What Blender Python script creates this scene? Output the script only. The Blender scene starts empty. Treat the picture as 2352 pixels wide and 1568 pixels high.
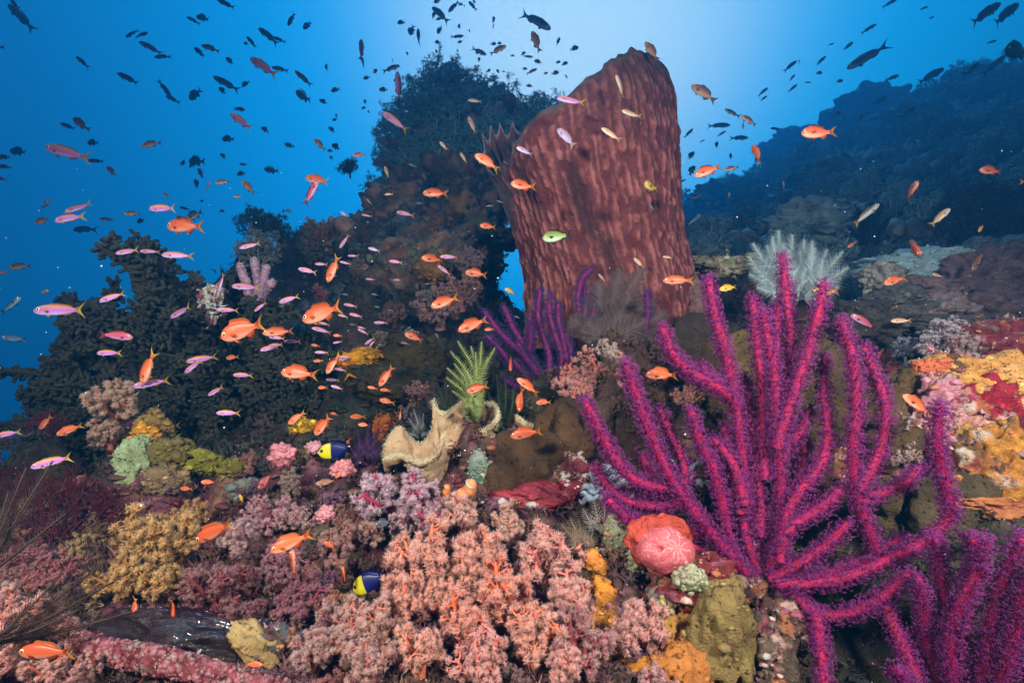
import bpy, bmesh, math, random
import numpy as np
from mathutils import Vector, Matrix

# ------------------------------------------------------------------ camera, water light, sun, strobes
sc = bpy.context.scene
col = sc.collection
FD = 1286.3                                            # focal length in the units used for measuring the picture

cam_data = bpy.data.cameras.new("camera")
cam_data.sensor_width = 36.0
cam_data.lens = 19.69
cam_data.clip_start = 0.02
cam_data.clip_end = 200
cam = bpy.data.objects.new("camera", cam_data)
cam.rotation_euler = (math.radians(90), 0, 0)
col.objects.link(cam)
sc.camera = cam


def C(r, g, b):
    f = lambda x: (x / 255 / 12.92) if x / 255 <= .04045 else ((x / 255 + .055) / 1.055) ** 2.4
    return (f(r), f(g), f(b))


SUN_EL, SUN_AZ = math.radians(58), math.radians(8)     # the sun stands above and beyond the sponge
SUN_DIR = Vector((math.sin(SUN_AZ) * math.cos(SUN_EL), math.cos(SUN_AZ) * math.cos(SUN_EL), math.sin(SUN_EL)))

world = bpy.data.worlds.new("World")
sc.world = world
world.use_nodes = True
wn, wl = world.node_tree.nodes, world.node_tree.links
wn.clear()
w_out = wn.new("ShaderNodeOutputWorld")
w_bg = wn.new("ShaderNodeBackground")
w_tc = wn.new("ShaderNodeTexCoord")
w_nrm = wn.new("ShaderNodeVectorMath"); w_nrm.operation = 'NORMALIZE'
w_dot = wn.new("ShaderNodeVectorMath"); w_dot.operation = 'DOT_PRODUCT'
w_dot.inputs[1].default_value = Vector((.115, 1, .62)).normalized()
w_ramp = wn.new("ShaderNodeValToRGB")
w_ramp.color_ramp.interpolation = 'B_SPLINE'
stops = [(0.0, (0, 20, 42)), (.35, (0, 40, 84)), (.60, (0, 62, 112)), (.74, (0, 90, 158)), (.83, (0, 118, 196)),
         (.89, (0, 140, 228)), (.925, (36, 154, 240)), (.953, (104, 176, 250)), (.978, (184, 206, 255)), (1.0, (228, 228, 255))]
el = w_ramp.color_ramp.elements
while len(el) > 1:
    el.remove(el[-1])
el[0].position = 0
el[0].color = (*C(*stops[0][1]), 1)
for p_, c_ in stops[1:]:
    e_ = el.new(p_)
    e_.color = (*C(*c_), 1)
w_sky = wn.new("ShaderNodeTexSky")
w_sky.sky_type = 'NISHITA'
w_sky.sun_disc = False
w_sky.sun_elevation = SUN_EL
w_sky.sun_rotation = SUN_AZ
w_filter = wn.new("ShaderNodeMix"); w_filter.data_type = 'RGBA'; w_filter.blend_type = 'MULTIPLY'
w_filter.inputs[0].default_value = 1.0
w_filter.inputs[7].default_value = (0.0, .004, .012, 1)   # what metres of sea water leave of the sky's light
w_gain = wn.new("ShaderNodeMix"); w_gain.data_type = 'RGBA'; w_gain.blend_type = 'ADD'
w_gain.inputs[0].default_value = 1.0
wl.new(w_tc.outputs['Generated'], w_nrm.inputs[0])
wl.new(w_nrm.outputs[0], w_dot.inputs[0])
wl.new(w_dot.outputs['Value'], w_ramp.inputs[0])
wl.new(w_sky.outputs[0], w_filter.inputs[6])
wl.new(w_ramp.outputs[0], w_gain.inputs[6])
wl.new(w_filter.outputs[2], w_gain.inputs[7])
w_tint = wn.new("ShaderNodeMix"); w_tint.data_type = 'RGBA'; w_tint.blend_type = 'MULTIPLY'
w_tint.clamp_result = False
w_tint.inputs[0].default_value = 1.0
w_tint.inputs[7].default_value = (1.30, 1.0, 1.05, 1)     # the glow before the water between takes its red away
wl.new(w_gain.outputs[2], w_tint.inputs[6])
wl.new(w_tint.outputs[2], w_bg.inputs[0])
w_bg.inputs[1].default_value = 1.5
wl.new(w_bg.outputs[0], w_out.inputs[0])

sun_data = bpy.data.lights.new("sun", 'SUN')
sun_data.energy = 1.35
sun_data.angle = math.radians(14)
sun_data.color = (.36, .64, 1.0)
sun = bpy.data.objects.new("sun", sun_data)
sun.rotation_euler = SUN_DIR.to_track_quat('Z', 'Y').to_euler()
col.objects.link(sun)


def strobe(x, y, z, aim, watts, size=115):
    """One of the two flash heads held out beside the camera: the photograph is flash-lit, its light falls off with distance."""
    d = bpy.data.lights.new("strobe", 'SPOT')
    d.energy = watts
    d.spot_size = math.radians(size)
    d.spot_blend = .85
    d.shadow_soft_size = .07
    d.color = (1.0, .93, .84)
    o = bpy.data.objects.new("strobe", d)
    o.location = (x, y, z)
    o.rotation_euler = (Vector(aim) - Vector((x, y, z))).to_track_quat('-Z', 'Y').to_euler()
    col.objects.link(o)


strobe(-.62, -.12, .42, (-.22, 1.2, -.12), 118, 106)
strobe(.66, -.12, .44, (.42, 1.2, -.22), 135, 104)

sc.view_settings.view_transform = 'Standard'
sc.view_settings.look = 'None'
sc.view_settings.exposure = 0
sc.view_settings.gamma = 1
sc.cycles.max_bounces = 5
sc.cycles.diffuse_bounces = 2
sc.cycles.glossy_bounces = 2
sc.cycles.transmission_bounces = 2
sc.cycles.transparent_max_bounces = 6
sc.cycles.volume_bounces = 0
sc.cycles.use_denoising = True
sc.cycles.sample_clamp_indirect = 4
sc.cycles.caustics_reflective = False
sc.cycles.caustics_refractive = False

# ------------------------------------------------------------------ numpy helpers
rng = np.random.default_rng(11)


def unit(a):
    a = np.asarray(a, float)
    return a / np.maximum(np.linalg.norm(a, axis=-1, keepdims=True), 1e-9)


def P(dx, dy, d):
    """The point at distance d straight ahead that is seen at (dx, dy) of the photograph."""
    return np.array(((dx - 1176) / FD * d, d, (784 - dy) / FD * d))


def hashf(ix, iy, iz, s=0):
    h = (ix.astype(np.int64) * 374761393 + iy.astype(np.int64) * 668265263 + iz.astype(np.int64) * 1274126177 + s * 974634777) & 0xffffffff
    h = ((h ^ (h >> 13)) * 1103515245) & 0xffffffff
    h = ((h ^ (h >> 16)) * 69069) & 0xffffffff
    return ((h ^ (h >> 15)) & 0xffffff) / float(0xffffff)


def vnoise(p, s=0):
    p = np.asarray(p, float)
    i = np.floor(p)
    f = p - i
    f = f * f * f * (f * (f * 6 - 15) + 10)
    i = i.astype(np.int64)
    x, y, z = i[..., 0], i[..., 1], i[..., 2]
    r = 0
    for a in (0, 1):
        for b in (0, 1):
            for c in (0, 1):
                w = (f[..., 0] if a else 1 - f[..., 0]) * (f[..., 1] if b else 1 - f[..., 1]) * (f[..., 2] if c else 1 - f[..., 2])
                r = r + w * hashf(x + a, y + b, z + c, s)
    return r * 2 - 1


def fbm(p, octv=4, s=0, gain=.5):
    p = np.asarray(p, float)
    r, a = 0, 1.0
    for k in range(octv):
        r = r + a * vnoise(p * (2.03 ** k) + 17.3 * k, s + k)
        a *= gain
    return r


def worley(p, s=0):
    """(distance to the nearest seed, that seed's random number) of each point."""
    i = np.floor(p).astype(np.int64)
    best = np.full(p.shape[0], 9.0)
    bid = np.zeros(p.shape[0])
    for a in (-1, 0, 1):
        for b in (-1, 0, 1):
            for c in (-1, 0, 1):
                x, y, z = i[:, 0] + a, i[:, 1] + b, i[:, 2] + c
                q = np.stack((x + hashf(x, y, z, s + 1), y + hashf(x, y, z, s + 2), z + hashf(x, y, z, s + 3)), -1)
                dd = ((q - p) ** 2).sum(-1)
                m = dd < best
                best[m] = dd[m]
                bid[m] = hashf(x, y, z, s + 4)[m]
    return np.sqrt(best), bid


_ico = {}


def ico(n):
    if n not in _ico:
        bm = bmesh.new()
        bmesh.ops.create_icosphere(bm, subdivisions=n, radius=1)
        bm.verts.index_update()
        _ico[n] = (np.array([v.co[:] for v in bm.verts]), np.array([[v.index for v in f.verts] for f in bm.faces]))
        bm.free()
    return _ico[n]


class MB:
    """Collects faces and links them as one mesh object. tip: 0..1 along a polyp or fish; pig: pigment colour per vertex."""

    def __init__(s):
        s.v, s.f, s.t, s.p, s.n = [], [], [], [], 0

    def add(s, v, f, m=0, tip=0.0, pig=None):
        v = np.asarray(v, float).reshape(-1, 3)
        f = np.asarray(f, np.int64)
        s.v.append(v)
        s.f.append((f + s.n, m))
        s.t.append(np.broadcast_to(np.asarray(tip, float), (len(v),)))
        s.p.append(np.broadcast_to(np.asarray((1, 1, 1) if pig is None else pig, float), (len(v), 3)))
        s.n += len(v)

    def tube(s, pts, rad, k=8, m=0, tip=None, cap=True, pig=None, ripple=0.0):
        pts = np.asarray(pts, float)
        rad = np.broadcast_to(np.asarray(rad, float), (len(pts),)).copy()
        if cap:                                          # rounded end
            dr = unit(pts[-1] - pts[-2])
            pts = np.vstack((pts, pts[-1] + dr * rad[-1] * .6, pts[-1] + dr * rad[-1] * .95))
            rad = np.append(rad, (rad[-1] * .75, rad[-1] * .2))
        n = len(pts)
        tg = unit(np.gradient(pts, axis=0))
        a = np.cross(tg[0], (0.31, .2, .93))
        a = unit(a)
        ring = np.arange(k) * 2 * math.pi / k
        V = np.zeros((n, k, 3))
        for i in range(n):
            a = unit(a - tg[i] * a.dot(tg[i]))
            b = np.cross(tg[i], a)
            V[i] = pts[i] + rad[i] * (np.cos(ring)[:, None] * a + np.sin(ring)[:, None] * b)
        i, j = np.meshgrid(np.arange(n - 1), np.arange(k), indexing='ij')
        j2 = (j + 1) % k
        F = np.stack((i * k + j, i * k + j2, (i + 1) * k + j2, (i + 1) * k + j), -1).reshape(-1, 4)
        if ripple:
            V += ripple * vnoise(V.reshape(-1, 3) * 170).reshape(n, k, 1) * (V - pts[:, None, :]) / rad[:, None, None]
        t = np.repeat(np.linspace(0, 1, n) if tip is None else np.full(n, tip), k)
        s.add(V.reshape(-1, 3), F, m, t, pig)
        if cap:
            s.f.append((np.array([[s.n - k + q for q in range(k)]]), m))

    def spikes(s, o, d, L, w, m=0, pig=None, t0=0.0, t1=1.0):
        """Many thin three-sided thorns at once."""
        o, d = np.asarray(o, float), unit(d)
        n = len(o)
        L = np.broadcast_to(np.asarray(L, float), (n,))[:, None]
        w = np.broadcast_to(np.asarray(w, float), (n,))[:, None]
        a = unit(np.cross(d, unit(rng.normal(size=(n, 3)))))
        b = np.cross(d, a)
        V = np.stack((o + a * w, o - a * w * .5 + b * w * .87, o - a * w * .5 - b * w * .87, o + d * L), 1)
        q = np.arange(n)[:, None] * 4
        F = np.concatenate((q + [0, 1, 3], q + [1, 2, 3], q + [2, 0, 3]))
        pg = None if pig is None else np.repeat(np.broadcast_to(pig, (n, 3)), 4, 0)
        s.add(V.reshape(-1, 3), F, m, np.tile((t0, t0, t0, t1), n), pg)

    def stars(s, o, nrm, size, arms=7, lift=.55, w=.12, m=0, pig=None):
        """Open polyps: a ring of thin tentacles round each origin."""
        o, nrm = np.asarray(o, float), unit(nrm)
        n = len(o)
        size = np.broadcast_to(np.asarray(size, float), (n,))
        a = unit(np.cross(nrm, unit(rng.normal(size=(n, 3)))))
        b = np.cross(nrm, a)
        ang = np.arange(arms) * 2 * math.pi / arms + rng.uniform(-.3, .3, (n, arms))
        d = np.cos(ang)[..., None] * a[:, None] + np.sin(ang)[..., None] * b[:, None]
        lf = lift + rng.uniform(-.25, .25, (n, arms, 1))
        d = unit(d * (1 - np.minimum(np.abs(lf), .9) * .5) + nrm[:, None] * lf)
        O = np.repeat(o[:, None], arms, 1)
        S = size[:, None] * rng.uniform(.7, 1.15, (n, arms))
        pg = None if pig is None else np.repeat(np.broadcast_to(pig, (n, 3)), arms, 0)
        s.spikes(O.reshape(-1, 3), d.reshape(-1, 3), S.ravel(), (S * w).ravel(), m, pg)

    def balls(s, o, r, n=1, m=0, pig=None, squash=None, rough=0.0):
        v, f = ico(n)
        o = np.asarray(o, float)
        k = len(o)
        r = np.asarray(r, float)
        r = np.broadcast_to(r[:, None] if r.ndim == 1 else r, (k, 3))
        V = v[None] * r[:, None, :]
        if rough:
            V = V * (1 + rough * rng.normal(size=(k, len(v), 1)))
        V = V + o[:, None]
        F = f[None] + (np.arange(k) * len(v))[:, None, None]
        pg = None if pig is None else np.repeat(np.broadcast_to(pig, (k, 3)), len(v), 0)
        s.add(V.reshape(-1, 3), F.reshape(-1, 3), m, np.tile((v[:, 2] + 1) / 2, k), pg)

    def mesh(s, name, mats, origin=(0, 0, 0), smooth=True):
        me = bpy.data.meshes.new(name)
        V = np.vstack(s.v) - np.asarray(origin, float)
        me.vertices.add(len(V))
        me.vertices.foreach_set("co", V.astype(np.float32).ravel())
        loops = np.concatenate([f.ravel() for f, _ in s.f])
        tot = np.concatenate([np.full(len(f), f.shape[1]) for f, _ in s.f])
        mi = np.concatenate([np.full(len(f), m) for f, m in s.f])
        me.loops.add(len(loops))
        me.loops.foreach_set("vertex_index", loops.astype(np.int32))
        me.polygons.add(len(tot))
        me.polygons.foreach_set("loop_start", np.concatenate(([0], np.cumsum(tot)[:-1])).astype(np.int32))
        me.polygons.foreach_set("material_index", mi.astype(np.int32))
        me.polygons.foreach_set("use_smooth", np.full(len(tot), smooth))
        me.attributes.new("tip", 'FLOAT', 'POINT').data.foreach_set("value", np.concatenate(s.t).astype(np.float32))
        pg = np.vstack(s.p)
        if not np.all(pg == 1):
            pc = np.ones((len(V), 4), np.float32)
            pc[:, :3] = pg
            me.attributes.new("pig", 'FLOAT_COLOR', 'POINT').data.foreach_set("color", pc.ravel())
        for x in (mats if isinstance(mats, (list, tuple)) else [mats]):
            me.materials.append(x)
        me.update(calc_edges=True)
        return me

    def build(s, name, mats, parent=None, origin=(0, 0, 0), smooth=True):
        return link(name, s.mesh(name, mats, origin, smooth), parent, origin)


def link(name, me, parent=None, loc=(0, 0, 0)):
    o = bpy.data.objects.new(name, me)
    if parent is None:
        o.location = loc
    else:
        o.parent = parent
    col.objects.link(o)
    return o


def tag(o, label, cat, group=None, kind=None):
    o["label"] = label
    o["category"] = cat
    if group:
        o["group"] = group
    if kind:
        o["kind"] = kind
    return o


def thing(name, label, cat, loc=(0, 0, 0), group=None):
    o = bpy.data.objects.new(name, None)
    o.empty_display_size = .05
    o.location = loc
    col.objects.link(o)
    return tag(o, label, cat, group)


# ------------------------------------------------------------------ materials
def mat(name, base=(.5, .5, .5), var=None, scale=30, rough=.65, bump=0.0, bscale=90, src='const', tipc=None, tipamt=1.0,
        glow_through=0.0, spec=.3, contrast=(.35, .65), pores=0.0, pscale=60, speck=None, sscale=160, spk=.68, coat=0.0):
    m = bpy.data.materials.new(name)
    m.use_nodes = True
    N, L = m.node_tree.nodes, m.node_tree.links
    b = N["Principled BSDF"]
    b.inputs["Roughness"].default_value = rough
    b.inputs["Specular IOR Level"].default_value = spec
    b.inputs["Coat Weight"].default_value = coat
    tc = N.new("ShaderNodeTexCoord").outputs["Object"]

    def noise(sc_, det=4, r=.6):
        n = N.new("ShaderNodeTexNoise")
        n.inputs["Scale"].default_value = sc_
        n.inputs["Detail"].default_value = det
        n.inputs["Roughness"].default_value = r
        L.new(tc, n.inputs["Vector"])
        return n.outputs["Fac"]

    def mix(a, c, fac, blend='MIX'):
        x = N.new("ShaderNodeMix")
        x.data_type = 'RGBA'
        x.blend_type = blend
        for sock, v in ((x.inputs[0], fac), (x.inputs[6], a), (x.inputs[7], c)):
            if isinstance(v, (int, float)):
                sock.default_value = v
            elif isinstance(v, tuple):
                sock.default_value = (*v, 1)
            else:
                L.new(v, sock)
        return x.outputs[2]

    def stretch(v, lo, hi):
        r = N.new("ShaderNodeMapRange")
        r.inputs[1].default_value, r.inputs[2].default_value = lo, hi
        L.new(v, r.inputs[0])
        return r.outputs[0]

    def attr(n_):
        a = N.new("ShaderNodeAttribute")
        a.attribute_name = n_
        return a

    c = base
    if src == 'pig':
        c = attr("pig").outputs["Color"]
    elif src == 'obj':
        c = N.new("ShaderNodeObjectInfo").outputs["Color"]
    elif src == 'both':
        c = mix(N.new("ShaderNodeObjectInfo").outputs["Color"], attr("pig").outputs["Color"], 1.0, 'MULTIPLY')
    if var is not None:
        f = stretch(noise(scale), *contrast)
        c = mix(c, var, f) if src == 'const' else mix(c, mix(c, var, 1.0, 'MULTIPLY'), f)
    if tipc is not None:
        t = attr("tip").outputs["Fac"]
        mm = N.new("ShaderNodeMath")
        mm.operation = 'MULTIPLY'
        mm.inputs[1].default_value = tipamt
        L.new(t, mm.inputs[0])
        c = mix(c, tipc, mm.outputs[0])
    if speck is not None:
        c = mix(c, speck, stretch(noise(sscale, 2, .5), spk, spk + .05))
    hgt = None
    if bump:
        hgt = noise(bscale, 5, .65)
        if pores:
            vo = N.new("ShaderNodeTexVoronoi")
            vo.inputs["Scale"].default_value = pscale
            L.new(tc, vo.inputs["Vector"])
            pr = stretch(vo.outputs["Distance"], .12, .3)
            ad = N.new("ShaderNodeMath")
            ad.operation = 'MULTIPLY_ADD'
            ad.inputs[1].default_value = pores
            L.new(pr, ad.inputs[0])
            L.new(hgt, ad.inputs[2])
            hgt = ad.outputs[0]
            c = mix(mix(c, (.35, .3, .3), 1.0, 'MULTIPLY'), c, pr)
        bn = N.new("ShaderNodeBump")
        bn.inputs["Strength"].default_value = bump
        bn.inputs["Distance"].default_value = .01
        L.new(hgt, bn.inputs["Height"])
        L.new(bn.outputs[0], b.inputs["Normal"])
    if isinstance(c, tuple):
        b.inputs["Base Color"].default_value = (*c, 1)
    else:
        L.new(c, b.inputs["Base Color"])
    if glow_through:                                     # thin living tissue lets light through
        tr = N.new("ShaderNodeBsdfTranslucent")
        if isinstance(c, tuple):
            tr.inputs[0].default_value = (*c, 1)
        else:
            L.new(c, tr.inputs[0])
        ms = N.new("ShaderNodeMixShader")
        ms.inputs[0].default_value = glow_through
        L.new(b.outputs[0], ms.inputs[1])
        L.new(tr.outputs[0], ms.inputs[2])
        L.new(ms.outputs[0], N["Material Output"].inputs[0])
    return m


M = {
    'ground': mat("reef_rock", src='pig', var=(.35, .32, .34), scale=55, bump=.9, bscale=110, rough=.75, speck=(.4, .36, .34), sscale=190, spk=.73),
    'growth': mat("encrusting_life", src='pig', var=(.5, .45, .5), scale=140, rough=.6, bump=.5, bscale=300),
    'polyp': mat("open_polyps", src='obj', var=(.85, .68, .62), scale=9, tipc=(.93, .74, .70), tipamt=.78, glow_through=.35, rough=.5),
    'polyp_dark': mat("dusky_polyps", src='obj', var=(.8, .6, .58), scale=12, tipc=(.70, .48, .50), tipamt=.55, glow_through=.3, rough=.5),
    'mottle': mat("mottled_crust", src='pig', var=(.5, .42, .42), scale=60, bump=1.0, bscale=170, rough=.72, speck=(.55, .47, .44), sscale=170, spk=.71),
    'polyp_gold': mat("golden_polyps", src='obj', var=(.8, .7, .6), scale=9, tipc=(.80, .62, .36), tipamt=.6, glow_through=.3, rough=.5),
    'bead': mat("closed_polyps", src='obj', var=(.6, .42, .45), scale=60, glow_through=.2, rough=.45, tipc=(.8, .55, .55), tipamt=.25),
    'stalk': mat("fleshy_stalk", src='obj', var=(.75, .5, .45), scale=50, bump=.3, bscale=260, glow_through=.25, rough=.45),
    'sponge_lump': mat("sponge_skin", src='obj', var=(.55, .5, .45), scale=26, bump=.8, bscale=230, rough=.85, pores=.35, pscale=95, speck=(.5, .4, .3), sscale=260, spk=.74),
    'crust': mat("coralline_crust", src='obj', var=(.55, .3, .36), scale=38, bump=1.0, bscale=150, rough=.7, speck=(.55, .46, .44), sscale=120, spk=.70),
    'glossy': mat("wet_smooth_skin", src='obj', var=(.5, .4, .45), scale=30, bump=.6, bscale=160, rough=.42, spec=.4),
    'wet': mat("wet_dark_skin", src='obj', var=(.5, .4, .45), scale=30, bump=1.0, bscale=70, rough=.10, spec=.6, coat=.5),
    'barrel': mat("barrel_sponge_skin", src='pig', var=(.62, .5, .5), scale=24, bump=.8, bscale=130, rough=.85, speck=(.25, .12, .12), sscale=70, spk=.70),
    'whip': mat("whip_core", src='obj', var=(.62, .5, .7), scale=70, bump=.4, bscale=400, rough=.5),
    'whip_polyp': mat("whip_polyps", src='both', tipc=(.50, .28, .62), tipamt=.55, glow_through=.35, rough=.5),
    'black': mat("tree_coral_skin", (.013, .014, .011), (.034, .030, .018), scale=24, bump=.4, bscale=220, rough=.8),
    'feather': mat("feathery_hydroid", src='obj', rough=.7, glow_through=.2),
    'bush': mat("feathery_bush", src='obj', var=(.6, .6, .62), scale=9, rough=.8, glow_through=.3),
    'outcrop': mat("outcrop_rock", src='pig', var=(.35, .35, .38), scale=14, bump=.9, bscale=60, rough=.85, speck=(.28, .26, .25), sscale=46, spk=.69),
}
# ------------------------------------------------------------------ the reef slope
UT = np.array([-1.7, -.9, -.64, -.45, -.3, -.16, -.07, -.02, .06, .15, .3, .5, .7, .9, 1.7])
DT = np.array([.3, .45, .6, .8, 1.0, 1.2, 1.5, 1.8, 2.2, 2.6, 3.5, 6, 9.5, 12])
PYT = np.array([
    [2700, 2150, 1800, 1600, 1500, 1500, 1650, 1800, 1900, 2000, 2000, 1900, 1800, 1750],
    [2700, 2120, 1750, 1480, 1330, 1290, 1450, 1600, 1750, 1850, 1900, 1800, 1750, 1700],
    [2750, 2150, 1770, 1480, 1290, 1170, 1150, 1230, 1400, 1550, 1700, 1700, 1650, 1650],
    [2750, 2150, 1770, 1460, 1270, 1140, 1050, 960, 800, 690, 1200, 1500, 1550, 1600],
    [2750, 2150, 1770, 1460, 1270, 1130, 1010, 860, 690, 560, 690, 1200, 1500, 1550],
    [2750, 2150, 1770, 1470, 1270, 1130, 1000, 880, 690, 500, 580, 1100, 1450, 1500],
    [2750, 2150, 1780, 1480, 1280, 1140, 1000, 900, 760, 640, 700, 1100, 1400, 1500],
    [2750, 2150, 1790, 1490, 1290, 1150, 1010, 920, 810, 790, 950, 1100, 1200, 1300],
    [2750, 2150, 1790, 1490, 1290, 1150, 1010, 920, 830, 820, 950, 1000, 1000, 1000],
    [2750, 2170, 1820, 1500, 1280, 1130, 990, 900, 830, 800, 850, 800, 760, 740],
    [2800, 2250, 1900, 1560, 1280, 1100, 920, 800, 700, 660, 660, 640, 590, 560],
    [2850, 2450, 2250, 1900, 1420, 1050, 890, 810, 730, 670, 590, 510, 430, 380],
    [2850, 2450, 2250, 1880, 1320, 950, 850, 800, 730, 655, 530, 410, 310, 260],
    [2800, 2400, 2100, 1620, 1120, 880, 800, 770, 700, 620, 450, 310, 205, 160],
    [2400, 1800, 1450, 1050, 850, 740, 650, 560, 480, 400, 280, 150, 60, 20]], float)
_uf = np.linspace(-1.7, 1.7, 341)
_sf = np.linspace(math.log(.3), math.log(12), 200)
_t = np.array([np.interp(_sf, np.log(DT), r) for r in PYT])
_t = np.array([np.interp(_uf, UT, _t[:, k]) for k in range(len(_sf))]).T
for _ in range(3):
    for ax, w in ((0, 4), (1, 3)):
        pad = [(0, 0), (0, 0)]
        pad[ax] = (w, w)
        q = np.pad(_t, pad, mode='edge')
        cs = np.cumsum(q, axis=ax)
        cs = np.concatenate((np.zeros_like(cs.take([0], ax)), cs), ax)
        n_ = _t.shape[ax]
        _t = (cs.take(range(2 * w + 1, 2 * w + 1 + n_), ax) - cs.take(range(n_), ax)) / (2 * w + 1)


BUMPS = [
    (-0.028, 0.971, -0.289, 0.034), (0.096, 1.017, -0.233, 0.034), (0.133, 1.058, -0.243, 0.027), (0.454, 1.049, -0.176, 0.055), (0.557, 1.020, -0.181, 0.052), (0.735, 0.996, -0.128, 0.035),
    (0.765, 0.989, -0.126, 0.026), (0.680, 0.982, -0.242, 0.040), (0.698, 0.855, -0.329, 0.041), (0.630, 0.922, -0.313, 0.042), (0.440, 1.352, -0.062, 0.063), (0.804, 0.971, -0.104, 0.057),
    (0.823, 0.949, -0.119, 0.038), (0.739, 0.981, -0.086, 0.018), (0.823, 1.023, -0.101, 0.041), (0.721, 0.952, -0.212, 0.036), (0.697, 0.960, -0.184, 0.019), (0.784, 0.933, -0.160, 0.031),
    (0.814, 0.918, -0.190, 0.027), (0.734, 0.923, -0.211, 0.032), (0.750, 0.901, -0.218, 0.044), (0.773, 0.888, -0.203, 0.032), (0.721, 0.856, -0.250, 0.039), (0.760, 0.849, -0.276, 0.026),
    (1.085, 1.192, -0.005, 0.044), (-0.021, 0.924, -0.272, 0.025), (0.109, 0.939, -0.262, 0.026), (0.094, 0.960, -0.244, 0.021), (0.175, 0.833, -0.335, 0.019), (-0.054, 0.972, -0.264, 0.022),
    (0.326, 0.840, -0.390, 0.032), (-0.144, 0.979, -0.241, 0.044), (-0.050, 1.025, -0.197, 0.015), (0.068, 1.057, -0.191, 0.037), (0.243, 1.261, -0.003, 0.073), (0.131, 0.849, -0.300, 0.016),
    (0.107, 0.829, -0.308, 0.017), (-0.070, 1.038, -0.144, 0.013), (-0.013, 1.031, -0.175, 0.022), (-0.125, 1.127, -0.163, 0.013), (-0.178, 1.064, -0.209, 0.008), (-0.057, 0.986, -0.216, 0.008),
    (-0.258, 1.000, -0.219, 0.017), (-1.027, 2.283, 0.410, 0.039), (-0.953, 2.350, 0.414, 0.036), (0.713, 0.818, -0.251, 0.030), (0.041, 0.932, -0.270, 0.046), (-0.057, 0.949, -0.235, 0.010),
    (0.156, 0.806, -0.302, 0.013), (0.175, 0.801, -0.335, 0.008), (-0.688, 1.030, -0.243, 0.018), (-0.697, 1.023, -0.262, 0.013), (0.147, 0.894, -0.256, 0.024), (0.293, 0.923, -0.263, 0.020),
    (0.525, 1.597, 0.080, 0.030), (-0.075, 0.876, -0.250, 0.010), (-0.105, 0.898, -0.243, 0.008), (-0.402, 0.976, -0.217, 0.009), (-0.362, 1.020, -0.203, 0.009), (-0.291, 0.959, -0.227, 0.012),
    (-0.299, 0.888, -0.284, 0.008), (-1.006, 1.200, -0.204, 0.038), (-0.983, 1.049, -0.312, 0.009), (-0.785, 1.094, -0.218, 0.008), (0.202, 1.142, -0.145, 0.026), (0.122, 1.120, -0.120, 0.018),
    (0.199, 1.133, -0.054, 0.008), (0.319, 1.006, -0.118, 0.010), (0.874, 1.147, -0.040, 0.008), (0.884, 1.122, -0.036, 0.008), (0.880, 1.601, 0.163, 0.008), (0.844, 1.582, 0.171, 0.008),
    (-0.336, 1.451, -0.016, 0.008), (-0.256, 1.475, -0.003, 0.008), (-0.501, 1.829, 0.212, 0.012), (-0.192, 1.122, -0.124, 0.008), (-0.207, 1.100, -0.173, 0.010), (-0.380, 1.417, -0.053, 0.025),
    (-0.397, 1.404, -0.065, 0.016), (-0.422, 1.150, -0.181, 0.013), (-0.708, 1.100, -0.198, 0.018), (-0.696, 1.062, -0.190, 0.012), (-0.638, 1.047, -0.234, 0.023), (-0.513, 1.018, -0.241, 0.017),
    (-0.259, 1.148, -0.195, 0.018), (-0.616, 1.001, -0.265, 0.022), (-0.471, 0.981, -0.279, 0.016), (0.058, 1.259, -0.087, 0.060), (0.719, 1.936, 0.228, 0.040),
]


def ground_z(x, y, fine=True):
    x, y = np.asarray(x, float), np.asarray(y, float)
    yy = np.clip(y, .3, 12)
    fu = np.clip((x / yy + 1.7) / .01, 0, 339.99)
    fs = np.clip((np.log(yy) - _sf[0]) / (_sf[1] - _sf[0]), 0, 198.99)
    i, j = fu.astype(int), fs.astype(int)
    a, b = fu - i, fs - j
    py = (_t[i, j] * (1 - a) + _t[i + 1, j] * a) * (1 - b) + (_t[i, j + 1] * (1 - a) + _t[i + 1, j + 1] * a) * b
    z = -(py - 853.5) / 1400 * yy
    p = np.stack((x, y, z * 0), -1)
    amp = .030 * np.clip(yy, .5, 3) + .03 * np.clip(yy - 3, 0, 3)
    z = z + amp * fbm(p * 4.2, 4, 3) + .35 * amp * np.abs(fbm(p * 13, 3, 9))
    for bx, by, bz, br in BUMPS:                        # shoulders of rock that carry the things standing proud of the slope
        m = (np.abs(x - bx) < br + .35) & (np.abs(y - by) < br + .35)
        if np.any(m):
            q = bz - 1.5 * np.clip(np.hypot(x - bx, y - by) - br * .75, 0, None)
            z = np.where(m & (q > z), q, z)
    if fine:
        z = z + .010 * np.clip(yy, .5, 2.5) * fbm(p * 46, 3, 21)
    return z


def hit(dx, dy, dmax=11.5):
    """Where the sight line through (dx, dy) first meets the reef slope."""
    d = np.linspace(.35, dmax, 1600)
    x, z = (dx - 1176) / FD * d, (784 - dy) / FD * d
    g = ground_z(x, d, False)
    k = np.nonzero(g >= z)[0]
    k = k[0] if len(k) else int(np.argmin(z - g))
    return np.array((x[k], d[k], g[k]))


def normal_at(x, y):
    e = .02
    return unit(np.array((ground_z(x - e, y, False) - ground_z(x + e, y, False), ground_z(x, y - e, False) - ground_z(x, y + e, False), 2 * e)))


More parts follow.
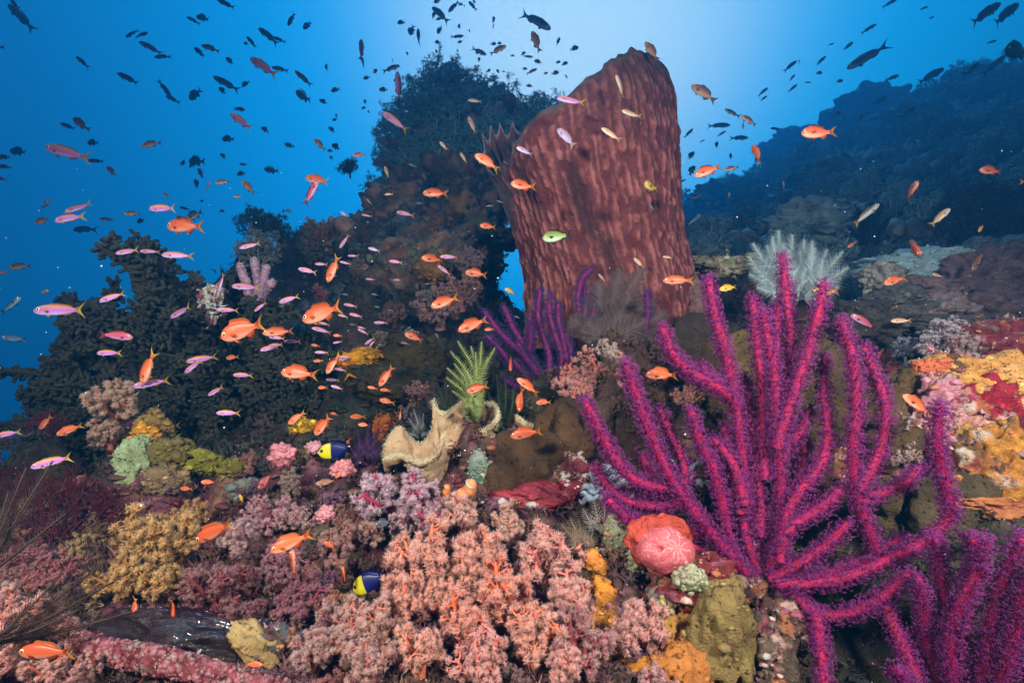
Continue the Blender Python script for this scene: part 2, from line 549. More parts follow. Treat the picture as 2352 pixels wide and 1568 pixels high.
PAL = {
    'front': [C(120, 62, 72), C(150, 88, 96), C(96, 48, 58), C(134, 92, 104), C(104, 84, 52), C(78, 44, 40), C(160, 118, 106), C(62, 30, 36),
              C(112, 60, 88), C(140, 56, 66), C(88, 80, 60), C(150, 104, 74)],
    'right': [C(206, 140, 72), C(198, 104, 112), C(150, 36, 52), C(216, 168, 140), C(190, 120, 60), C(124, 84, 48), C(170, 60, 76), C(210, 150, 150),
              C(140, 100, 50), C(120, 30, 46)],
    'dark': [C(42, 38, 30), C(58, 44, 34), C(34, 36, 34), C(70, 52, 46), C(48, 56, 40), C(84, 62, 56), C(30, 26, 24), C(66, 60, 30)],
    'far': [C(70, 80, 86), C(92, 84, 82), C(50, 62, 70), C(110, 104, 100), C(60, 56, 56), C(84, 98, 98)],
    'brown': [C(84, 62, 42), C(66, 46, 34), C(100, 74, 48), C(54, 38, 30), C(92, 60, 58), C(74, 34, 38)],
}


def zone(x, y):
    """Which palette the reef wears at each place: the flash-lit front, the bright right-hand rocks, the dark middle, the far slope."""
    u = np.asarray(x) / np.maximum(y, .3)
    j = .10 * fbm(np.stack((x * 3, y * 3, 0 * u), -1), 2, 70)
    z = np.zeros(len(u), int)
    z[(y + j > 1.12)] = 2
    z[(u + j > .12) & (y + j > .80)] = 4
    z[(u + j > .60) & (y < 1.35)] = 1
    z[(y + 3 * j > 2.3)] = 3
    z[(u + j > .36) & (y < .93)] = 2  # dark palette paints in the shade of the hollow under the whips
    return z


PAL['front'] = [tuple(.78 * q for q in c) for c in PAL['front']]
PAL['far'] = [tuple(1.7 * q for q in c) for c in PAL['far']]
_keys = ['front', 'right', 'dark', 'far', 'brown']


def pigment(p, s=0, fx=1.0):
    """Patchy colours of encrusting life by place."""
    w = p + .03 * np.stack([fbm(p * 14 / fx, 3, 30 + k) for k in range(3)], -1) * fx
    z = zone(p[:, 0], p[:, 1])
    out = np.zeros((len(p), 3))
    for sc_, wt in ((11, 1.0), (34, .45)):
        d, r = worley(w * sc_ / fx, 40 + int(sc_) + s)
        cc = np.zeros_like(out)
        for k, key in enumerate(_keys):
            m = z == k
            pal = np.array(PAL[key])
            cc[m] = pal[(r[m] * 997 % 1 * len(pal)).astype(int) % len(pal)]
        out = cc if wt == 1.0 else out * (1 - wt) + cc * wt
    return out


gu = np.linspace(-1.65, 1.65, 660)
gd = np.concatenate((np.exp(np.linspace(math.log(.32), math.log(11.9), 470)),))
U, Dd = np.meshgrid(gu, gd, indexing='ij')
X, Y = U * Dd, Dd
Z = ground_z(X.ravel(), Y.ravel()).reshape(X.shape)
gp = np.stack((X, Y, Z), -1).reshape(-1, 3)
nu, nd = X.shape
i, j = np.meshgrid(np.arange(nu - 1), np.arange(nd - 1), indexing='ij')
gf = np.stack((i * nd + j, (i + 1) * nd + j, (i + 1) * nd + j + 1, i * nd + j + 1), -1).reshape(-1, 4)
mb = MB()
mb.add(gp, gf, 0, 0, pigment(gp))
g = mb.build("reef_slope", M['ground'])
g["kind"] = "structure"
# the sea bed far below, and the rock under and behind the diver
mb = MB()
sx, sy = np.meshgrid(np.linspace(-19, 19, 90), np.linspace(-3, 13, 60), indexing='ij')
sz = -5.2 + .35 * fbm(np.stack((sx * .5, sy * .5, sx * 0), -1), 3, 5)
i, j = np.meshgrid(np.arange(89), np.arange(59), indexing='ij')
mb.add(np.stack((sx, sy, sz), -1), np.stack((i * 60 + j, (i + 1) * 60 + j, (i + 1) * 60 + j + 1, i * 60 + j + 1), -1).reshape(-1, 4), 0, 0, C(92, 96, 96))
o = mb.build("sea_bed_ground", M['ground'])
o["kind"] = "structure"


# ------------------------------------------------------------------ lumps
def lump_mb(r, amp=.25, freq=1.4, seed=0, n=5, fine=.05, ffreq=9, ridge=0.0, flat=0.0, holes=0, pig=None):
    v, f = ico(n)
    r = np.asarray(r, float)
    R = 1 + amp * fbm(v * freq, 3, seed) + fine * fbm(v * ffreq, 3, seed + 5)
    if ridge:
        R = R + ridge * np.abs(fbm(v * freq * 2.4, 2, seed + 9))
    for k in range(holes):                              # mouths of a sponge
        c = unit(np.array((math.sin(k * 2.4 + seed) * .8, -.55 - .4 * hashf(np.array([k]), np.array([seed]), np.array([1]))[0], math.cos(k * 2.4 + seed) * .8)))
        a = np.arccos(np.clip(v @ c, -1, 1))
        R = R - .30 * np.exp(-(a / .13) ** 2) + .08 * np.exp(-((a - .24) / .09) ** 2)
    V = v * R[:, None] * r
    if flat:
        V[:, 2] = np.where(V[:, 2] < 0, V[:, 2] * flat, V[:, 2])
    mb = MB()
    mb.add(V, f, 0, (v[:, 2] + 1) / 2, pig)
    return mb


MOTT = [C(214, 170, 160), C(150, 60, 70), C(196, 120, 80), C(120, 84, 70), C(206, 190, 180), C(170, 90, 110), C(96, 70, 50)]


def lump(name, label, cat, loc, r, color, m='sponge_lump', group=None, rot=(0, 0, 0), grow=0, **kw):
    b = lump_mb(r, **kw)
    v = b.v[0]
    n = unit(v / np.asarray(r) ** 2)
    if m == 'crust':                                     # patches of other crusts over the main colour
        sd = kw.get('seed', 0)
        w = v + .010 * np.stack([fbm(v * 45, 3, sd + q) for q in range(3)], -1)
        _, rid = worley(w * 46, sd)
        pal = np.array(MOTT)
        oth = pal[(rid * 991 % 1 * len(pal)).astype(int) % len(pal)]
        mk = (((rid * 7919 % 1) < .36) * 1.0)[:, None] * .75
        b.p[0] = np.array(color) * (1 - mk) + oth * mk
        b.p[0] = b.p[0] * (1 + .25 * fbm(v * 120, 2, sd))[:, None]
        grow = grow or 150
    o = b.build(name, M['mottle' if m == 'crust' else m], None, (0, 0, 0))
    o.location = loc
    o.rotation_euler = rot
    o.color = (*color, 1)
    if grow:
        r_ = np.random.default_rng(kw.get('seed', 0))
        k = r_.integers(0, len(v), grow)
        L = .0032 * loc[1] ** .5 * np.exp(r_.normal(0, .5, grow))
        pal = np.array((MOTT if m == 'crust' else []) + [color, color, tuple(min(1, 1.5 * x) for x in color)])
        pg = pal[r_.integers(0, len(pal), grow)] * r_.uniform(.6, 1.25, (grow, 1))
        g_ = MB()
        h = grow // 3
        g_.balls(v[k[:h]], np.stack((L, L, L), -1)[:h] * r_.uniform(.5, 1.1, (h, 3)), 1, 0, pg[:h], None, .12)
        g_.balls(v[k[h:2 * h]], np.stack((L, L, L), -1)[h:2 * h] * (1.6, 1.6, .9), 1, 0, pg[h:2 * h], None, .2)
        for q in range(3):
            kk = k[2 * h:]
            g_.stars(v[kk] + r_.normal(size=(len(kk), 3)) * L[2 * h:, None], n[kk] + r_.normal(size=(len(kk), 3)) * .4, L[2 * h:] * 1.8, 6, .6, .13, 0, pg[2 * h:])
        c = g_.build("encrusting_growth", M['growth'], o)
        c["kind"] = "stuff"
    return tag(o, label, cat, group)


# ------------------------------------------------------------------ barrel sponge
def barrel():
    d0 = 1.72
    s = d0 / FD
    ty = np.array([112, 160, 200, 300, 390, 450, 560, 640, 790])
    cx = np.interp(np.arange(90, 800), ty, [1301, 1309, 1315, 1322, 1337, 1353, 1374, 1394, 1404])
    rr = np.interp(np.arange(90, 800), ty, [203, 219, 225, 230, 220, 207, 196, 197, 204])
    k = np.ones(41) / 41
    cx = np.convolve(np.pad(cx, 20, mode='edge'), k, 'valid')
    rr = np.convolve(np.pad(rr, 20, mode='edge'), k, 'valid')
    ct = np.array([-1, -.93, -.85, -.63, -.3, 0, .35, .62, .85, 1])
    fr = np.interp(np.linspace(-1, 1, 81), [-1, -.9, -.76, -.52, -.38, -.2, .05, .33, .58, .80, .93, 1], [408, 398, 378, 292, 268, 232, 182, 136, 112, 124, 150, 184])
    bk = np.array([356, 326, 312, 306, 300, 262, 206, 166, 160, 184])
    nt, nv = 640, 260
    th = np.arange(nt) * 2 * math.pi / nt
    c = np.cos(th)
    front = np.sin(th) >= 0
    rim = np.where(front, np.interp(c, np.linspace(-1, 1, 81), fr), np.interp(c, ct, bk))
    rim = np.array([np.mean(np.take(rim, range(q - 6, q + 7), mode='wrap')) for q in range(nt)])
    saw = np.abs(((th * 5.7 / math.pi * 2 + .4 * np.sin(th * 5)) % 1) - .5) * 2
    tooth = (saw ** 2) * np.interp(c, [-1, -.72, -.3, .2, 1], [18, 18, 11, 4, 3]) * np.where(front, 1, np.interp(c, [-.7, -.3], [1.9, .5])) + 5 * vnoise(np.stack((np.cos(th) * 16, np.sin(th) * 16, th * 0), -1), 4)
    rim = rim - tooth
    t = np.linspace(0, 1, nv)[None] ** .96
    py = 800 - (800 - rim[:, None]) * t
    cc = np.interp(py, np.arange(90, 800), cx)
    r = np.interp(py, np.arange(90, 800), rr)
    q = np.stack((np.cos(th)[:, None] * 7.6 + 0 * t, np.sin(th)[:, None] * 7.6 + 0 * t, (py - 500) / 150), -1)
    qs = q.reshape(-1, 3)
    wob = (1.5 * fbm(qs * (.55, .55, .8), 2, 50) + .55 * fbm(qs * (1.6, 1.6, 2.6), 2, 51)).reshape(nt, nv)
    ph = 74 * th[:, None] + 2.6 * wob
    rid = (.5 + .5 * np.cos(ph)) ** .8                                        # wandering upright ribs ...
    brk = fbm(np.stack((q[..., 0] * 2.2, q[..., 1] * 2.2, q[..., 2] * 7.5), -1).reshape(-1, 3), 3, 55).reshape(nt, nv)
    rid = rid * np.clip(.72 + .95 * brk, .05, 1.5)                            # ... broken into knobs
    rid, knob = rid.reshape(-1), brk.reshape(-1)
    fade = np.interp(t, [0, .93, 1], [1, 1, .35])
    dsp = (3.0 * rid + 1.6 * knob + 1.6 * fbm(qs * (3.1, 3.1, 5.5), 2, 59) + 7 * fbm(qs * .35, 2, 58)).reshape(nt, nv) * fade
    r = r + dsp - 4
    x = (cc + r * np.cos(th)[:, None] - 1176) * s
    y = d0 - r * np.sin(th)[:, None] * s * .92
    z = (784 - py) / FD * y
    V = np.stack((x, y, z), -1)
    thick = 20.0 * np.interp(c, [-1, -.6, 1], [.35, .7, 1])[:, None]          # the wall thins out at the low lip
    ti = np.linspace(0, 1, 60)[None]
    pyi = rim[:, None] + ti * (620 - rim[:, None]) + 2
    ci = np.interp(pyi, np.arange(90, 800), cx)
    ri = np.interp(pyi, np.arange(90, 800), rr) - thick * np.minimum(1, ti * 9) - 30 * ti ** 2
    qi = np.stack((np.cos(th)[:, None] * 9 + 0 * ti, np.sin(th)[:, None] * 9 + 0 * ti, pyi / 130), -1)
    ri = ri + 9 * np.minimum(1, ti * 6) * (1 - 2 * np.abs(fbm(qi.reshape(-1, 3), 2, 60))).reshape(nt, 60)
    yi = d0 - ri * np.sin(th)[:, None] * s * .92
    Vi = np.stack(((ci + ri * np.cos(th)[:, None] - 1176) * s, yi, (784 - pyi) / FD * yi), -1)
    A = np.concatenate((V, Vi), 1)
    n = A.shape[1]
    i, j = np.meshgrid(np.arange(nt), np.arange(n - 1), indexing='ij')
    i2 = (i + 1) % nt
    F = np.stack((i * n + j, i2 * n + j, i2 * n + j + 1, i * n + j + 1), -1).reshape(-1, 4)
    rn = np.clip(rid * .85 + .25 * knob - .08, 0, 1).reshape(nt, nv, 1)
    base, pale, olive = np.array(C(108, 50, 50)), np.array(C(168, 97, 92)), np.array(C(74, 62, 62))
    up = np.clip((330 - py) / 240, 0, 1)[..., None]                           # upper flank greyed: the light fading upwards is painted into the colour
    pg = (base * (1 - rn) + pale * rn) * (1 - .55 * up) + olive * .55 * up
    spots = np.clip(fbm(qs * .42, 2, 66) - .62, 0, .3).reshape(nt, nv, 1) / .3
    pg = pg * (1 - .75 * spots) + np.array(C(46, 22, 24)) * .75 * spots
    lip = np.clip((t[..., None] - .975) / .02, 0, 1) * np.interp(c, [-1, -.2, .6], [.8, .6, .25])[:, None, None]
    pg = pg * (1 - lip) + np.array(C(176, 166, 170)) * lip
    pgi = np.broadcast_to(np.array(C(96, 76, 80)), Vi.shape)
    base_pt = np.array(((1404 - 1176) * s, d0, (784 - 800) * s))
    t_ = thing("barrel_sponge", "giant dark red ribbed barrel sponge with slanting open rim", "sponge", base_pt)
    mb = MB()
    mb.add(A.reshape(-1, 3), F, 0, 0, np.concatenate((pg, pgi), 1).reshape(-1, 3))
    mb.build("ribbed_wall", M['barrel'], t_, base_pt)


barrel()


# ------------------------------------------------------------------ branching growth
def lobed(seed, h, n1=7, n2=11, n3=4, L1=(.38, .62), L2=.14, L3=.06, fan_=(.25, 1.1), r0=.075, trunk=.28):
    """A fleshy trunk with upright lobes; every lobe carries twigs, every twig twiglets: [(points, radii)], tips [(point, direction)]."""
    R = random.Random(seed)
    segs, tips = [], []
    V3 = lambda *a: np.array(a, float)
    g = lambda s: V3(R.gauss(0, s), R.gauss(0, s), R.gauss(0, s))
    top = V3(R.gauss(0, .03), R.gauss(0, .03), trunk) * h
    segs.append((np.array([V3(0, 0, -.08 * h), top * .5 + g(.015 * h), top]), np.array([r0 * 1.25, r0, r0 * .85]) * h))
    for a in range(n1):
        az = a * 2.4 + R.uniform(-.4, .4)
        tl = R.uniform(*fan_) if a else .12
        d = V3(math.cos(az) * math.sin(tl), math.sin(az) * math.sin(tl), math.cos(tl))
        b0 = top * R.uniform(.55, 1.0)
        L = R.uniform(*L1) * h * (1 - .18 * tl)
        m = b0 + d * L * .5 + g(.03 * h)
        e = m + unit(d + V3(0, 0, .45)) * L * .5
        r1 = r0 * .55 * h
        segs.append((np.array([b0, m, e]), np.array([r1, r1 * .8, r1 * .45])))
        for q in range(n2):
            f = R.uniform(.28, 1.0)
            p = b0 + (m - b0) * f * 2 if f < .5 else m + (e - m) * (f * 2 - 1)
            ax = unit(e - b0)
            o = g(1.0)
            o = unit(o - ax * o.dot(ax) + ax * R.uniform(.1, .9))
            p2 = p + o * L2 * h * R.uniform(.7, 1.2) * (1.15 - .4 * f)
            segs.append((np.array([p, (p + p2) / 2 + g(.008 * h), p2]), np.array([r1 * .42, r1 * .34, r1 * .26])))
            for w in range(n3):
                o2 = unit(o + g(.55))
                p3 = p2 + o2 * L3 * h * R.uniform(.6, 1.2) - o * L2 * h * R.uniform(0, .35)
                segs.append((np.array([p2 - o * L2 * h * .1, (p2 + p3) / 2, p3]), np.array([r1 * .24, r1 * .2, r1 * .16])))
                tips.append((p3, o2))
    return segs, tips


def soft_meshes(seed, h, kind):
    """(stalk mesh, crown mesh) of one soft coral; kinds: fluffy, dense, bead, knob, wispy."""
    global rng
    rng = np.random.default_rng(seed)
    par = {'fluffy': dict(), 'dense': dict(n1=11, n2=12, n3=4, L1=(.42, .60), L2=.11, L3=.05, fan_=(.3, 1.35), trunk=.2),
           'bead': dict(n1=7, n2=8, n3=3, L2=.12), 'knob': dict(n1=9, n2=11, n3=4, fan_=(.3, 1.25), L2=.13),
           'wispy': dict(n1=9, n2=12, n3=4, L1=(.45, .7), L2=.13, L3=.06, r0=.05, fan_=(.2, 1.0)),
           'bushy': dict(n1=13, n2=15, n3=4, L1=(.5, .8), L2=.15, L3=.07, r0=.035, fan_=(.1, 1.25), trunk=.12)}[kind]
    segs, tips = lobed(seed, h, **par)
    a = MB()
    for p, r in segs:
        a.tube(p, r, 10 if r[0] > h * .03 else (6 if r[0] > h * .012 else 4))
    b = MB()
    T = np.array([t for t, _ in tips])
    D = np.array([d for _, d in tips])
    if kind in ('fluffy', 'dense', 'wispy', 'bushy'):
        k = {'fluffy': 5, 'dense': 5, 'wispy': 4, 'bushy': 4}[kind]
        rc = {'fluffy': .030, 'dense': .026, 'wispy': .024, 'bushy': .030}[kind] * h
        off = unit(rng.normal(size=(len(T), k, 3)) + D[:, None] * .6)
        o = (T[:, None] + off * rc * rng.uniform(.3, 1.1, (len(T), k, 1))).reshape(-1, 3)
        b.stars(o, off.reshape(-1, 3), {'fluffy': .056, 'dense': .036, 'wispy': .040, 'bushy': .030}[kind] * h * rng.uniform(.7, 1.2, len(o)), 8, .35, .10)
    else:
        k = 9 if kind == 'bead' else 7
        rc = (.050 if kind == 'bead' else .036) * h
        off = unit(rng.normal(size=(len(T), k, 3)) + D[:, None] * .5)
        o = (T[:, None] + off * rc * rng.uniform(.6, 1.0, (len(T), k, 1))).reshape(-1, 3)
        rb = (.020 if kind == 'bead' else .012) * h
        b.balls(o, rb * rng.uniform(.7, 1.25, len(o)), 1, 0, None, None, .05)
        if kind == 'knob':
            b.stars(o, off.reshape(-1, 3), .024 * h, 5, .6, .16)
    top = max(v[:, 2].max() for v in b.v)
    for q in (a, b):
        q.v = [v / top for v in q.v]
    return a.mesh("stalk", M['stalk']), b.mesh("polyp_crown", M['bead' if kind in ('bead', 'knob') else 'polyp'])


SOFT = {k: [soft_meshes(100 * q + n, 1.0, k) for n in range(c_)] for q, (k, c_) in enumerate((('fluffy', 3), ('dense', 2), ('bead', 2), ('knob', 2), ('wispy', 2)))}
_softn = [0]


def soft(dx, dy, hpx, kind, color, label, lean=(0, 0), d=None, group=None, stalk=None, name="soft_coral", cat="soft coral", wide=1.0, sink=.06, gold=False):
    p = hit(dx, dy) if d is None else P(dx, dy, d)
    h = hpx / FD * p[1] * 1.06
    n = normal_at(p[0], p[1]) if d is None else np.array((0, 0, 1.0))
    dr = Vector(unit(n * .55 + np.array((lean[0], -.28 + lean[1], .75))))
    _softn[0] += 1
    k = _softn[0]
    st, cr = SOFT[kind][k % len(SOFT[kind])]
    t = thing(name, label, cat, p - np.array(dr) * h * sink, group)
    q = Vector((0, 0, 1)).rotation_difference(dr) @ Matrix.Rotation(k * 2.4, 3, 'Z').to_quaternion()
    t.rotation_euler = q.to_euler()
    t.scale = (h * wide, h * wide, h)
    for me, nm, cc in ((st, "stalk", stalk or tuple(min(1, x * 1.0) for x in color)), (cr, "polyp_crown", color)):
        o = link(nm, me, t)
        o.color = (*cc, 1)
        if nm == "polyp_crown" and (gold or (kind in ('fluffy', 'dense', 'wispy') and max(color) < .42)):
            o.material_slots[0].link = 'OBJECT'
            o.material_slots[0].material = M['polyp_gold' if gold else 'polyp_dark']
    return t
# ------------------------------------------------------------------ turf, crusts and nodules covering the reef (nobody could count them)
def scatter_growth():
    global rng
    rng = np.random.default_rng(5)
    n = 15000
    u = rng.uniform(-1.05, 1.05, n)
    d = np.exp(rng.uniform(math.log(.42), math.log(2.7), n))
    x, y = u * d, d
    z = ground_z(x, y)
    keep = (z - (-.9)) > 0
    x, y, z = x[keep], y[keep], z[keep]
    p = np.stack((x, y, z), -1)
    e = .012
    nx = ground_z(x - e, y) - ground_z(x + e, y)
    ny = ground_z(x, y - e) - ground_z(x, y + e)
    nn = unit(np.stack((nx, ny, np.full(len(x), 2 * e)), -1))
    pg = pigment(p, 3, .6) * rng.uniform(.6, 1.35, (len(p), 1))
    clump = fbm(p * 9, 2, 77)
    kind = (clump + .6 * rng.normal(size=len(p)))
    mb = MB()
    a = kind > .85                                      # nodules, in clusters
    q, nq = p[a], nn[a]
    r = .0050 * y[a] ** .6 * np.exp(rng.normal(0, .45, len(q)))
    for rep in range(3):
        off = rng.normal(size=q.shape) * r[:, None] * 1.3 * (rep > 0)
        mb.balls(q + off + nq * r[:, None] * .2, np.stack((r, r, r), -1) * rng.uniform(.6, 1.2, (len(q), 3)) * (1, .8, .62)[rep], 1, 0, pg[a] * (1, .85, 1.2)[rep], None, .12)
    b = (kind <= .85) & (kind > -.75)                   # turf tufts
    q, nq = p[b], nn[b]
    L = .011 * y[b] ** .6 * np.exp(rng.normal(0, .4, len(q)))
    for rep in range(9):
        off = rng.normal(size=q.shape) * L[:, None] * .5
        mb.spikes(q + off * (1, 1, .2), nq + rng.normal(size=q.shape) * .55, L * rng.uniform(.5, 1.3, len(q)), L * .11, 0, pg[b] * rng.uniform(.8, 1.3, (len(q), 1)))
    cc = kind <= -.75                                   # little crusts and plates
    q, nq = p[cc], nn[cc]
    r = .013 * y[cc] ** .5 * np.exp(np.clip(rng.normal(0, .35, len(q)), -1, .5))
    mb.balls(q, np.stack((r, r * .9, r * .35), -1), 2, 0, pg[cc] * 1.1, None, .10)
    o = mb.build("reef_growth", M['growth'])
    tag(o, "low turf, nodules and crusts growing all over the reef rock", "reef growth", None, "stuff")
    # small open polyps and white hydroid tufts in the flash-lit front
    m = (y < 1.4) & (rng.random(len(y)) < .28)
    mb = MB()
    q, nq = p[m], nn[m]
    for rep in range(7):
        off = rng.normal(size=q.shape) * .009 * (1, 1, .4)
        mb.stars(q + off + nq * .004, nq + rng.normal(size=q.shape) * .5, .009 * np.exp(rng.normal(0, .3, len(q))), 7, .5, .12, 0, pg[m] * rng.uniform(.9, 1.9, (len(q), 1)) + .02)
    m = (y < 1.6) & (rng.random(len(y)) < .30)          # white grains
    q = p[m] + nn[m] * .005 + rng.normal(size=p[m].shape) * .01 * (1, 1, .3)
    mb.balls(q, .0008 * np.exp(rng.normal(0, .35, len(q))), 1, 0, (.8, .76, .72))
    o = mb.build("tiny_polyp_growth", M['growth'])
    tag(o, "tiny pale polyps dotted over the front of the reef", "reef growth", None, "stuff")


scatter_growth()


MINI = []


def mini_corals():
    """The carpet of finger-high soft corals that fills the gaps of the front reef."""
    global rng
    rng = np.random.default_rng(8)
    R = random.Random(8)
    protos = []
    for q in range(4):
        segs, tips = lobed(900 + q, 1.0, n1=6, n2=6, n3=3, L1=(.45, .7), L2=.17, L3=.08)
        b = MB()
        for p, r in segs:
            if r[0] > .02:
                b.tube(p, r, 5, 0, 0)
        T, D = np.array([t for t, _ in tips]), np.array([d for _, d in tips])
        o = np.repeat(T, 4, 0) + rng.normal(size=(len(T) * 4, 3)) * .03
        b.stars(o, np.repeat(D, 4, 0) + rng.normal(size=o.shape) * .6, .075, 6, .4, .12)
        protos.append((np.vstack(b.v), b.f, np.concatenate(b.t)))
    MINI.extend(protos)
    cols = {0: [C(150, 84, 92), C(190, 110, 104), C(132, 70, 84), C(170, 120, 110), C(206, 130, 110), C(120, 84, 60), C(176, 140, 90), C(140, 90, 120), C(110, 60, 60)],
            1: [C(216, 150, 140), C(206, 140, 90), C(190, 90, 96), C(220, 180, 170)], 2: [C(80, 66, 56), C(96, 60, 58), C(70, 76, 60), C(110, 84, 76)],
            4: [C(120, 84, 66), C(140, 80, 76), C(96, 76, 56), C(170, 110, 96)], 3: [C(90, 96, 96)]}
    mb = MB()
    for k in range(560):
        d = math.exp(R.uniform(math.log(.58), math.log(1.9)))
        x = R.uniform(-.92, .95) * d
        z = float(ground_z(np.array([x]), np.array([d]))[0])
        sx_, sy_ = 1176 + x / d * FD, 784 - z / d * FD
        if (180 < sx_ < 690 and 1400 < sy_) or (1500 < sx_ and sy_ > 1250) or (820 < sx_ < 1340 and 960 < sy_ < 1170):
            continue
        n = normal_at(x, d)
        h = R.uniform(.022, .055) * d ** .4
        v, fs, t = protos[k % 4]
        a = R.uniform(0, 6.28)
        w = v[:, 0:1] * np.array((math.cos(a), math.sin(a), 0)) + v[:, 1:2] * np.array((-math.sin(a), math.cos(a), 0))
        ax = unit(n * .6 + np.array((R.gauss(0, .2), -.3, .7)))
        u_ = unit(np.cross(ax, (0.1, 1, 0)))
        v_ = np.cross(ax, u_)
        P_ = np.array((x, d, z)) + h * (w[:, 0:1] * u_ + w[:, 1:2] * v_ + v[:, 2:3] * ax)
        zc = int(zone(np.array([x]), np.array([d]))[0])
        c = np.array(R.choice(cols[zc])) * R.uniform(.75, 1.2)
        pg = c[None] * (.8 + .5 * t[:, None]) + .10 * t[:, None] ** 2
        n0 = mb.n
        mb.v.append(P_); mb.t.append(t); mb.p.append(pg); mb.n += len(P_)
        for f, m_ in fs:
            mb.f.append((f + n0, 0))
    o = mb.build("soft_coral_carpet", M['growth'])
    tag(o, "carpet of finger-high soft corals filling every gap of the front reef", "soft coral", None, "stuff")


mini_corals()


def on_lump_growth(obj_pts, nrm, n, size, pal, mb, seed):
    r_ = np.random.default_rng(seed)
    k = r_.integers(0, len(obj_pts), n)
    p, nn = obj_pts[k], nrm[k]
    pal = np.array(pal)
    pg = pal[r_.integers(0, len(pal), n)] * r_.uniform(.6, 1.4, (n, 1))
    L = size * np.exp(np.clip(r_.normal(0, .45, n), -1, .8))
    h = n // 2
    mb.balls(p[:h], np.stack((L, L, L * .8), -1)[:h] * r_.uniform(.6, 1.2, (h, 3)), 1, 0, pg[:h], None, .15)
    for rep in range(5):
        mb.stars(p[h:] + r_.normal(size=p[h:].shape) * L[h:, None] * .7, nn[h:] + r_.normal(size=p[h:].shape) * .6, L[h:] * r_.uniform(.35, .7, n - h), 6, .6, .13, 0, pg[h:])


# ------------------------------------------------------------------ the coral-grown outcrop left of the barrel sponge
def outcrop():
    pal = [C(92, 80, 70), C(112, 88, 76), C(76, 80, 78), C(134, 100, 84), C(96, 98, 80), C(66, 66, 66), C(156, 120, 108), C(120, 80, 64), C(150, 110, 60)]
    spec = [((1095, 320), 3.3, (.29, .26, .22), 1), ((1010, 400), 3.2, (.23, .24, .20), 2), ((1095, 440), 3.1, (.19, .22, .20), 3),
            ((955, 510), 2.8, (.23, .22, .16), 4), ((1070, 540), 2.6, (.15, .2, .20), 5), ((850, 575), 2.7, (.20, .2, .12), 6),
            ((980, 640), 2.3, (.23, .2, .17), 7), ((1175, 320), 3.4, (.20, .22, .13), 8), ((745, 590), 2.6, (.145, .2, .10), 9), ((1150, 430), 3.2, (.13, .2, .14), 10)]
    base = P(1040, 700, 2.3)
    t = thing("coral_outcrop", "dark knobbly coral outcrop rising behind the fish, left of the barrel sponge", "coral outcrop", base)
    mb, gr = MB(), MB()
    for (c, d, r, s_) in spec:
        l = lump_mb(r, .28, 1.5, s_ * 7, 5, .10, 7, .25)
        v = l.v[0] + P(*c, d)
        w = v + .05 * np.stack([fbm(v * 9, 3, 90 + q) for q in range(3)], -1)
        dd, rr_ = worley(w * 9, 120)
        pg = np.array(pal)[(rr_ * 997 % 1 * len(pal)).astype(int) % len(pal)]
        mb.add(v, l.f[0][0], 0, 0, pg)
        on_lump_growth(v, unit(l.v[0]), 520, .013, pal, gr, s_)
    r_ = np.random.default_rng(12)
    for k in range(150):                                 # small bushy corals all over the rock
        v0 = mb.v[k % 10]
        q = r_.integers(0, len(v0))
        c0 = v0.mean(0)
        ax = unit(unit(v0[q] - c0) + np.array((0, -.35, .35)))
        if ax[1] > .4:
            continue
        u_ = unit(np.cross(ax, (.1, 1, .2)))
        v_ = np.cross(ax, u_)
        h = r_.uniform(.05, .11)
        v, fs, tt_ = MINI[k % 4]
        n0 = gr.n
        gr.v.append(v0[q] + h * (v[:, :1] * u_ + v[:, 1:2] * v_ + v[:, 2:] * ax)); gr.t.append(tt_)
        gr.p.append(np.broadcast_to(np.array(pal[r_.integers(0, len(pal))]) * r_.uniform(.7, 1.5), (len(v), 3))); gr.n += len(v)
        gr.f.extend((f + n0, 0) for f, _ in fs)
    mb.build("rock_core", M['outcrop'], t, base)
    g_ = gr.build("crust_growth", M['growth'], t, base)
    g_["kind"] = "stuff"


outcrop()

_bush = [soft_meshes(500 + q, 1.0, 'bushy') for q in range(2)]


def bush(dx, dy, d, hpx, color, label, lean=0, n=0, group="feathery corals on the outcrop and far slope"):
    p = P(dx, dy, d) if dx < 1650 else hit(dx, dy)
    h = hpx / FD * p[1] * 1.12
    p = p - np.array((lean * .2, -.05, .22)) * h
    t = thing("feathery_coral", label, "soft coral", p, group)
    q = Vector((0, 0, 1)).rotation_difference(Vector((lean, -.15, 1)).normalized()) @ Matrix.Rotation(n * 1.9, 3, 'Z').to_quaternion()
    t.rotation_euler = q.to_euler()
    t.scale = (h * 1.05, h * 1.05, h)
    for me, nm in zip(_bush[n % 2], ("stalk", "polyp_crown")):
        o = link(nm, me, t)
        o.color = (*color, 1)
        o.material_slots[0].link = 'OBJECT'
        o.material_slots[0].material = M['bush']


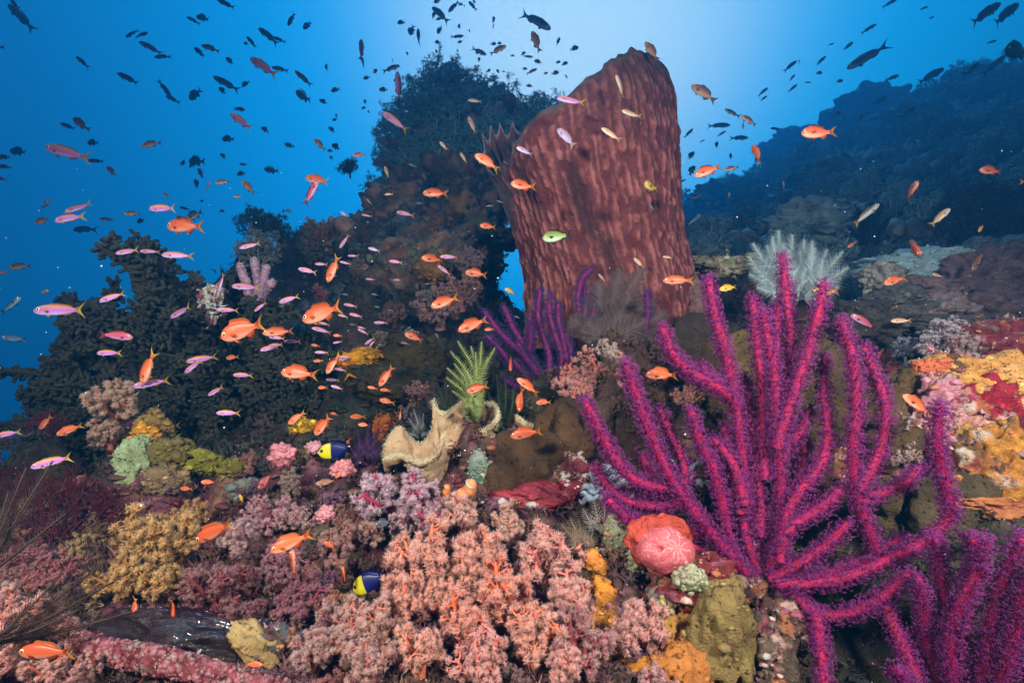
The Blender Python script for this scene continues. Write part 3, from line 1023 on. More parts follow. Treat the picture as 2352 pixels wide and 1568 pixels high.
TEAL, GREYB = C(130, 176, 190), C(150, 160, 160)
for q, (bx, by, bd, bh, le, txt) in enumerate([
        (1015, 290, 3.2, 175, -.1, "tall feathery coral bush crowning the outcrop, the topmost one"),
        (1085, 290, 3.2, 160, .1, "feathery coral bush on the outcrop just right of its topmost bush"),
        (965, 310, 3.2, 130, -.6, "feathery coral leaning out from the upper left edge of the outcrop"),
        (1145, 300, 3.25, 150, .15, "feathery coral bush midway along the top of the outcrop"),
        (1200, 310, 3.3, 135, .2, "feathery coral bush on the outcrop beside the sponge's jagged lip"),
        (1265, 300, 3.4, 110, .15, "feathery coral tips showing over the sponge's low rim"),
        (1050, 255, 3.3, 130, 0, "small feathery coral at the very summit of the outcrop"),
        (925, 350, 3.1, 115, -.8, "feathery coral fringing the left shoulder of the outcrop, upper tuft"),
        (920, 400, 3.1, 95, -.9, "feathery coral fringing the left shoulder of the outcrop, lower tuft"),
        (880, 440, 3.0, 70, -.7, "little feathery tuft where the outcrop's left flank steepens"),
        (1110, 350, 2.95, 120, .1, "dim feathery coral on the front of the outcrop below its summit"),
        (1000, 350, 2.95, 110, -.2, "dim feathery coral on the front left of the outcrop below its summit"),
        (1180, 350, 3.05, 105, .1, "dim feathery coral on the outcrop's front right, near the sponge lip"),
        (1050, 330, 2.95, 120, 0, "dim feathery coral in the very middle of the outcrop's upper face"),
        (960, 380, 2.95, 90, -.4, "dim feathery coral low on the outcrop's upper left face"),
        (1235, 330, 3.3, 90, .1, "feathery coral low behind the sponge's jagged lip")]):
    bush(bx, by, bd, bh, TEAL, txt, le, q)
bush(590, 600, 1.95, 105, C(150, 150, 146), "pale grey bushy soft coral on the saddle behind the black tree coral", -.1, 1)
bush(600, 540, 2.3, 85, C(56, 84, 92), "dark blue finger-like coral clump standing on the saddle against open water", 0, 2)
bush(640, 545, 2.35, 75, C(50, 78, 88), "smaller dark blue coral clump at the right end of the saddle clump", .2, 3)
bush(800, 395, 2.6, 40, C(40, 60, 66), "tiny dark feather tuft sticking out left of the outcrop", -.3, 4)

# ------------------------------------------------------------------ far slope on the right
farg = MB()
r_ = np.random.default_rng(3)
n_ = 4200
fu_, fd_ = r_.uniform(.30, 1.15, n_), np.exp(r_.uniform(math.log(2.5), math.log(11), n_))
fp = np.stack((fu_ * fd_, fd_, ground_z(fu_ * fd_, fd_)), -1)
fn = unit(np.stack((np.zeros(n_), np.full(n_, -.5), np.ones(n_)), -1))
for q in range(3):
    s_ = slice(q * 1400, q * 1400 + 1400)
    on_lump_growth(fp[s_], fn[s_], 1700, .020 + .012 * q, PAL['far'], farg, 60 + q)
for k in range(240):                                    # bushy growth softening the far slope's outline
    d = math.exp(r_.uniform(math.log(2.6), math.log(11.5)))
    x = r_.uniform(.30, 1.0) * d
    z = float(ground_z(np.array([x]), np.array([d]))[0])
    h = r_.uniform(.05, .10) * d ** .85
    v, fs, t = MINI[k % 4]
    a = r_.uniform(0, 6.28)
    w = np.stack((v[:, 0] * math.cos(a) - v[:, 1] * math.sin(a), v[:, 0] * math.sin(a) + v[:, 1] * math.cos(a), v[:, 2]), -1)
    n0 = farg.n
    farg.v.append(np.array((x, d, z - .1 * h)) + h * w); farg.t.append(t)
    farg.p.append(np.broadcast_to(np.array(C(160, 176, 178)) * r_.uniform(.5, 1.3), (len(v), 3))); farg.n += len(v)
    farg.f.extend((f + n0, 0) for f, _ in fs)
tag(farg.build("far_reef_growth", M['growth']), "blue-dim corals and crusts all over the far slope", "reef growth", None, "stuff")
for q, (x_, y_, d_, r3, txt) in enumerate([
        (1995, 270, 10.19, (0.556, 0.463, 0.463), "great round coral head on the skyline of the far slope"),
        (1850, 330, 12.27, (0.581, 0.484, 0.258), "low broad coral head on the hazy skyline nearer the sponge"),
        (1780, 345, 12.92, (0.360, 0.327, 0.163), "faintest coral head at the end of the far skyline"),
        (2140, 300, 7.06, (0.565, 0.424, 0.282), "broad dark coral head in the middle of the far slope"),
        (2310, 215, 7.44, (0.644, 0.429, 0.286), "dark coral head high on the far slope"),
        (1950, 430, 5.09, (0.391, 0.391, 0.209), "dim knoll of coral on the far slope above the white hydroid"),
        (1700, 470, 8.01, (0.582, 0.437, 0.291), "dark rise of the far slope right behind the sponge's edge"),
        (2120, 440, 4.24, (0.325, 0.325, 0.200), "bluish coral knoll on the far slope above the plate corals"),
        (1880, 520, 2.90, (0.220, 0.200, 0.100), "low shadowy knoll of the slope behind the white hydroid")]):
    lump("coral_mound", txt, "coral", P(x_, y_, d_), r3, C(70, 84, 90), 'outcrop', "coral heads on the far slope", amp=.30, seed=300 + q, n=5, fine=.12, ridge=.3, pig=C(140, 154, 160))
for q, (x_, y_, d_, h_, txt) in enumerate([
        (1960, 400, 4.2, 45, "small pale feathery coral on the far slope, below the round head"), (1800, 505, 3.0, 40, "feathery coral on the far slope next to the sponge"),
        (1900, 470, 3.3, 42, "wide feathery coral of the far slope above the white hydroid"), (2020, 500, 2.6, 48, "feathery coral beside the dark whips of the far slope"),
        (2170, 520, 2.5, 50, "feathery coral of the far slope above the plates' far end"), (1760, 560, 2.4, 38, "feathery tuft low beside the right foot of the sponge"),
        (2250, 420, 2.9, 46, "pale tuft on top of the brown bush at the slope's edge")]):
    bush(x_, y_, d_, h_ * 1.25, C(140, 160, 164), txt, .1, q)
bush(2290, 560, 2.15, 190, C(96, 70, 58), "big brown twiggy coral bush on the slope by the frame edge", 0, 2, None)
bush(2210, 470, 2.4, 75, C(86, 72, 64), "smaller brown twiggy bush left of the big brown one", -.2, 3, None)
bush(2335, 470, 2.3, 80, C(80, 64, 58), "brown twiggy coral rising behind the big brown bush", .1, 4, None)


# ------------------------------------------------------------------ black tree coral at the left
def black_coral(label, px, d, stems, seed):
    global rng
    rng = np.random.default_rng(seed)
    R = random.Random(seed)
    base = P(*px, d)
    t = thing("black_tree_coral", label, "coral", base, "black tree corals on the left ledge")
    s = d / FD

    for st in stems:
        b = MB()
        cup_o, cup_d = [], []

        def grow(p, q, r, k, dep):
            n = 7
            mid = (p + q) / 2 + rng.normal(size=3) * np.linalg.norm(q - p) * (.12, .3, .12)
            tt = np.linspace(0, 1, n)[:, None]
            pts = (1 - tt) ** 2 * p + 2 * tt * (1 - tt) * mid + tt ** 2 * q
            rad = r * (1 - .35 * tt[:, 0]) * (1 + .2 * rng.normal(size=n))
            b.tube(pts, rad, 8)
            L = np.linalg.norm(q - p)
            m = int(L / .0046) + 2
            f = rng.uniform(0, 1, m)
            c = np.stack([np.interp(f, tt[:, 0], pts[:, a]) for a in range(3)], -1)
            ax = unit(q - p)
            o = rng.normal(size=(m, 3))
            o = unit(o - (o @ ax)[:, None] * ax + ax * .35)
            cup_o.append(c + o * r * .6)
            cup_d.append(o)
            if k == 0:
                return
            for z in range(R.randint(4, 5) if dep else R.randint(7, 9)):
                f = R.uniform(.22, 1.0)
                a = (1 - f) ** 2 * p + 2 * f * (1 - f) * mid + f * f * q
                an = R.choice((-1, 1)) * R.uniform(.45, 1.0)
                dx_, dz_ = ax[0] * math.cos(an) - ax[2] * math.sin(an), ax[0] * math.sin(an) + ax[2] * math.cos(an)
                dr = unit(np.array((dx_, R.uniform(-.8, .5), dz_ + .1)))
                grow(a, a + dr * L * R.uniform(.20, .38), r * .8, k - 1, dep + 1)

        p0_, p1_ = P(*st[0], d + R.uniform(-.08, .08)), P(*st[1], d + R.uniform(-.12, .12))
        grow(p0_, p0_ + (p1_ - p0_) * .86, .0125, 2, 0)
        O, D_ = np.vstack(cup_o), np.vstack(cup_d)
        hh = rng.uniform(.010, .018, len(O))
        for o_, d_, h_ in zip(O, D_, hh):
            b.tube(np.array((o_, o_ + d_ * h_ * .7, o_ + d_ * h_)), (.0038, .0044, .0050), 5, 0, 0)
        br = b.build("branch", M['black'], t, base)


black_coral("big black tree coral spreading on the left ledge against open water", (330, 1130), 1.38,
            [((330, 1120), (150, 770)), ((330, 1110), (235, 640)), ((340, 1100), (330, 560)), ((360, 1110), (400, 590)), ((330, 1120), (110, 860)),
             ((340, 1120), (90, 960)), ((300, 1130), (75, 1050)), ((300, 950), (205, 690)), ((380, 1000), (440, 620)), ((250, 980), (110, 830)), ((360, 900), (380, 540)),
             ((300, 1130), (60, 930)), ((280, 1000), (190, 800)), ((380, 1060), (330, 760)), ((240, 1090), (140, 960))], 5)
black_coral("black tree coral behind the orange fish, middle one of the ledge", (520, 1120), 1.45,
            [((520, 1110), (470, 620)), ((520, 1110), (530, 640)), ((530, 1100), (600, 720)), ((520, 1100), (450, 760)), ((540, 1110), (650, 780)), ((500, 1000), (420, 680)),
             ((560, 1100), (620, 860)), ((500, 1110), (430, 900)), ((560, 1000), (560, 760)), ((480, 1080), (500, 860))], 6)
black_coral("low black tree coral nearest the yellow and orange sponges", (700, 1060), 1.5,
            [((690, 1060), (650, 800)), ((700, 1050), (720, 790)), ((700, 1050), (770, 850)), ((720, 1060), (820, 930)), ((660, 1070), (600, 900)), ((740, 1040), (760, 900)),
             ((640, 1080), (640, 930)), ((700, 1070), (690, 900))], 7)

# ------------------------------------------------------------------ whip corals (gorgonians)
def spline(pts, step):
    pts = np.asarray(pts, float)
    q = np.vstack((2 * pts[0] - pts[1], pts, 2 * pts[-1] - pts[-2]))
    out = []
    for i in range(1, len(q) - 2):
        n = max(2, int(np.linalg.norm(q[i + 1] - q[i]) / step))
        t = np.linspace(0, 1, n, endpoint=False)[:, None]
        out.append(.5 * (2 * q[i] + (q[i + 1] - q[i - 1]) * t + (2 * q[i - 1] - 5 * q[i] + 4 * q[i + 1] - q[i + 2]) * t ** 2 + (3 * q[i] - q[i - 1] - 3 * q[i + 1] + q[i + 2]) * t ** 3))
    out.append(pts[-1:])
    return np.vstack(out)


def whip(label, name, base, paths, core, fuzz, rad, plen, seed, dens=1.0, group=None, arms=5):
    """paths: [(distance at tip, distance at root, [(dx, dy) from tip to root])]."""
    global rng
    rng = np.random.default_rng(seed)
    base = np.asarray(base, float)
    t = thing(name, label, "gorgonian", base, group)
    for d0, d1, pp in paths:
        dd = np.linspace(d0, d1, len(pp))
        pts = spline([P(x, y, d) for (x, y), d in zip(pp, dd)], rad * .55)[::-1]
        n = len(pts)
        w = rad * (1 + .10 * vnoise(pts * 60)) * np.interp(np.linspace(0, 1, n), [0, .85, 1], [1.05, .95, .72])
        b = MB()
        b.tube(pts, w, 12, 0, 0, True, None)
        L = np.linalg.norm(np.diff(pts, axis=0), axis=1).sum()
        m = int(dens * L * 6.283 * rad / (.0041 ** 2))
        f = rng.uniform(0, 1, m)
        tt = np.linspace(0, 1, n)
        c = np.stack([np.interp(f, tt, pts[:, a]) for a in range(3)], -1)
        tg = unit(np.gradient(pts, axis=0))
        ax = np.stack([np.interp(f, tt, tg[:, a]) for a in range(3)], -1)
        o = rng.normal(size=(m, 3))
        o = unit(o - (o * ax).sum(-1, keepdims=True) * ax)
        r_at = np.interp(f, tt, w)[:, None]
        k = int(m * .03) + 12                            # a cap of polyps at the tip
        tipd = unit(rng.normal(size=(k, 3)) + tg[-1] * 1.2)
        c = np.vstack((c, np.repeat(pts[-1:], k, 0)))
        o = np.vstack((o, tipd))
        r_at = np.vstack((r_at, np.full((k, 1), rad * .75)))
        root = c + o * r_at * .9
        ln = plen * rng.uniform(.55, 1.15, (len(c), 1))
        head = root + (o + rng.normal(size=o.shape) * .25) * ln * .55
        pgv = rng.uniform(.7, 1.25, (len(c), 1))
        b.spikes(root, head - root, np.linalg.norm(head - root, axis=1) * 1.15, plen * .055, 1, np.tile(pgv, 3), 0, .35)
        b.stars(head, o, ln[:, 0] * .34, arms, .5, .11, 1, np.tile(pgv, 3))
        ob = b.build("branch", [M['whip'], M['whip_polyp']], t, base)
        ob.color = (*core, 1)
        ob.material_slots[1].link = 'OBJECT'
        ob.material_slots[1].material = fuzz
    return t


def fuzz_mat(name, c, tip):
    return mat(name, c, None, src='pig', tipc=tip, tipamt=.6, glow_through=.35, rough=.5)


def fuzz(name, c, tip):
    m = mat(name, c, None, src='const', tipc=tip, tipamt=.65, glow_through=.4, rough=.5)
    return m


F1 = fuzz("magenta_polyps", (.27, .006, .17), (.40, .14, .42))
F2 = fuzz("violet_polyps", (.085, .02, .19), (.19, .13, .38))
main = [
    (.80, .84, [(1628, 648), (1640, 720), (1664, 800), (1682, 880), (1694, 960), (1704, 1040), (1712, 1120), (1728, 1200), (1745, 1290), (1748, 1330)]),
    (.86, .80, [(1798, 596), (1806, 680), (1816, 770), (1808, 850), (1795, 920), (1784, 985)]),
    (.79, .83, [(1752, 722), (1766, 790), (1778, 860), (1782, 940), (1786, 1020), (1792, 1100), (1794, 1180), (1780, 1250), (1764, 1320)]),
    (.80, .79, [(1890, 656), (1880, 720), (1862, 790), (1838, 860), (1814, 930), (1792, 1000), (1786, 1030)]),
    (.77, .80, [(1524, 756), (1540, 805), (1578, 850), (1630, 880), (1668, 905), (1690, 930)]),
    (.75, .81, [(1440, 842), (1458, 900), (1482, 965), (1512, 1040), (1548, 1110), (1592, 1170), (1634, 1225), (1690, 1290), (1728, 1335)]),
    (.76, .79, [(1346, 926), (1372, 980), (1404, 1040), (1436, 1085), (1480, 1112), (1540, 1122)]),
    (.80, .80, [(1372, 1075), (1400, 1120), (1442, 1150), (1500, 1160), (1560, 1152)]),
    (.77, .81, [(1400, 1150), (1440, 1190), (1500, 1215), (1570, 1220), (1620, 1225)]),
    (.83, .80, [(1516, 945), (1536, 990), (1560, 1040), (1570, 1085), (1566, 1130)]),
    (.79, .82, [(1588, 948), (1608, 1010), (1636, 1070), (1656, 1140), (1668, 1210), (1690, 1280), (1716, 1325)]),
    (.82, .80, [(1474, 1050), (1492, 1095), (1508, 1140), (1530, 1165)]),
    (.76, .80, [(1932, 742), (1952, 800), (1964, 870), (1966, 950), (1960, 1030), (1962, 1100), (1978, 1170), (2000, 1230), (2022, 1290)]),
    (.79, .78, [(1984, 800), (2006, 855), (2030, 920), (2034, 985), (2018, 1045), (1990, 1095), (1972, 1125)]),
    (.82, .79, [(1894, 826), (1892, 890), (1900, 960), (1900, 1020), (1880, 1075), (1844, 1120), (1812, 1170), (1800, 1230), (1792, 1290)]),
    (.71, .79, [(2158, 936), (2152, 1000), (2158, 1065), (2172, 1120), (2180, 1180), (2140, 1232), (2080, 1265), (2010, 1298), (1930, 1328), (1850, 1340), (1780, 1338)]),
    (.80, .79, [(2108, 1078), (2080, 1105), (2040, 1125), (1996, 1142), (1974, 1160)]),
    (.80, .79, [(1938, 1118), (1906, 1150), (1862, 1180), (1826, 1200), (1806, 1225)]),
    (.77, .80, [(1945, 1205), (1900, 1250), (1850, 1285), (1800, 1312), (1770, 1330)]),
    (.73, .80, [(2084, 1318), (2040, 1360), (1990, 1392), (1930, 1412), (1872, 1408), (1836, 1376), (1800, 1345)]),
    (.70, .76, [(1892, 1590), (1890, 1530), (1884, 1480), (1878, 1430), (1866, 1400)]),
    (.72, .76, [(2116, 1580), (2090, 1520), (2062, 1460), (2040, 1405), (2030, 1372)]),
    (.86, .82, [(1728, 690), (1736, 750), (1744, 830), (1750, 920), (1752, 1010), (1758, 1100)]),
    (.85, .82, [(1712, 870), (1722, 930), (1728, 1000), (1736, 1070), (1744, 1150), (1748, 1230)]),
    (.84, .80, [(1606, 836), (1624, 862), (1652, 888)]),
    (.84, .81, [(1860, 940), (1836, 990), (1806, 1030), (1792, 1060)]),
    (.86, .82, [(1790, 690), (1786, 760), (1780, 840), (1782, 900)]),
    (.82, .80, [(1640, 1010), (1680, 1060), (1700, 1110), (1712, 1160)]),
    (.80, .86, [(1850, 1340), (1790, 1352), (1740, 1345), (1700, 1320)]),
    (.83, .82, [(1690, 1120), (1702, 1180), (1718, 1250), (1740, 1315)]),
    (.84, .82, [(1838, 1085), (1814, 1155), (1790, 1230), (1768, 1305)]),
    (.82, .80, [(2070, 1235), (2015, 1272), (1950, 1300), (1880, 1324), (1806, 1334)]),
    (.80, .82, [(1556, 1235), (1616, 1270), (1676, 1305), (1736, 1332)]),
    (.80, .84, [(1834, 1352), (1796, 1344), (1752, 1334), (1708, 1326)]),
    (.84, .81, [(1664, 985), (1676, 1050), (1690, 1120), (1700, 1180)]),
    (.85, .82, [(1850, 1010), (1842, 1070), (1822, 1120), (1800, 1165)]),
]
whip("large magenta whip coral with fuzzy violet polyps in the right foreground", "whip_coral", P(1750, 1345, .84), main, (.36, .002, .056), F1, .0064, .0128, 21, 1.9)
second = [
    (.66, .74, [(2232, 1238), (2246, 1290), (2230, 1350), (2214, 1430), (2206, 1510), (2212, 1600)]),
    (.65, .72, [(2345, 1240), (2318, 1300), (2290, 1370), (2274, 1450), (2262, 1530), (2240, 1620)]),
    (.66, .72, [(2262, 1246), (2244, 1310), (2200, 1400), (2180, 1480), (2190, 1580)]),
    (.64, .70, [(2372, 1300), (2348, 1370), (2330, 1450), (2310, 1530), (2290, 1610)]),
    (.70, .75, [(2148, 1240), (2160, 1310), (2172, 1390), (2176, 1470), (2186, 1560)]),
    (.71, .76, [(2110, 1330), (2120, 1400), (2130, 1480), (2150, 1560), (2170, 1610)]),
    (.66, .72, [(2390, 1420), (2370, 1490), (2350, 1560), (2320, 1620)]),
    (.66, .72, [(2060, 1540), (2090, 1580), (2130, 1620)]),
]
whip("second magenta whip coral cut off by the frame, nearest the camera", "whip_coral", P(2220, 1610, .75), second, (.33, .003, .056), F1, .0062, .0132, 22, 1.8)
violet = [
    (1.20, 1.28, [(1114, 718), (1150, 765), (1190, 805), (1232, 850), (1262, 890)]),
    (1.24, 1.28, [(1158, 706), (1180, 755), (1208, 800), (1236, 850), (1254, 880)]),
    (1.28, 1.28, [(1240, 668), (1236, 720), (1246, 770), (1262, 820), (1258, 880)]),
    (1.26, 1.28, [(1262, 678), (1262, 720), (1276, 770), (1290, 820), (1282, 870), (1264, 895)]),
    (1.22, 1.28, [(1216, 730), (1220, 775), (1216, 815), (1236, 860)]),
    (1.20, 1.28, [(1122, 775), (1150, 805), (1176, 842), (1214, 872), (1252, 892)]),
    (1.30, 1.30, [(1358, 618), (1338, 640), (1328, 680), (1330, 715)]),
    (1.31, 1.30, [(1344, 662), (1342, 700), (1346, 735), (1340, 780)]),
    (1.32, 1.30, [(1364, 658), (1366, 700), (1360, 740)]),
    (1.26, 1.28, [(1282, 700), (1284, 740), (1296, 790), (1298, 840), (1276, 885)]),
    (1.20, 1.27, [(1158, 872), (1186, 888), (1224, 898), (1256, 898)]),
    (1.24, 1.28, [(1190, 790), (1214, 830), (1240, 866), (1258, 890)]),
    (1.22, 1.27, [(1180, 830), (1210, 866), (1240, 890)]),
    (1.30, 1.30, [(1486, 672), (1488, 710), (1484, 750), (1480, 790)]),
    (1.27, 1.29, [(1300, 770), (1312, 820), (1300, 860), (1276, 896)]),
]
whip("smaller purple whip coral with slim arms before the foot of the barrel sponge", "whip_coral", P(1262, 900, 1.29), violet, (.20, .006, .09), F2, .0058, .0115, 23, 1.7)
farwhip = [(2.6, 2.7, [(1990 + a, b), (1994 + a * .6, b + 30), (2000 + a * .2, 560)]) for a, b in ((-20, 480), (10, 465), (34, 470), (52, 500), (-40, 520))]
whip("dark blue whip coral clump on the far slope behind the white hydroid", "whip_coral", P(2000, 560, 2.7), farwhip, C(20, 40, 60), F2, .012, .012, 24, .25)


# ------------------------------------------------------------------ feather shapes: hydroids and feather stars
def plumes(label, name, cat, base, fronds, color, rachis_c, seed, pin=.05, gap=.0045, ang=.9, curl=0.0, rr=.0022, pw=.0011, both=True, group=None, hairy=0.0):
    """fronds: [(P tip, P mid)]; every frond a part: a rachis with two combs of pinnules."""
    global rng
    rng = np.random.default_rng(seed)
    base = np.asarray(base, float)
    t = thing(name, label, cat, base, group)
    for tip, mid in fronds:
        pts = spline([base, mid, tip], gap)
        n = len(pts)
        f = np.linspace(0, 1, n)
        b = MB()
        b.tube(pts, rr * (1 - .7 * f) + .0006, 6, 1, 0)
        tg = unit(np.gradient(pts, axis=0))
        side = unit(np.cross(tg, (0, -1, .12)))
        s0 = f > .16
        for sg in (-1, 1):
            L = pin * np.sin(np.clip((f - .08) / .92, 0, 1) ** .6 * math.pi * .93 + .12)[s0] ** .7 * rng.uniform(.85, 1.1, s0.sum())
            dr = unit(side[s0] * sg * math.sin(ang) + tg[s0] * math.cos(ang) + rng.normal(size=(s0.sum(), 3)) * .06 + np.array((0, -curl, 0)))
            b.spikes(pts[s0], dr, L, pw, 0, None, 0, 1)
            if hairy:
                for hf in np.linspace(.2, .95, 7):
                    q = pts[s0] + dr * (L * hf)[:, None]
                    b.spikes(q, dr * .6 + tg[s0] * .8, L * hairy, pw * .8)
        o = b.build("frond", [M['feather'], M['stalk']], t, base)
        o.color = (*color, 1)
    return t


b0 = P(1830, 690, 1.55)
plumes("white feathery hydroid standing behind the magenta whip coral", "feather_hydroid", "hydroid", b0,
       [(P(x, y, d), P((1830 + x) / 2 + mx, (690 + y) / 2, d)) for x, y, mx, d in
        ((1730, 560, -8, 1.5), (1748, 592, -8, 1.52), (1722, 630, 0, 1.5), (1788, 530, -10, 1.6), (1820, 540, -6, 1.56), (1762, 565, -14, 1.54), (1800, 560, -10, 1.5), (1860, 600, 12, 1.5), (1905, 612, 12, 1.52), (1740, 620, -8, 1.5), (1840, 580, 6, 1.53), (1720, 590, -16, 1.5), (1775, 545, -14, 1.48), (1812, 575, -4, 1.46), (1866, 555, 14, 1.48), (1890, 600, 18, 1.46), (1925, 660, 10, 1.47), (1740, 660, -8, 1.46), (1790, 610, -6, 1.45), (1848, 552, 4, 1.55), (1872, 570, 8, 1.52), (1900, 575, 8, 1.55),
         (1935, 580, 6, 1.52), (1948, 615, 4, 1.5), (1930, 640, 0, 1.5), (1880, 630, 0, 1.5), (1770, 650, 0, 1.48), (1850, 620, 0, 1.46), (1806, 600, 0, 1.5))],
       C(186, 198, 204), C(150, 156, 160), 31, .054, .0038, .92, .12, .0018, .0011)
b1 = P(1390, 800, 1.28)
plumes("greyish brown feather hydroid fronds against the barrel sponge's foot", "feather_hydroid", "hydroid", b1,
       [(P(x, y, d), P(1390 + (x - 1390) * .4, (800 + y) / 2, d)) for x, y, d in
        ((1425, 620, 1.3), (1475, 618, 1.3), (1372, 650, 1.3), (1330, 690, 1.3), (1310, 735, 1.28), (1445, 690, 1.27), (1500, 690, 1.3), (1530, 720, 1.3), (1350, 740, 1.25), (1520, 780, 1.25), (1480, 740, 1.24))],
       C(104, 84, 84), C(60, 44, 40), 32, .042, .0030, .8, 0, .0016, .0010, hairy=.35)
b2 = P(1090, 985, 1.06)
plumes("yellow-green feather star with combed arms behind the tan cup sponge", "feather_star", "feather star", b2,
       [(P(x, y, d), P(1090 + (x - 1090) * .18 + mx * .5, 985 + (y - 985) * .62, d - .04)) for x, y, mx, d in
        ((1052, 784, 14, 1.08), (1036, 808, 4, 1.06), (1028, 846, -6, 1.03), (1026, 868, -6, 1.02), (1040, 898, -8, 1.0), (1082, 796, 14, 1.1), (1106, 786, 16, 1.08), (1136, 800, 10, 1.08),
         (1062, 840, 6, 1.0), (1070, 874, 0, .99), (1044, 836, -4, 1.04), (1120, 820, 6, 1.12), (1092, 810, 8, 1.06))],
       C(140, 152, 88), C(176, 172, 84), 33, .0175, .0052, 1.2, .1, .0022, .0016)
b3 = P(1150, 1010, 1.08)
plumes("dark green feather star right of the yellow-green one, arms curled", "feather_star", "feather star", b3,
       [(P(x, y, d), P(1150 + (x - 1150) * .5 + mx, 1010 + (y - 1010) * .6, d - .03)) for x, y, mx, d in
        ((1140, 860, 0, 1.12), (1160, 870, 6, 1.12), (1180, 890, 10, 1.1), (1122, 900, -8, 1.1), (1100, 905, -10, 1.12), (1196, 985, 10, 1.0), (1185, 1015, 6, 1.0), (1150, 960, 0, 1.0))],
       C(56, 66, 44), C(70, 84, 44), 34, .014, .0036, 1.1, .15, .002, .0010)
plumes("dark olive feather star tucked behind the tan cup sponge's tall lobe", "feather_star", "feather star", P(1035, 985, 1.14),
       [(P(x, y, 1.13), P((1035 + x) / 2, (985 + y) / 2 - 8, 1.1)) for x, y in ((1004, 880), (1020, 870), (1040, 880), (1012, 905), (1060, 890), (998, 925))],
       C(48, 60, 44), C(50, 60, 40), 35, .014, .0036, 1.1, .1, .002, .0010)
plumes("black and white feather star arms draped beside the tan cup sponge", "feather_star", "feather star", P(962, 1010, 1.1),
       [(P(x, y, 1.08), P((962 + x) / 2 + 4, (1010 + y) / 2, 1.05)) for x, y in ((938, 960), (950, 940), (972, 950), (930, 990), (984, 985), (958, 1050))],
       C(120, 124, 126), C(30, 30, 34), 36, .010, .0042, 1.2, .1, .0018, .0010)
plumes("small banded feather star arm in the slot of the tan cup sponge", "feather_star", "feather star", P(1102, 1075, .99),
       [(P(x, y, .985), P(x2, y2, .975)) for x, y, x2, y2 in ((1098, 1020, 1088, 1045), (1110, 1024, 1112, 1050), (1104, 1018, 1102, 1046))],
       C(150, 146, 136), C(30, 26, 26), 37, .009, .004, 1.2, .1, .0018, .0011)
plumes("dark purple feather star folded under the tan cup sponge's left lobe", "feather_star", "feather star", P(850, 1075, 1.02),
       [(P(x, y, 1.0), P((850 + x) / 2 - 6, (1075 + y) / 2, .97)) for x, y in ((800, 1020), (820, 985), (846, 975), (870, 985), (885, 1010), (810, 1050), (836, 1010), (862, 1020))],
       C(58, 26, 66), C(50, 20, 50), 38, .016, .0032, .9, .1, .002, .0016)
bL = P(-40, 1330, .62)
plumes("brown feathery hydroid with long pale stems entering at the left frame edge", "feather_hydroid", "hydroid", bL,
       [(P(x, y, d), P(-40 + (x + 40) * .45, 1330 + (y - 1330) * .5 + 8, d - .02)) for x, y, d in
        ((120, 1060, .66), (60, 1075, .66), (20, 1130, .64), (150, 1180, .66), (90, 1120, .68))], C(66, 48, 42), C(150, 122, 84), 39, .026, .0034, .8, 0, .0013, .0005, hairy=0)
plumes("brown feathery hydroid trailing flat over the pink soft corals at bottom left", "feather_hydroid", "hydroid", P(-30, 1480, .58),
       [(P(x, y, d), P(-30 + (x + 30) * .5, 1480 + (y - 1480) * .5 + 8, d - .02)) for x, y, d in
        ((270, 1330, .66), (240, 1290, .68), (300, 1405, .64), (180, 1400, .62), (130, 1330, .64), (60, 1395, .6))], C(70, 50, 40), C(140, 96, 66), 40, .024, .0034, .8, 0, .0013, .0005, hairy=0)
plumes("little white hydroid sprig by the base of the magenta whip coral", "feather_hydroid", "hydroid", P(1385, 1250, .86),
       [(P(x, y, .85), P((1385 + x) / 2, (1250 + y) / 2, .84)) for x, y in ((1340, 1170), (1365, 1150), (1390, 1160), (1350, 1200), (1405, 1185), (1330, 1215))],
       C(170, 160, 150), C(130, 110, 96), 41, .014, .004, .9, 0, .0010, .0006, hairy=.3)
plumes("beige hydroid tuft beside the little white sprig, its stems bending left", "feather_hydroid", "hydroid", P(1345, 1270, .84),
       [(P(x, y, .83), P((1345 + x) / 2, (1270 + y) / 2, .82)) for x, y in ((1290, 1205), (1310, 1190), (1330, 1195), (1290, 1240), (1365, 1215), (1375, 1240))],
       C(140, 116, 98), C(110, 84, 70), 42, .014, .0035, .9, 0, .0010, .0006, hairy=.3)


# ------------------------------------------------------------------ sea fans, seen broadside
def fan(label, px, d, hpx, color, seed, tilt=0.0, wide=1.0, group=None):
    global rng
    rng = np.random.default_rng(seed)
    R = random.Random(seed)
    h = hpx / FD * d
    base = P(*px, d)
    t = thing("sea_fan", label, "sea fan", base, group)
    b = MB()

    def grow(p, a, L, r, k):
        q = p + np.array((math.sin(a) * wide, R.uniform(-.08, .08), math.cos(a))) * L
        b.tube(np.array((p, (p + q) / 2 + rng.normal(size=3) * L * .06, q)), (r, r * .85, r * .75), 5, 0, None, k == 0)
        n = max(2, int(L / .004))
        o = p + (q - p) * rng.random((n, 1))
        b.spikes(o, rng.normal(size=(n, 3)), h * .022, h * .0028)
        if k:
            for s in (-1, 1) if R.random() < .93 else (1,):
                grow(q, a + s * R.uniform(.12, .5), L * R.uniform(.72, .97), r * .82, k - 1)

    for s in np.linspace(-.95, .95, 7):
        grow(base, tilt + s, h * .19, h * .014, 6)
    o = b.build("fan_lattice", M['crust'], t, base)
    o.color = (*color, 1)
    return t


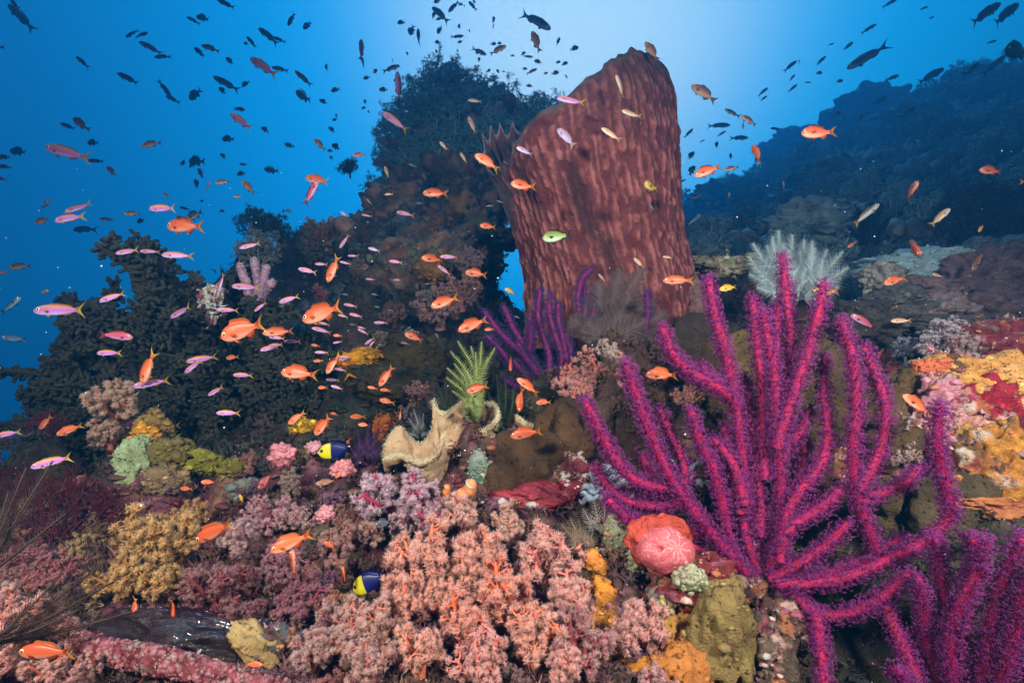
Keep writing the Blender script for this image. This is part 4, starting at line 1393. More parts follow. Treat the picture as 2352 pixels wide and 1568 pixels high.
fan("dark maroon sea fan behind the long-stemmed hydroid at the left", (130, 1265), .95, 215, C(92, 18, 34), 3, .1)
fan("small maroon sea fan higher on the left ledge", (105, 1010), 1.2, 75, C(110, 26, 48), 4)
fan("deep violet sea fan tucked between the maroon fan and the gold soft coral", (235, 1270), .98, 135, C(36, 14, 60), 5, .15)
fan("maroon sea fan spilling over the ledge edge at far left", (50, 1150), 1.05, 110, C(72, 18, 36), 6, -.4)
# ------------------------------------------------------------------ soft corals, front to back
PEACH, PEACH2, ORNG = C(238, 140, 109), C(234, 140, 128), C(238, 118, 78)
PINKB, MAUVE, ROSE = C(214, 120, 122), C(132, 74, 80), C(158, 84, 96)
GP = "peach soft corals in the middle foreground"
for a in [
        (1000, 1350, 175, 'fluffy', PEACH, "peach soft coral with a thick bare trunk, rising below the lavender coral", (0, 0)),
        (1085, 1330, 165, 'fluffy', PEACH, "peach soft coral between the bare-trunked one and the tallest one", (0, 0)),
        (1235, 1340, 190, 'fluffy', PEACH2, "tallest pale pink soft coral in the middle of the peach thicket", (.05, 0)),
        (1160, 1440, 165, 'fluffy', ORNG, "deeper orange soft coral in the heart of the peach thicket", (0, 0)),
        (1290, 1430, 150, 'fluffy', PEACH2, "pink soft coral leaning on the orange sponge column", (.1, 0)),
        (940, 1440, 165, 'fluffy', PEACH, "peach soft coral next to the lower blue and yellow fish", (-.15, 0)),
        (870, 1500, 150, 'fluffy', C(206, 126, 108), "greyish peach soft coral below the lower blue and yellow fish", (-.2, 0)),
        (1050, 1500, 150, 'fluffy', ORNG, "orange peach soft coral left of the pink bead coral", (0, 0)),
        (1225, 1530, 160, 'fluffy', PEACH, "peach soft coral at the bottom, beside the rosy dense one", (0, 0)),
        (800, 1530, 130, 'fluffy', C(190, 112, 100), "dim peach soft coral at the left end of the thicket", (-.2, 0)),
        (960, 1570, 150, 'fluffy', PEACH, "peach soft coral at the bottom edge, third from the thicket's dim end", (0, 0)),
        (1110, 1585, 140, 'fluffy', PEACH2, "pink soft coral at the bottom edge under the pink bead coral", (0, 0)),
        (720, 1560, 110, 'fluffy', C(176, 104, 98), "small dim pink soft coral at the bottom edge beside the red log", (-.1, 0)),
        (1300, 1590, 120, 'fluffy', PEACH2, "pink soft coral at the bottom edge next to the orange sponge", (0, 0)),
        (1170, 1250, 110, 'fluffy', C(224, 160, 140), "pale peach soft coral behind the tallest one, under the crimson sponge", (0, 0)),
        (1060, 1230, 100, 'fluffy', C(222, 150, 132), "pale peach soft coral under the peach sea squirt", (0, 0)),
        (1310, 1520, 150, 'dense', C(176, 88, 98), "dense rosy red soft coral left of the orange sponge column", (0, 0)),
        (1320, 1440, 90, 'dense', C(160, 76, 92), "small dense wine-red soft coral beside the orange sponge's waist", (0, 0)),
        (860, 1590, 130, 'fluffy', C(196, 116, 104), "peach soft coral at the bottom edge, next to the small dim pink one", (0, 0)),
        (1020, 1420, 120, 'fluffy', PEACH, "peach soft coral filling the gap above the orange peach one", (0, 0))]:
    soft(a[0], a[1], a[2], a[3], a[4], a[5], a[6], None, GP, tuple(x * 1.02 for x in a[4]))
soft(1100, 1530, 105, 'bead', C(222, 132, 136), "pink beaded soft coral with closed polyps inside the peach thicket", (0, 0))
soft(985, 1330, 80, 'bead', C(214, 118, 112), "salmon beaded soft coral at the upper left of the peach thicket", (-.2, 0))
soft(975, 1390, 70, 'bead', C(190, 88, 88), "red beaded soft coral under the salmon beaded one", (0, 0))
LAV = C(204, 160, 196)
GL = "lavender soft corals under the tan cup sponge"
for a in [(905, 1190, 150, LAV, "lavender soft coral with pink branches, tallest of the lavender clump", (-.05, 0)), (975, 1190, 120, LAV, "lavender soft coral below the tan cup sponge's base", (.05, 0)),
          (860, 1170, 95, C(196, 150, 186), "lavender soft coral next to the upper blue and yellow fish", (-.15, 0)), (935, 1240, 95, C(204, 150, 176), "pinker lavender soft coral in front of the tallest lavender one", (0, 0)),
          (1000, 1240, 90, C(206, 146, 168), "pinkish lavender soft coral touching the peach thicket", (.1, 0))]:
    soft(a[0], a[1], a[2], 'fluffy', a[3], a[4], a[5], None, GL, C(190, 70, 116))
GOLD = C(208, 148, 84)
for a in [(350, 1330, 165, "golden brown soft coral, biggest of the golden clump", (-.1, 0)), (410, 1300, 130, "golden soft coral on the side nearest the big orange fish", (.1, 0)),
          (300, 1390, 115, "golden soft coral low on the shaded side of its clump", (-.3, 0)), (380, 1390, 110, "golden soft coral hanging low in the middle of its clump", (0, -.2)),
          (440, 1240, 90, "browner soft coral at the top end of the golden clump", (.1, 0))]:
    soft(a[0], a[1], a[2] * 1.1, 'fluffy', GOLD if 'browner' not in a[3] else C(170, 116, 76), a[3], a[4], None, "golden soft corals left of the big orange fish", C(176, 126, 66), gold=True)
soft(262, 1000, 130, 'fluffy', C(188, 130, 88), "tan feathery soft coral standing before the black tree coral", (0, 0), 1.12, None, C(180, 110, 76))
soft(255, 1040, 90, 'fluffy', C(176, 118, 84), "tan soft coral at the foot of the taller tan one", (-.1, 0), 1.10, None, C(160, 100, 70))
GM = "mauve soft corals on the front reef"
for a in [(500, 1400, 140, 'dense', C(148, 76, 81), "brownish mauve soft coral below the big orange fish"), (455, 1380, 90, 'dense', C(139, 71, 76), "brownish mauve soft coral touching the golden clump"),
          (560, 1290, 110, 'fluffy', C(174, 106, 120), "dusty mauve soft coral behind the big orange fish's tail"), (640, 1340, 100, 'dense', C(167, 104, 127), "dusty violet soft coral under the swimming orange pair"),
          (700, 1420, 110, 'dense', C(150, 76, 97), "plum soft coral beside the lower blue and yellow fish"), (620, 1220, 90, 'dense', C(185, 115, 134), "pale mauve soft coral above the swimming orange pair"),
          (700, 1230, 90, 'fluffy', C(174, 111, 122), "mauve soft coral under the brown resting fish"), (770, 1300, 100, 'fluffy', C(171, 115, 102), "brownish pink soft coral left of the salmon beaded coral"),
          (560, 1460, 90, 'dense', C(129, 64, 76), "dark mauve soft coral over the yellow-green sponge"), (760, 1450, 90, 'fluffy', C(174, 104, 104), "mauve pink soft coral next to the thicket's dim end"),
          (840, 1260, 80, 'fluffy', C(183, 120, 111), "dull peach soft coral under the lavender clump"), (660, 1140, 70, 'fluffy', C(139, 115, 97), "grey-brown soft coral under the pink bubble cluster"),
          (800, 1210, 70, 'dense', C(153, 106, 81), "brown fuzzy coral beneath the small pink bubble cluster")]:
    soft(a[0], a[1], a[2], a[3], a[4], a[5], (0, 0), None, GM)
GC = "pink soft corals in the bottom left corner"
for a in [(60, 1520, 165, 'fluffy', C(222, 116, 92), "salmon soft coral behind the dark orange fish in the corner"), (140, 1500, 110, 'fluffy', C(214, 112, 96), "salmon soft coral at the dark orange fish's tail"),
          (10, 1460, 130, 'fluffy', C(214, 120, 100), "salmon soft coral cut by the left frame edge above the dark orange fish"), (120, 1590, 110, 'fluffy', C(214, 122, 104), "salmon soft coral under the dark orange fish"),
          (20, 1590, 130, 'fluffy', C(216, 112, 90), "salmon soft coral in the very corner"), (200, 1590, 90, 'fluffy', C(196, 110, 100), "salmon soft coral beside the red log"),
          (60, 1340, 100, 'dense', C(160, 92, 96), "dusky pink soft coral under the trailing brown hydroid, nearest the edge"), (140, 1350, 90, 'dense', C(164, 86, 90), "dusky pink soft coral under the trailing brown hydroid's fronds"),
          (30, 1420, 90, 'fluffy', C(176, 104, 100), "dusky rose soft coral between the two brown hydroids")]:
    soft(a[0], a[1], a[2], a[3], a[4], a[5], (0, 0), None, GC)
soft(1370, 945, 150, 'dense', C(216, 116, 104), "salmon pink soft coral under the brown feather hydroid", (-.05, 0), 1.16, None, C(206, 110, 96))
soft(1335, 925, 70, 'dense', C(220, 128, 118), "small pink soft coral at the salmon one's left foot", (-.4, 0), 1.13)
soft(1395, 850, 75, 'fluffy', C(190, 160, 156), "whitish soft coral topping the salmon pink one", (.2, 0), 1.15)
soft(1578, 935, 60, 'dense', C(200, 112, 82), "small orange-brown soft coral hidden behind the magenta whip", (0, 0), 1.02)
soft(1455, 1500, 150, 'fluffy', C(220, 128, 120), "pink soft coral right of the orange sponge column", (0, 0))
soft(1490, 1590, 90, 'fluffy', C(206, 128, 136), "small mauve pink soft coral set in the flat orange sponge", (0, 0))
soft(2150, 830, 110, 'wispy', C(176, 170, 186), "pale lilac branching soft coral on the sunlit rock edge", (-.1, 0), 1.15, None, C(170, 150, 170))
soft(2190, 830, 80, 'wispy', C(190, 160, 168), "pinker branching soft coral leaning on the pale lilac one", (.2, 0), 1.12, None, C(180, 130, 140))
soft(2080, 835, 70, 'wispy', C(120, 140, 160), "bluish branching soft coral in the shade below the plate corals", (-.2, 0), 1.22)
soft(1880, 655, 50, 'wispy', C(160, 140, 140), "greyish tuft beside the yellow fish", (0, 0), 1.6)
soft(1855, 650, 45, 'dense', C(130, 90, 84), "brownish pink tuft right of the sponge foot", (0, 0), 1.6)
GQ = "small soft corals on the outcrop's lower face"
for a in [(1010, 740, 100, 'dense', C(150, 106, 110), "greyish pink carpet coral behind the orange fish by the gap", 1.75), (1060, 700, 80, 'dense', C(160, 108, 104), "pinkish carpet coral under the gap of open water", 1.75),
          (1075, 620, 62, 'dense', C(128, 104, 112), "grey mauve carpet coral at the edge of the gap of open water", 1.85), (740, 690, 42, 'dense', C(150, 66, 76), "small red soft coral on the dark face", 1.8),
          (905, 740, 55, 'dense', C(104, 56, 44), "rusty brown fuzzy coral left of the carpet coral", 1.75), (880, 800, 48, 'wispy', C(120, 110, 86), "little beige twig coral above the yellow sponge", 1.45),
          (945, 790, 40, 'bead', C(150, 146, 140), "pale beaded coral near the slanting orange fish", 1.5), (660, 720, 42, 'bead', C(120, 100, 130), "lilac beaded coral behind the black tree coral's end", 1.55),
          (580, 705, 40, 'bead', C(130, 104, 134), "lilac beaded coral below the finger coral", 1.5), (820, 640, 50, 'wispy', C(96, 92, 76), "dim brown twig coral in the middle of the dark face", 1.85),
          (960, 930, 62, 'wispy', C(104, 62, 62), "thin maroon twig coral before the dark feather star", 1.12), (940, 985, 60, 'dense', C(84, 66, 104), "slate violet soft coral behind the tan cup sponge", 1.12),
          (500, 690, 40, 'bead', C(140, 110, 130), "lilac beaded coral against the white dead coral", 1.4), (985, 700, 40, 'wispy', C(120, 116, 108), "ash grey tuft over the big orange fish by the carpet coral", 1.7)]:
    soft(a[0], a[1], a[2], a[3], a[4], a[5], (0, -.3), a[6], GQ)


# ------------------------------------------------------------------ finger coral, sponges, squirts
def fingers(name, label, cat, base, tips, r, color, seed, m='bead', bump=.12):
    global rng
    rng = np.random.default_rng(seed)
    t = thing(name, label, cat, base)
    for q in tips:
        b = MB()
        p = spline([base, (np.asarray(base) + q) / 2 + rng.normal(size=3) * r * .5, q], r * .3)
        n = len(p)
        b.tube(p, r * (np.linspace(.7, 1, n)) * (1 + bump * rng.normal(size=n)), 14)
        k = n * 14
        i = rng.integers(0, n, k)
        d = unit(rng.normal(size=(k, 3)))
        b.balls(p[i] + d * r * .95, r * rng.uniform(.12, .25, k), 1)
        o = b.build("finger", M[m], t, base)
        o.color = (*color, 1)


fb = P(590, 705, 1.45)
fingers("finger_coral", "lilac finger coral with five blunt lobes beyond the black tree coral", "soft coral", fb,
        [P(x, y, 1.43) for x, y in ((552, 610), (584, 598), (612, 616), (626, 648), (566, 644))], .0105, C(150, 112, 150), 51)
fingers("orange_sponge", "knobbly orange sponge column at the edge of the peach thicket, upper piece", "sponge", P(1370, 1330, .82),
        [P(1362, 1275, .80), P(1378, 1298, .80)], .012, C(216, 134, 56), 52, 'sponge_lump', .2)
for q, (x, y, d, r3, cc, txt) in enumerate([
        (1372, 1390, .77, (.026, .02, .038), C(214, 136, 52), "pitted orange sponge lobe at the column's waist"),
        (1390, 1450, .735, (.026, .02, .028), C(212, 142, 62), "rounder orange sponge lobe under the waist"),
        (1398, 1530, .70, (.026, .02, .04), C(210, 138, 58), "tall orange sponge lobe at the bottom edge of the frame"),
        (1500, 1530, .70, (.050, .03, .022), C(208, 132, 52), "flat orange sponge arching over the small mauve coral"),
        (1560, 1480, .73, (.045, .03, .035), C(206, 146, 76), "tan-orange sponge under the red crust"),
        (1555, 1570, .68, (.04, .03, .04), C(200, 124, 60), "orange sponge lump at the foot of the olive sponge"),
        (1662, 1455, .70, (.034, .03, .062), C(136, 112, 66), "tall olive-tan sponge below the base of the magenta whip"),
        (1640, 1340, .765, (.012, .012, .026), C(214, 140, 66), "narrow orange sponge edging the red crust"),
        (835, 818, 1.42, (.040, .03, .022), C(222, 150, 10), "bright yellow-orange sponge on the dark reef"),
        (812, 836, 1.40, (.024, .02, .012), C(210, 130, 10), "flat yellow sponge tongue spreading beside the bright one"),
        (955, 825, 1.48, (.080, .06, .070), C(62, 50, 20), "large dark olive mound sponge beside the yellow-green feather star"),
        (1080, 890, 1.42, (.06, .05, .05), C(60, 46, 26), "dark olive sponge mound behind the feather star"),
        (890, 890, 1.34, (.06, .05, .04), C(58, 46, 24), "brown mound sponge below the bright yellow sponge"),
        (702, 978, 1.15, (.020, .016, .014), C(214, 160, 14), "small vivid yellow sponge under the diving orange fish"),
        (352, 985, 1.10, (.030, .022, .032), C(150, 118, 62), "mustard sponge with orange patches over the pale green sponge"),
        (334, 1000, 1.06, (.020, .016, .018), C(206, 138, 36), "orange-yellow sponge patch at the mustard sponge's side"),
        (400, 1040, 1.05, (.034, .03, .028), C(120, 104, 56), "olive sponge mound right of the mustard sponge"),
        (470, 1062, 1.02, (.026, .022, .018), C(126, 118, 30), "yellow-olive lumpy sponge below the black tree coral"),
        (530, 1075, 1.02, (.022, .018, .016), C(116, 104, 32), "smaller yellow-olive sponge next to the lumpy one"),
        (888, 985, 1.15, (.026, .02, .024), C(150, 74, 14), "rust orange sponge in the violet folds"),
        (500, 1405, .82, (.026, .022, .022), C(104, 104, 44), "smooth yellow-green sponge under the brownish mauve coral"),
        (990, 615, 1.95, (.055, .05, .045), C(130, 90, 40), "ochre sponge lump on the outcrop beside the grey carpet coral"),
        (385, 1105, 1.0, (.034, .03, .024), C(138, 110, 80), "sandy brown sponge under the olive mound"),
        (560, 1130, .98, (.026, .02, .02), C(120, 122, 112), "greyish sponge lump near the small orange fish")]):
    lump("sponge", txt, "sponge", P(x, y, d), tuple(np.array(r3) * 1.05), cc, 'sponge_lump', None, grow=60, amp=.32, seed=600 + q, n=5, fine=.06, holes=2 if q % 3 == 0 else 0, freq=1.6)
GREEN = P(312, 1050, 1.03)
lump("green_sponge", "pale green craggy sponge with a dark mouth and white-flecked crest", "sponge", GREEN, (.030, .026, .040), C(168, 182, 138), 'sponge_lump', None, amp=.35, seed=41, n=5, fine=.10, holes=2)
lump("green_sponge", "pale green foot lobe at the base of the craggy green sponge", "sponge", GREEN + np.array((-.006, -.008, -.035)), (.020, .018, .024), C(176, 188, 146), 'sponge_lump', None, amp=.25, seed=43, n=5, fine=.08)
for q, (x, y, d, r3, cc, txt, ho) in enumerate([
        (1215, 1085, .98, (.086, .06, .066), C(78, 52, 30), "big dark brown fleshy sponge with a folded slit below the feather stars", 1),
        (1140, 1120, .97, (.05, .04, .05), C(80, 54, 32), "dark brown fleshy lobe in front of the folded sponge", 0),
        (1300, 1010, 1.02, (.055, .05, .06), C(86, 58, 34), "brown velvety sponge lobe with a round pore left of the whip", 2),
        (1345, 1000, 1.06, (.05, .05, .07), C(72, 52, 38), "brown sponge lobe tucked behind the leftmost magenta arms", 2),
        (1730, 900, 1.05, (.11, .05, .10), C(96, 72, 42), "broad olive-brown sponge behind the middle magenta arms", 0),
        (1880, 930, 1.02, (.09, .05, .10), C(92, 72, 46), "broad olive-brown sponge behind the right magenta arms", 2),
        (2110, 905, 1.0, (.065, .05, .052), C(102, 76, 42), "smooth brown sponge with a round hole by the bright orange fish", 1),
        (2175, 895, .99, (.050, .045, .050), C(92, 68, 38), "smooth brown sponge lobe reaching up to the orange crust", 0),
        (2060, 1010, .98, (.07, .05, .08), C(96, 72, 46), "smooth brown sponge beneath the bright orange fish", 0),
        (2215, 1180, .86, (.075, .05, .075), C(92, 76, 54), "smooth taupe sponge slope below the ochre rock", 1),
        (2060, 1170, .92, (.07, .05, .06), C(96, 76, 52), "taupe sponge seen through the right magenta arms", 2),
        (1600, 800, 1.35, (.10, .06, .07), C(60, 46, 38), "dark brown mound at the right foot of the barrel sponge", 0)]):
    lump("brown_sponge", txt, "sponge", P(x, y, d), r3, cc, 'sponge_lump', None, amp=.30, seed=700 + q, n=5, fine=.025, holes=ho, freq=1.3)
for q, (x, y, d, r3, cc, mm, txt) in enumerate([
        (2250, 872, .97, (.085, .06, .030), C(224, 158, 84), 'sponge_lump', "orange crust sponge sheet over the top of the sunlit rock"),
        (2290, 900, .95, (.060, .05, .028), C(226, 164, 96), 'sponge_lump', "thicker orange crust sponge fold at the frame edge"),
        (2140, 865, .98, (.026, .02, .020), C(222, 112, 70), 'sponge_lump', "small red-orange sponge patch next to the brown lobes"),
        (2215, 870, 1.02, (.05, .04, .03), C(212, 130, 140), 'crust', "pink crusted knob under the lilac soft corals"),
        (2155, 965, .95, (.050, .04, .050), C(216, 142, 158), 'crust', "pink coralline rock behind the lone whip arm"),
        (2105, 985, .96, (.032, .03, .028), C(222, 186, 186), 'crust', "pinkish white coralline knob under the bright orange fish"),
        (2270, 945, .93, (.060, .04, .034), C(176, 34, 56), 'crust', "crimson coralline ridge across the sunlit rock"),
        (2320, 990, .92, (.045, .04, .030), C(120, 34, 48), 'crust', "dark red coralline hollow at the frame edge"),
        (2210, 1010, .92, (.05, .04, .035), C(214, 150, 150), 'crust', "pale rose coralline slope left of the crimson ridge"),
        (2250, 1040, .90, (.055, .04, .035), C(206, 150, 82), 'crust', "ochre rock fold below the crimson ridge"),
        (2300, 1040, .89, (.050, .04, .022), C(222, 158, 144), 'crust', "salmon crust over the ochre rock at the frame edge"),
        (2255, 1090, .86, (.055, .04, .034), C(196, 130, 44), 'crust', "mustard-orange rock above the brown tube"),
        (2325, 1100, .85, (.050, .04, .045), C(204, 136, 52), 'crust', "bright ochre rock block at the frame edge"),
        (2290, 1155, .82, (.055, .025, .016), C(176, 104, 60), 'glossy', "glossy brown tube lying in the crevice of the ochre rock"),
        (2290, 790, 1.15, (.10, .05, .03), C(130, 44, 54), 'crust', "dark red algae bank with green flecks behind the orange crust"),
        (2330, 760, 1.2, (.06, .05, .02), C(150, 90, 84), 'crust', "rosy bank edge above the dark red algae"),
        (1232, 1140, .93, (.062, .035, .022), C(150, 44, 58), 'glossy', "crimson ridged sponge over the peach thicket, in front of the dark brown sponge"),
        (1150, 1155, .92, (.04, .03, .012), C(120, 70, 104), 'crust', "violet grey crust at the end of the crimson sponge"),
        (1330, 1110, .94, (.03, .03, .03), C(120, 30, 44), 'crust', "dark red crust pocket left of the whip's foot"),
        (1300, 1080, .96, (.028, .03, .03), C(104, 60, 66), 'crust', "mottled plum rock under the velvety brown sponge"),
        (1590, 1340, .75, (.050, .035, .034), C(130, 44, 46), 'crust', "red crusted knob below the pink veined sea squirt"),
        (1440, 1250, .83, (.035, .03, .034), C(132, 96, 70), 'crust', "mottled rock carrying tiny green sea squirts"),
        (1105, 1080, .97, (.030, .02, .044), C(92, 72, 62), 'crust', "green and red crusted pillar beside the tan cup sponge"),
        (1740, 1520, .72, (.04, .03, .05), C(104, 84, 70), 'crust', "shadowed rock with a white patch under the whip's base"),
        (1790, 1430, .78, (.04, .03, .03), C(80, 64, 54), 'crust', "dark rock hump under the arch of the magenta whip"),
        (1680, 1335, .84, (.05, .04, .04), C(92, 60, 64), 'crust', "rock knob the magenta whip is rooted on"),
        (2230, 1640, .76, (.08, .05, .04), C(50, 36, 40), 'crust', "dark rock the second whip coral is rooted on")]):
    lump("crusted_rock" if mm == 'crust' else ("crust_sponge" if mm == 'sponge_lump' else "glossy_sponge"), txt, "rock" if mm == 'crust' else "sponge", P(x, y, d), (r3[0], r3[1], r3[2] * (1.45 if x > 2090 and y < 1120 else 1.0)), cc, mm, None, (0, 0, 0), 120 if mm == 'sponge_lump' else 0,
         amp=.38, seed=800 + q, n=5, fine=.10, ffreq=7, ridge=.12 if mm != 'glossy' else .15, freq=1.7 if mm != 'glossy' else 1.1)
# plate corals of the right-hand middle distance
for q, (x, y, d, r3, cc, txt) in enumerate([
        (2120, 612, 1.80, (.175, .13, .048), C(160, 184, 200), "wide pale-topped plate coral, uppermost of the plates"), (2240, 650, 1.68, (.130, .11, .085), C(118, 92, 96), "thick mauve plate coral under the pale-topped one"),
        (2025, 640, 1.62, (.062, .05, .038), C(160, 148, 146), "greyish white lobed plate at the near end of the plates"), (2125, 668, 1.58, (.095, .07, .040), C(126, 102, 108), "middle plate coral with a pale rim"),
        (2275, 712, 1.52, (.120, .09, .050), C(106, 82, 86), "massive plum-grey coral block by the frame edge"), (2050, 702, 1.50, (.085, .07, .045), C(92, 88, 88), "dark knobbly block under the middle plate"),
        (2200, 748, 1.38, (.150, .08, .026), C(82, 74, 74), "broad dark plate shading the lilac soft coral"), (2340, 625, 1.75, (.130, .1, .085), C(112, 90, 94), "plum coral hump at the frame edge behind the plates"),
        (1985, 735, 1.42, (.075, .07, .045), C(70, 62, 62), "dark hump between the whip's right arm and the plates"), (2280, 590, 2.0, (.12, .1, .07), C(110, 122, 130), "round bluish boss above the plum coral hump"),
        (2165, 705, 1.48, (.065, .05, .034), C(134, 112, 116), "rounded mauve lobe wedged under the middle plate")]):
    lump("plate_coral", txt, "coral", P(x, y, d), r3, cc, 'sponge_lump', "plate corals on the right", (0, 0, 0), 110, amp=.34, seed=900 + q, n=5, fine=.12, ffreq=7, ridge=.14, flat=1.5, freq=2.0)
lump("white_dead_coral", "white bleached coral patch hanging in the black tree coral", "coral", P(486, 690, 1.36), (.022, .02, .038), C(206, 206, 204), 'crust', None, amp=.6, seed=77, n=5, fine=.3, ffreq=6, freq=2.2)
lump("white_crust_ledge", "yellow-white crusted ledge between the barrel sponge and the white hydroid", "rock", P(1650, 612, 1.95), (.10, .07, .035), C(170, 164, 130), 'crust', None, amp=.4, seed=78, n=5, fine=.25, ffreq=6)
lump("mauve_sponge", "pale mauve lump at the right foot of the barrel sponge", "sponge", P(1600, 690, 1.6), (.05, .05, .055), C(130, 92, 92), 'sponge_lump', None, amp=.3, seed=79, n=5)
lump("arch_ledge", "dark ledge bridging the gap of water between outcrop and barrel sponge", "rock", P(1158, 548, 2.22), (.095, .22, .022), C(60, 62, 60), 'outcrop', None, amp=.4, seed=80, n=5, fine=.2, pig=C(60, 62, 60))


def cluster(name, label, cat, p, r, n, rb, color, seed, m='bead', squash=.8, mouth=True, group=None):
    """A huddle of bubble-like squirts."""
    global rng
    rng = np.random.default_rng(seed)
    b = MB()
    d = unit(rng.normal(size=(n, 3)) + (0, -.5, .3))
    o = np.asarray(p) + d * np.asarray(r) * rng.uniform(.75, 1.0, (n, 1))
    rr = rb * rng.uniform(.7, 1.25, n)
    b.balls([p], np.array([r]) * .95, 3)
    b.balls(o, np.stack((rr, rr, rr * squash), -1), 2, 0, None, None, .02)
    if mouth:
        k = o + d * rr[:, None] * .92
        b.balls(k, rr * .28, 1, 1)
    ob = b.build(name, [M[m], M['crust']], None, (0, 0, 0))
    ob.color = (*color, 1)
    return tag(ob, label, cat, group)


cluster("pink_sea_squirts", "largest cluster of pink bubble-like sea squirts, left of the upper blue and yellow fish", "sea squirt", P(706 / 1.0884, 1138 / 1.0884, .98), (.022, .018, .022), 70, .0055, C(206, 112, 126), 1)
cluster("pink_sea_squirts", "pale pink bubble cluster just beside the upper blue and yellow fish's cheek", "sea squirt", P(722, 1030, 1.02), (.016, .014, .012), 46, .0042, C(206, 140, 156), 2)
cluster("pink_sea_squirts", "pink bubble cluster under the upper blue and yellow fish", "sea squirt", P(788, 1078, .96), (.020, .016, .014), 60, .0050, C(216, 122, 130), 3)
cluster("pink_sea_squirts", "drooping pink bubble cluster above the swimming orange pair", "sea squirt", P(748, 1182, .89), (.016, .012, .013), 46, .0042, C(200, 124, 134), 4)
cluster("red_sea_squirts", "dark red bubble cluster in the peach thicket", "sea squirt", P(1186, 1376, .79), (.018, .014, .018), 30, .0062, C(150, 34, 48), 5)
cluster("red_sea_squirts", "maroon bubble cluster among the mauve corals", "sea squirt", P(705, 1330, .86), (.022, .016, .018), 50, .0055, C(140, 50, 70), 6)
for q, (x, y, d, r, n, txt) in enumerate([(1425, 1225, .81, (.026, .02, .036), 130, "mossy patch of tiny green sea squirts left of the pink veined squirt"), (1585, 1330, .71, (.024, .014, .016), 60, "green sea squirts sprinkled on the red crust"),
                                          (1452, 1290, .80, (.016, .014, .03), 60, "lower trail of tiny green sea squirts beside the orange column")]):
    cluster("green_sea_squirts", txt, "sea squirt", P(x, y, d), r, n, .0034 if q != 1 else .0042, C(128, 142, 96), 10 + q, 'bead', .9, True)
cluster("yellow_sea_squirts", "pair of little yellow tubes with white mouths under the red crust", "sea squirt", P(1533, 1385, .73), (.010, .008, .010), 7, .0062, C(176, 164, 96), 15, 'bead', 1.1)
cluster("green_algae_beads", "green algae beads speckling the crusted pillar by the tan cup sponge", "algae", P(1098, 1075, .95), (.018, .012, .034), 110, .0026, C(56, 110, 84), 16, 'bead', .9, False)


def veined_squirt():
    p = P(1528, 1262, .74)
    t = thing("pink_sea_squirt", "pink veined dome-shaped sea squirt with a red-orange rim at the whip's foot", "sea squirt", p)
    v, f = ico(6)
    vein = np.minimum(np.abs(fbm(v * 3.0, 2, 31)), np.abs(fbm(v * 4.2, 2, 37)))
    R = 1 + .09 * fbm(v * 1.3, 2, 8) + .02 * np.exp(-(vein / .06) ** 2) - .25 * np.exp(-(np.arccos(np.clip(v @ unit(np.array((-.35, -.85, .3))), -1, 1)) / .10) ** 2)
    base, pale = np.array(C(192, 88, 96)), np.array(C(222, 164, 166))
    ap = unit(np.array((.25, -.85, .30)))
    e1 = unit(np.cross(ap, (0, 0, 1)))
    e2 = np.cross(ap, e1)
    ra = np.arccos(np.clip(v @ ap, -1, 1))
    phi = np.arctan2(v @ e2, v @ e1) + .35 * fbm(v * 3, 2, 44)
    rays = np.abs(np.sin(phi * 4.5)) * np.clip(ra, .15, 1)
    w = np.maximum(np.exp(-(rays / .07) ** 2), .55 * np.exp(-(vein / .035) ** 2))[:, None]
    b = MB()
    b.add(p + v * R[:, None] * (.036, .026, .031), f, 0, 0, base * (1 - w) + pale * w)
    o = b.build("dome", mat("squirt_skin", src='pig', var=(.85, .75, .75), scale=50, rough=.5, spec=.25, glow_through=.15, bump=.2, bscale=300), t, p)
    v, f = ico(5)
    R = 1 + .16 * fbm(v * 2.1, 3, 18) + .05 * fbm(v * 7, 2, 19)
    b = MB()
    b.add(p + np.array((-.004, .016, .006)) + v * R[:, None] * (.044, .020, .038), f)
    o = b.build("rim", M['glossy'], t, p)
    o.color = (*C(176, 60, 42), 1)


veined_squirt()


def peach_squirt(label, p, r, ln, lean, color):
    t = thing("peach_sea_squirt", label, "sea squirt", p)
    p = np.asarray(p)
    ax = unit(np.array(lean))
    b = MB()
    f = np.linspace(0, 1, 22)
    b.tube(p + ax * ln * f[:, None] + .15 * ln * np.sin(f * 3)[:, None] * np.array((1, 0, 0)), r * np.interp(f, [0, .3, .62, .85, 1], [.85, 1, .8, .66, .62])* (1 + .03 * np.sin(f * 9)), 20, 0, 0, True)
    o = b.build("body", M['stalk'], t, p)
    o.color = (*color, 1)
    b = MB()
    e = p + ax * ln + .15 * ln * math.sin(3) * np.array((1, 0, 0))
    a = np.linspace(0, 2 * math.pi, 30)
    u_ = unit(np.cross(ax, (0, 1, 0)))
    w_ = np.cross(ax, u_)
    b.tube(e + (np.cos(a)[:, None] * u_ + np.sin(a)[:, None] * w_) * r * .6, r * .12, 8, 0, 0, False)
    o = b.build("mouth_rim", M['glossy'], t, p)
    o.color = (*C(214, 190, 176), 1)


peach_squirt("peach bag-shaped sea squirt with an open mouth below the dark brown sponge", P(1050, 1150, .88), .014, .040, (.55, -.35, .75), C(236, 160, 104))
peach_squirt("little orange sea squirt beside the bag-shaped one", P(1020, 1135, .90), .007, .016, (.3, -.3, .8), C(226, 150, 80))


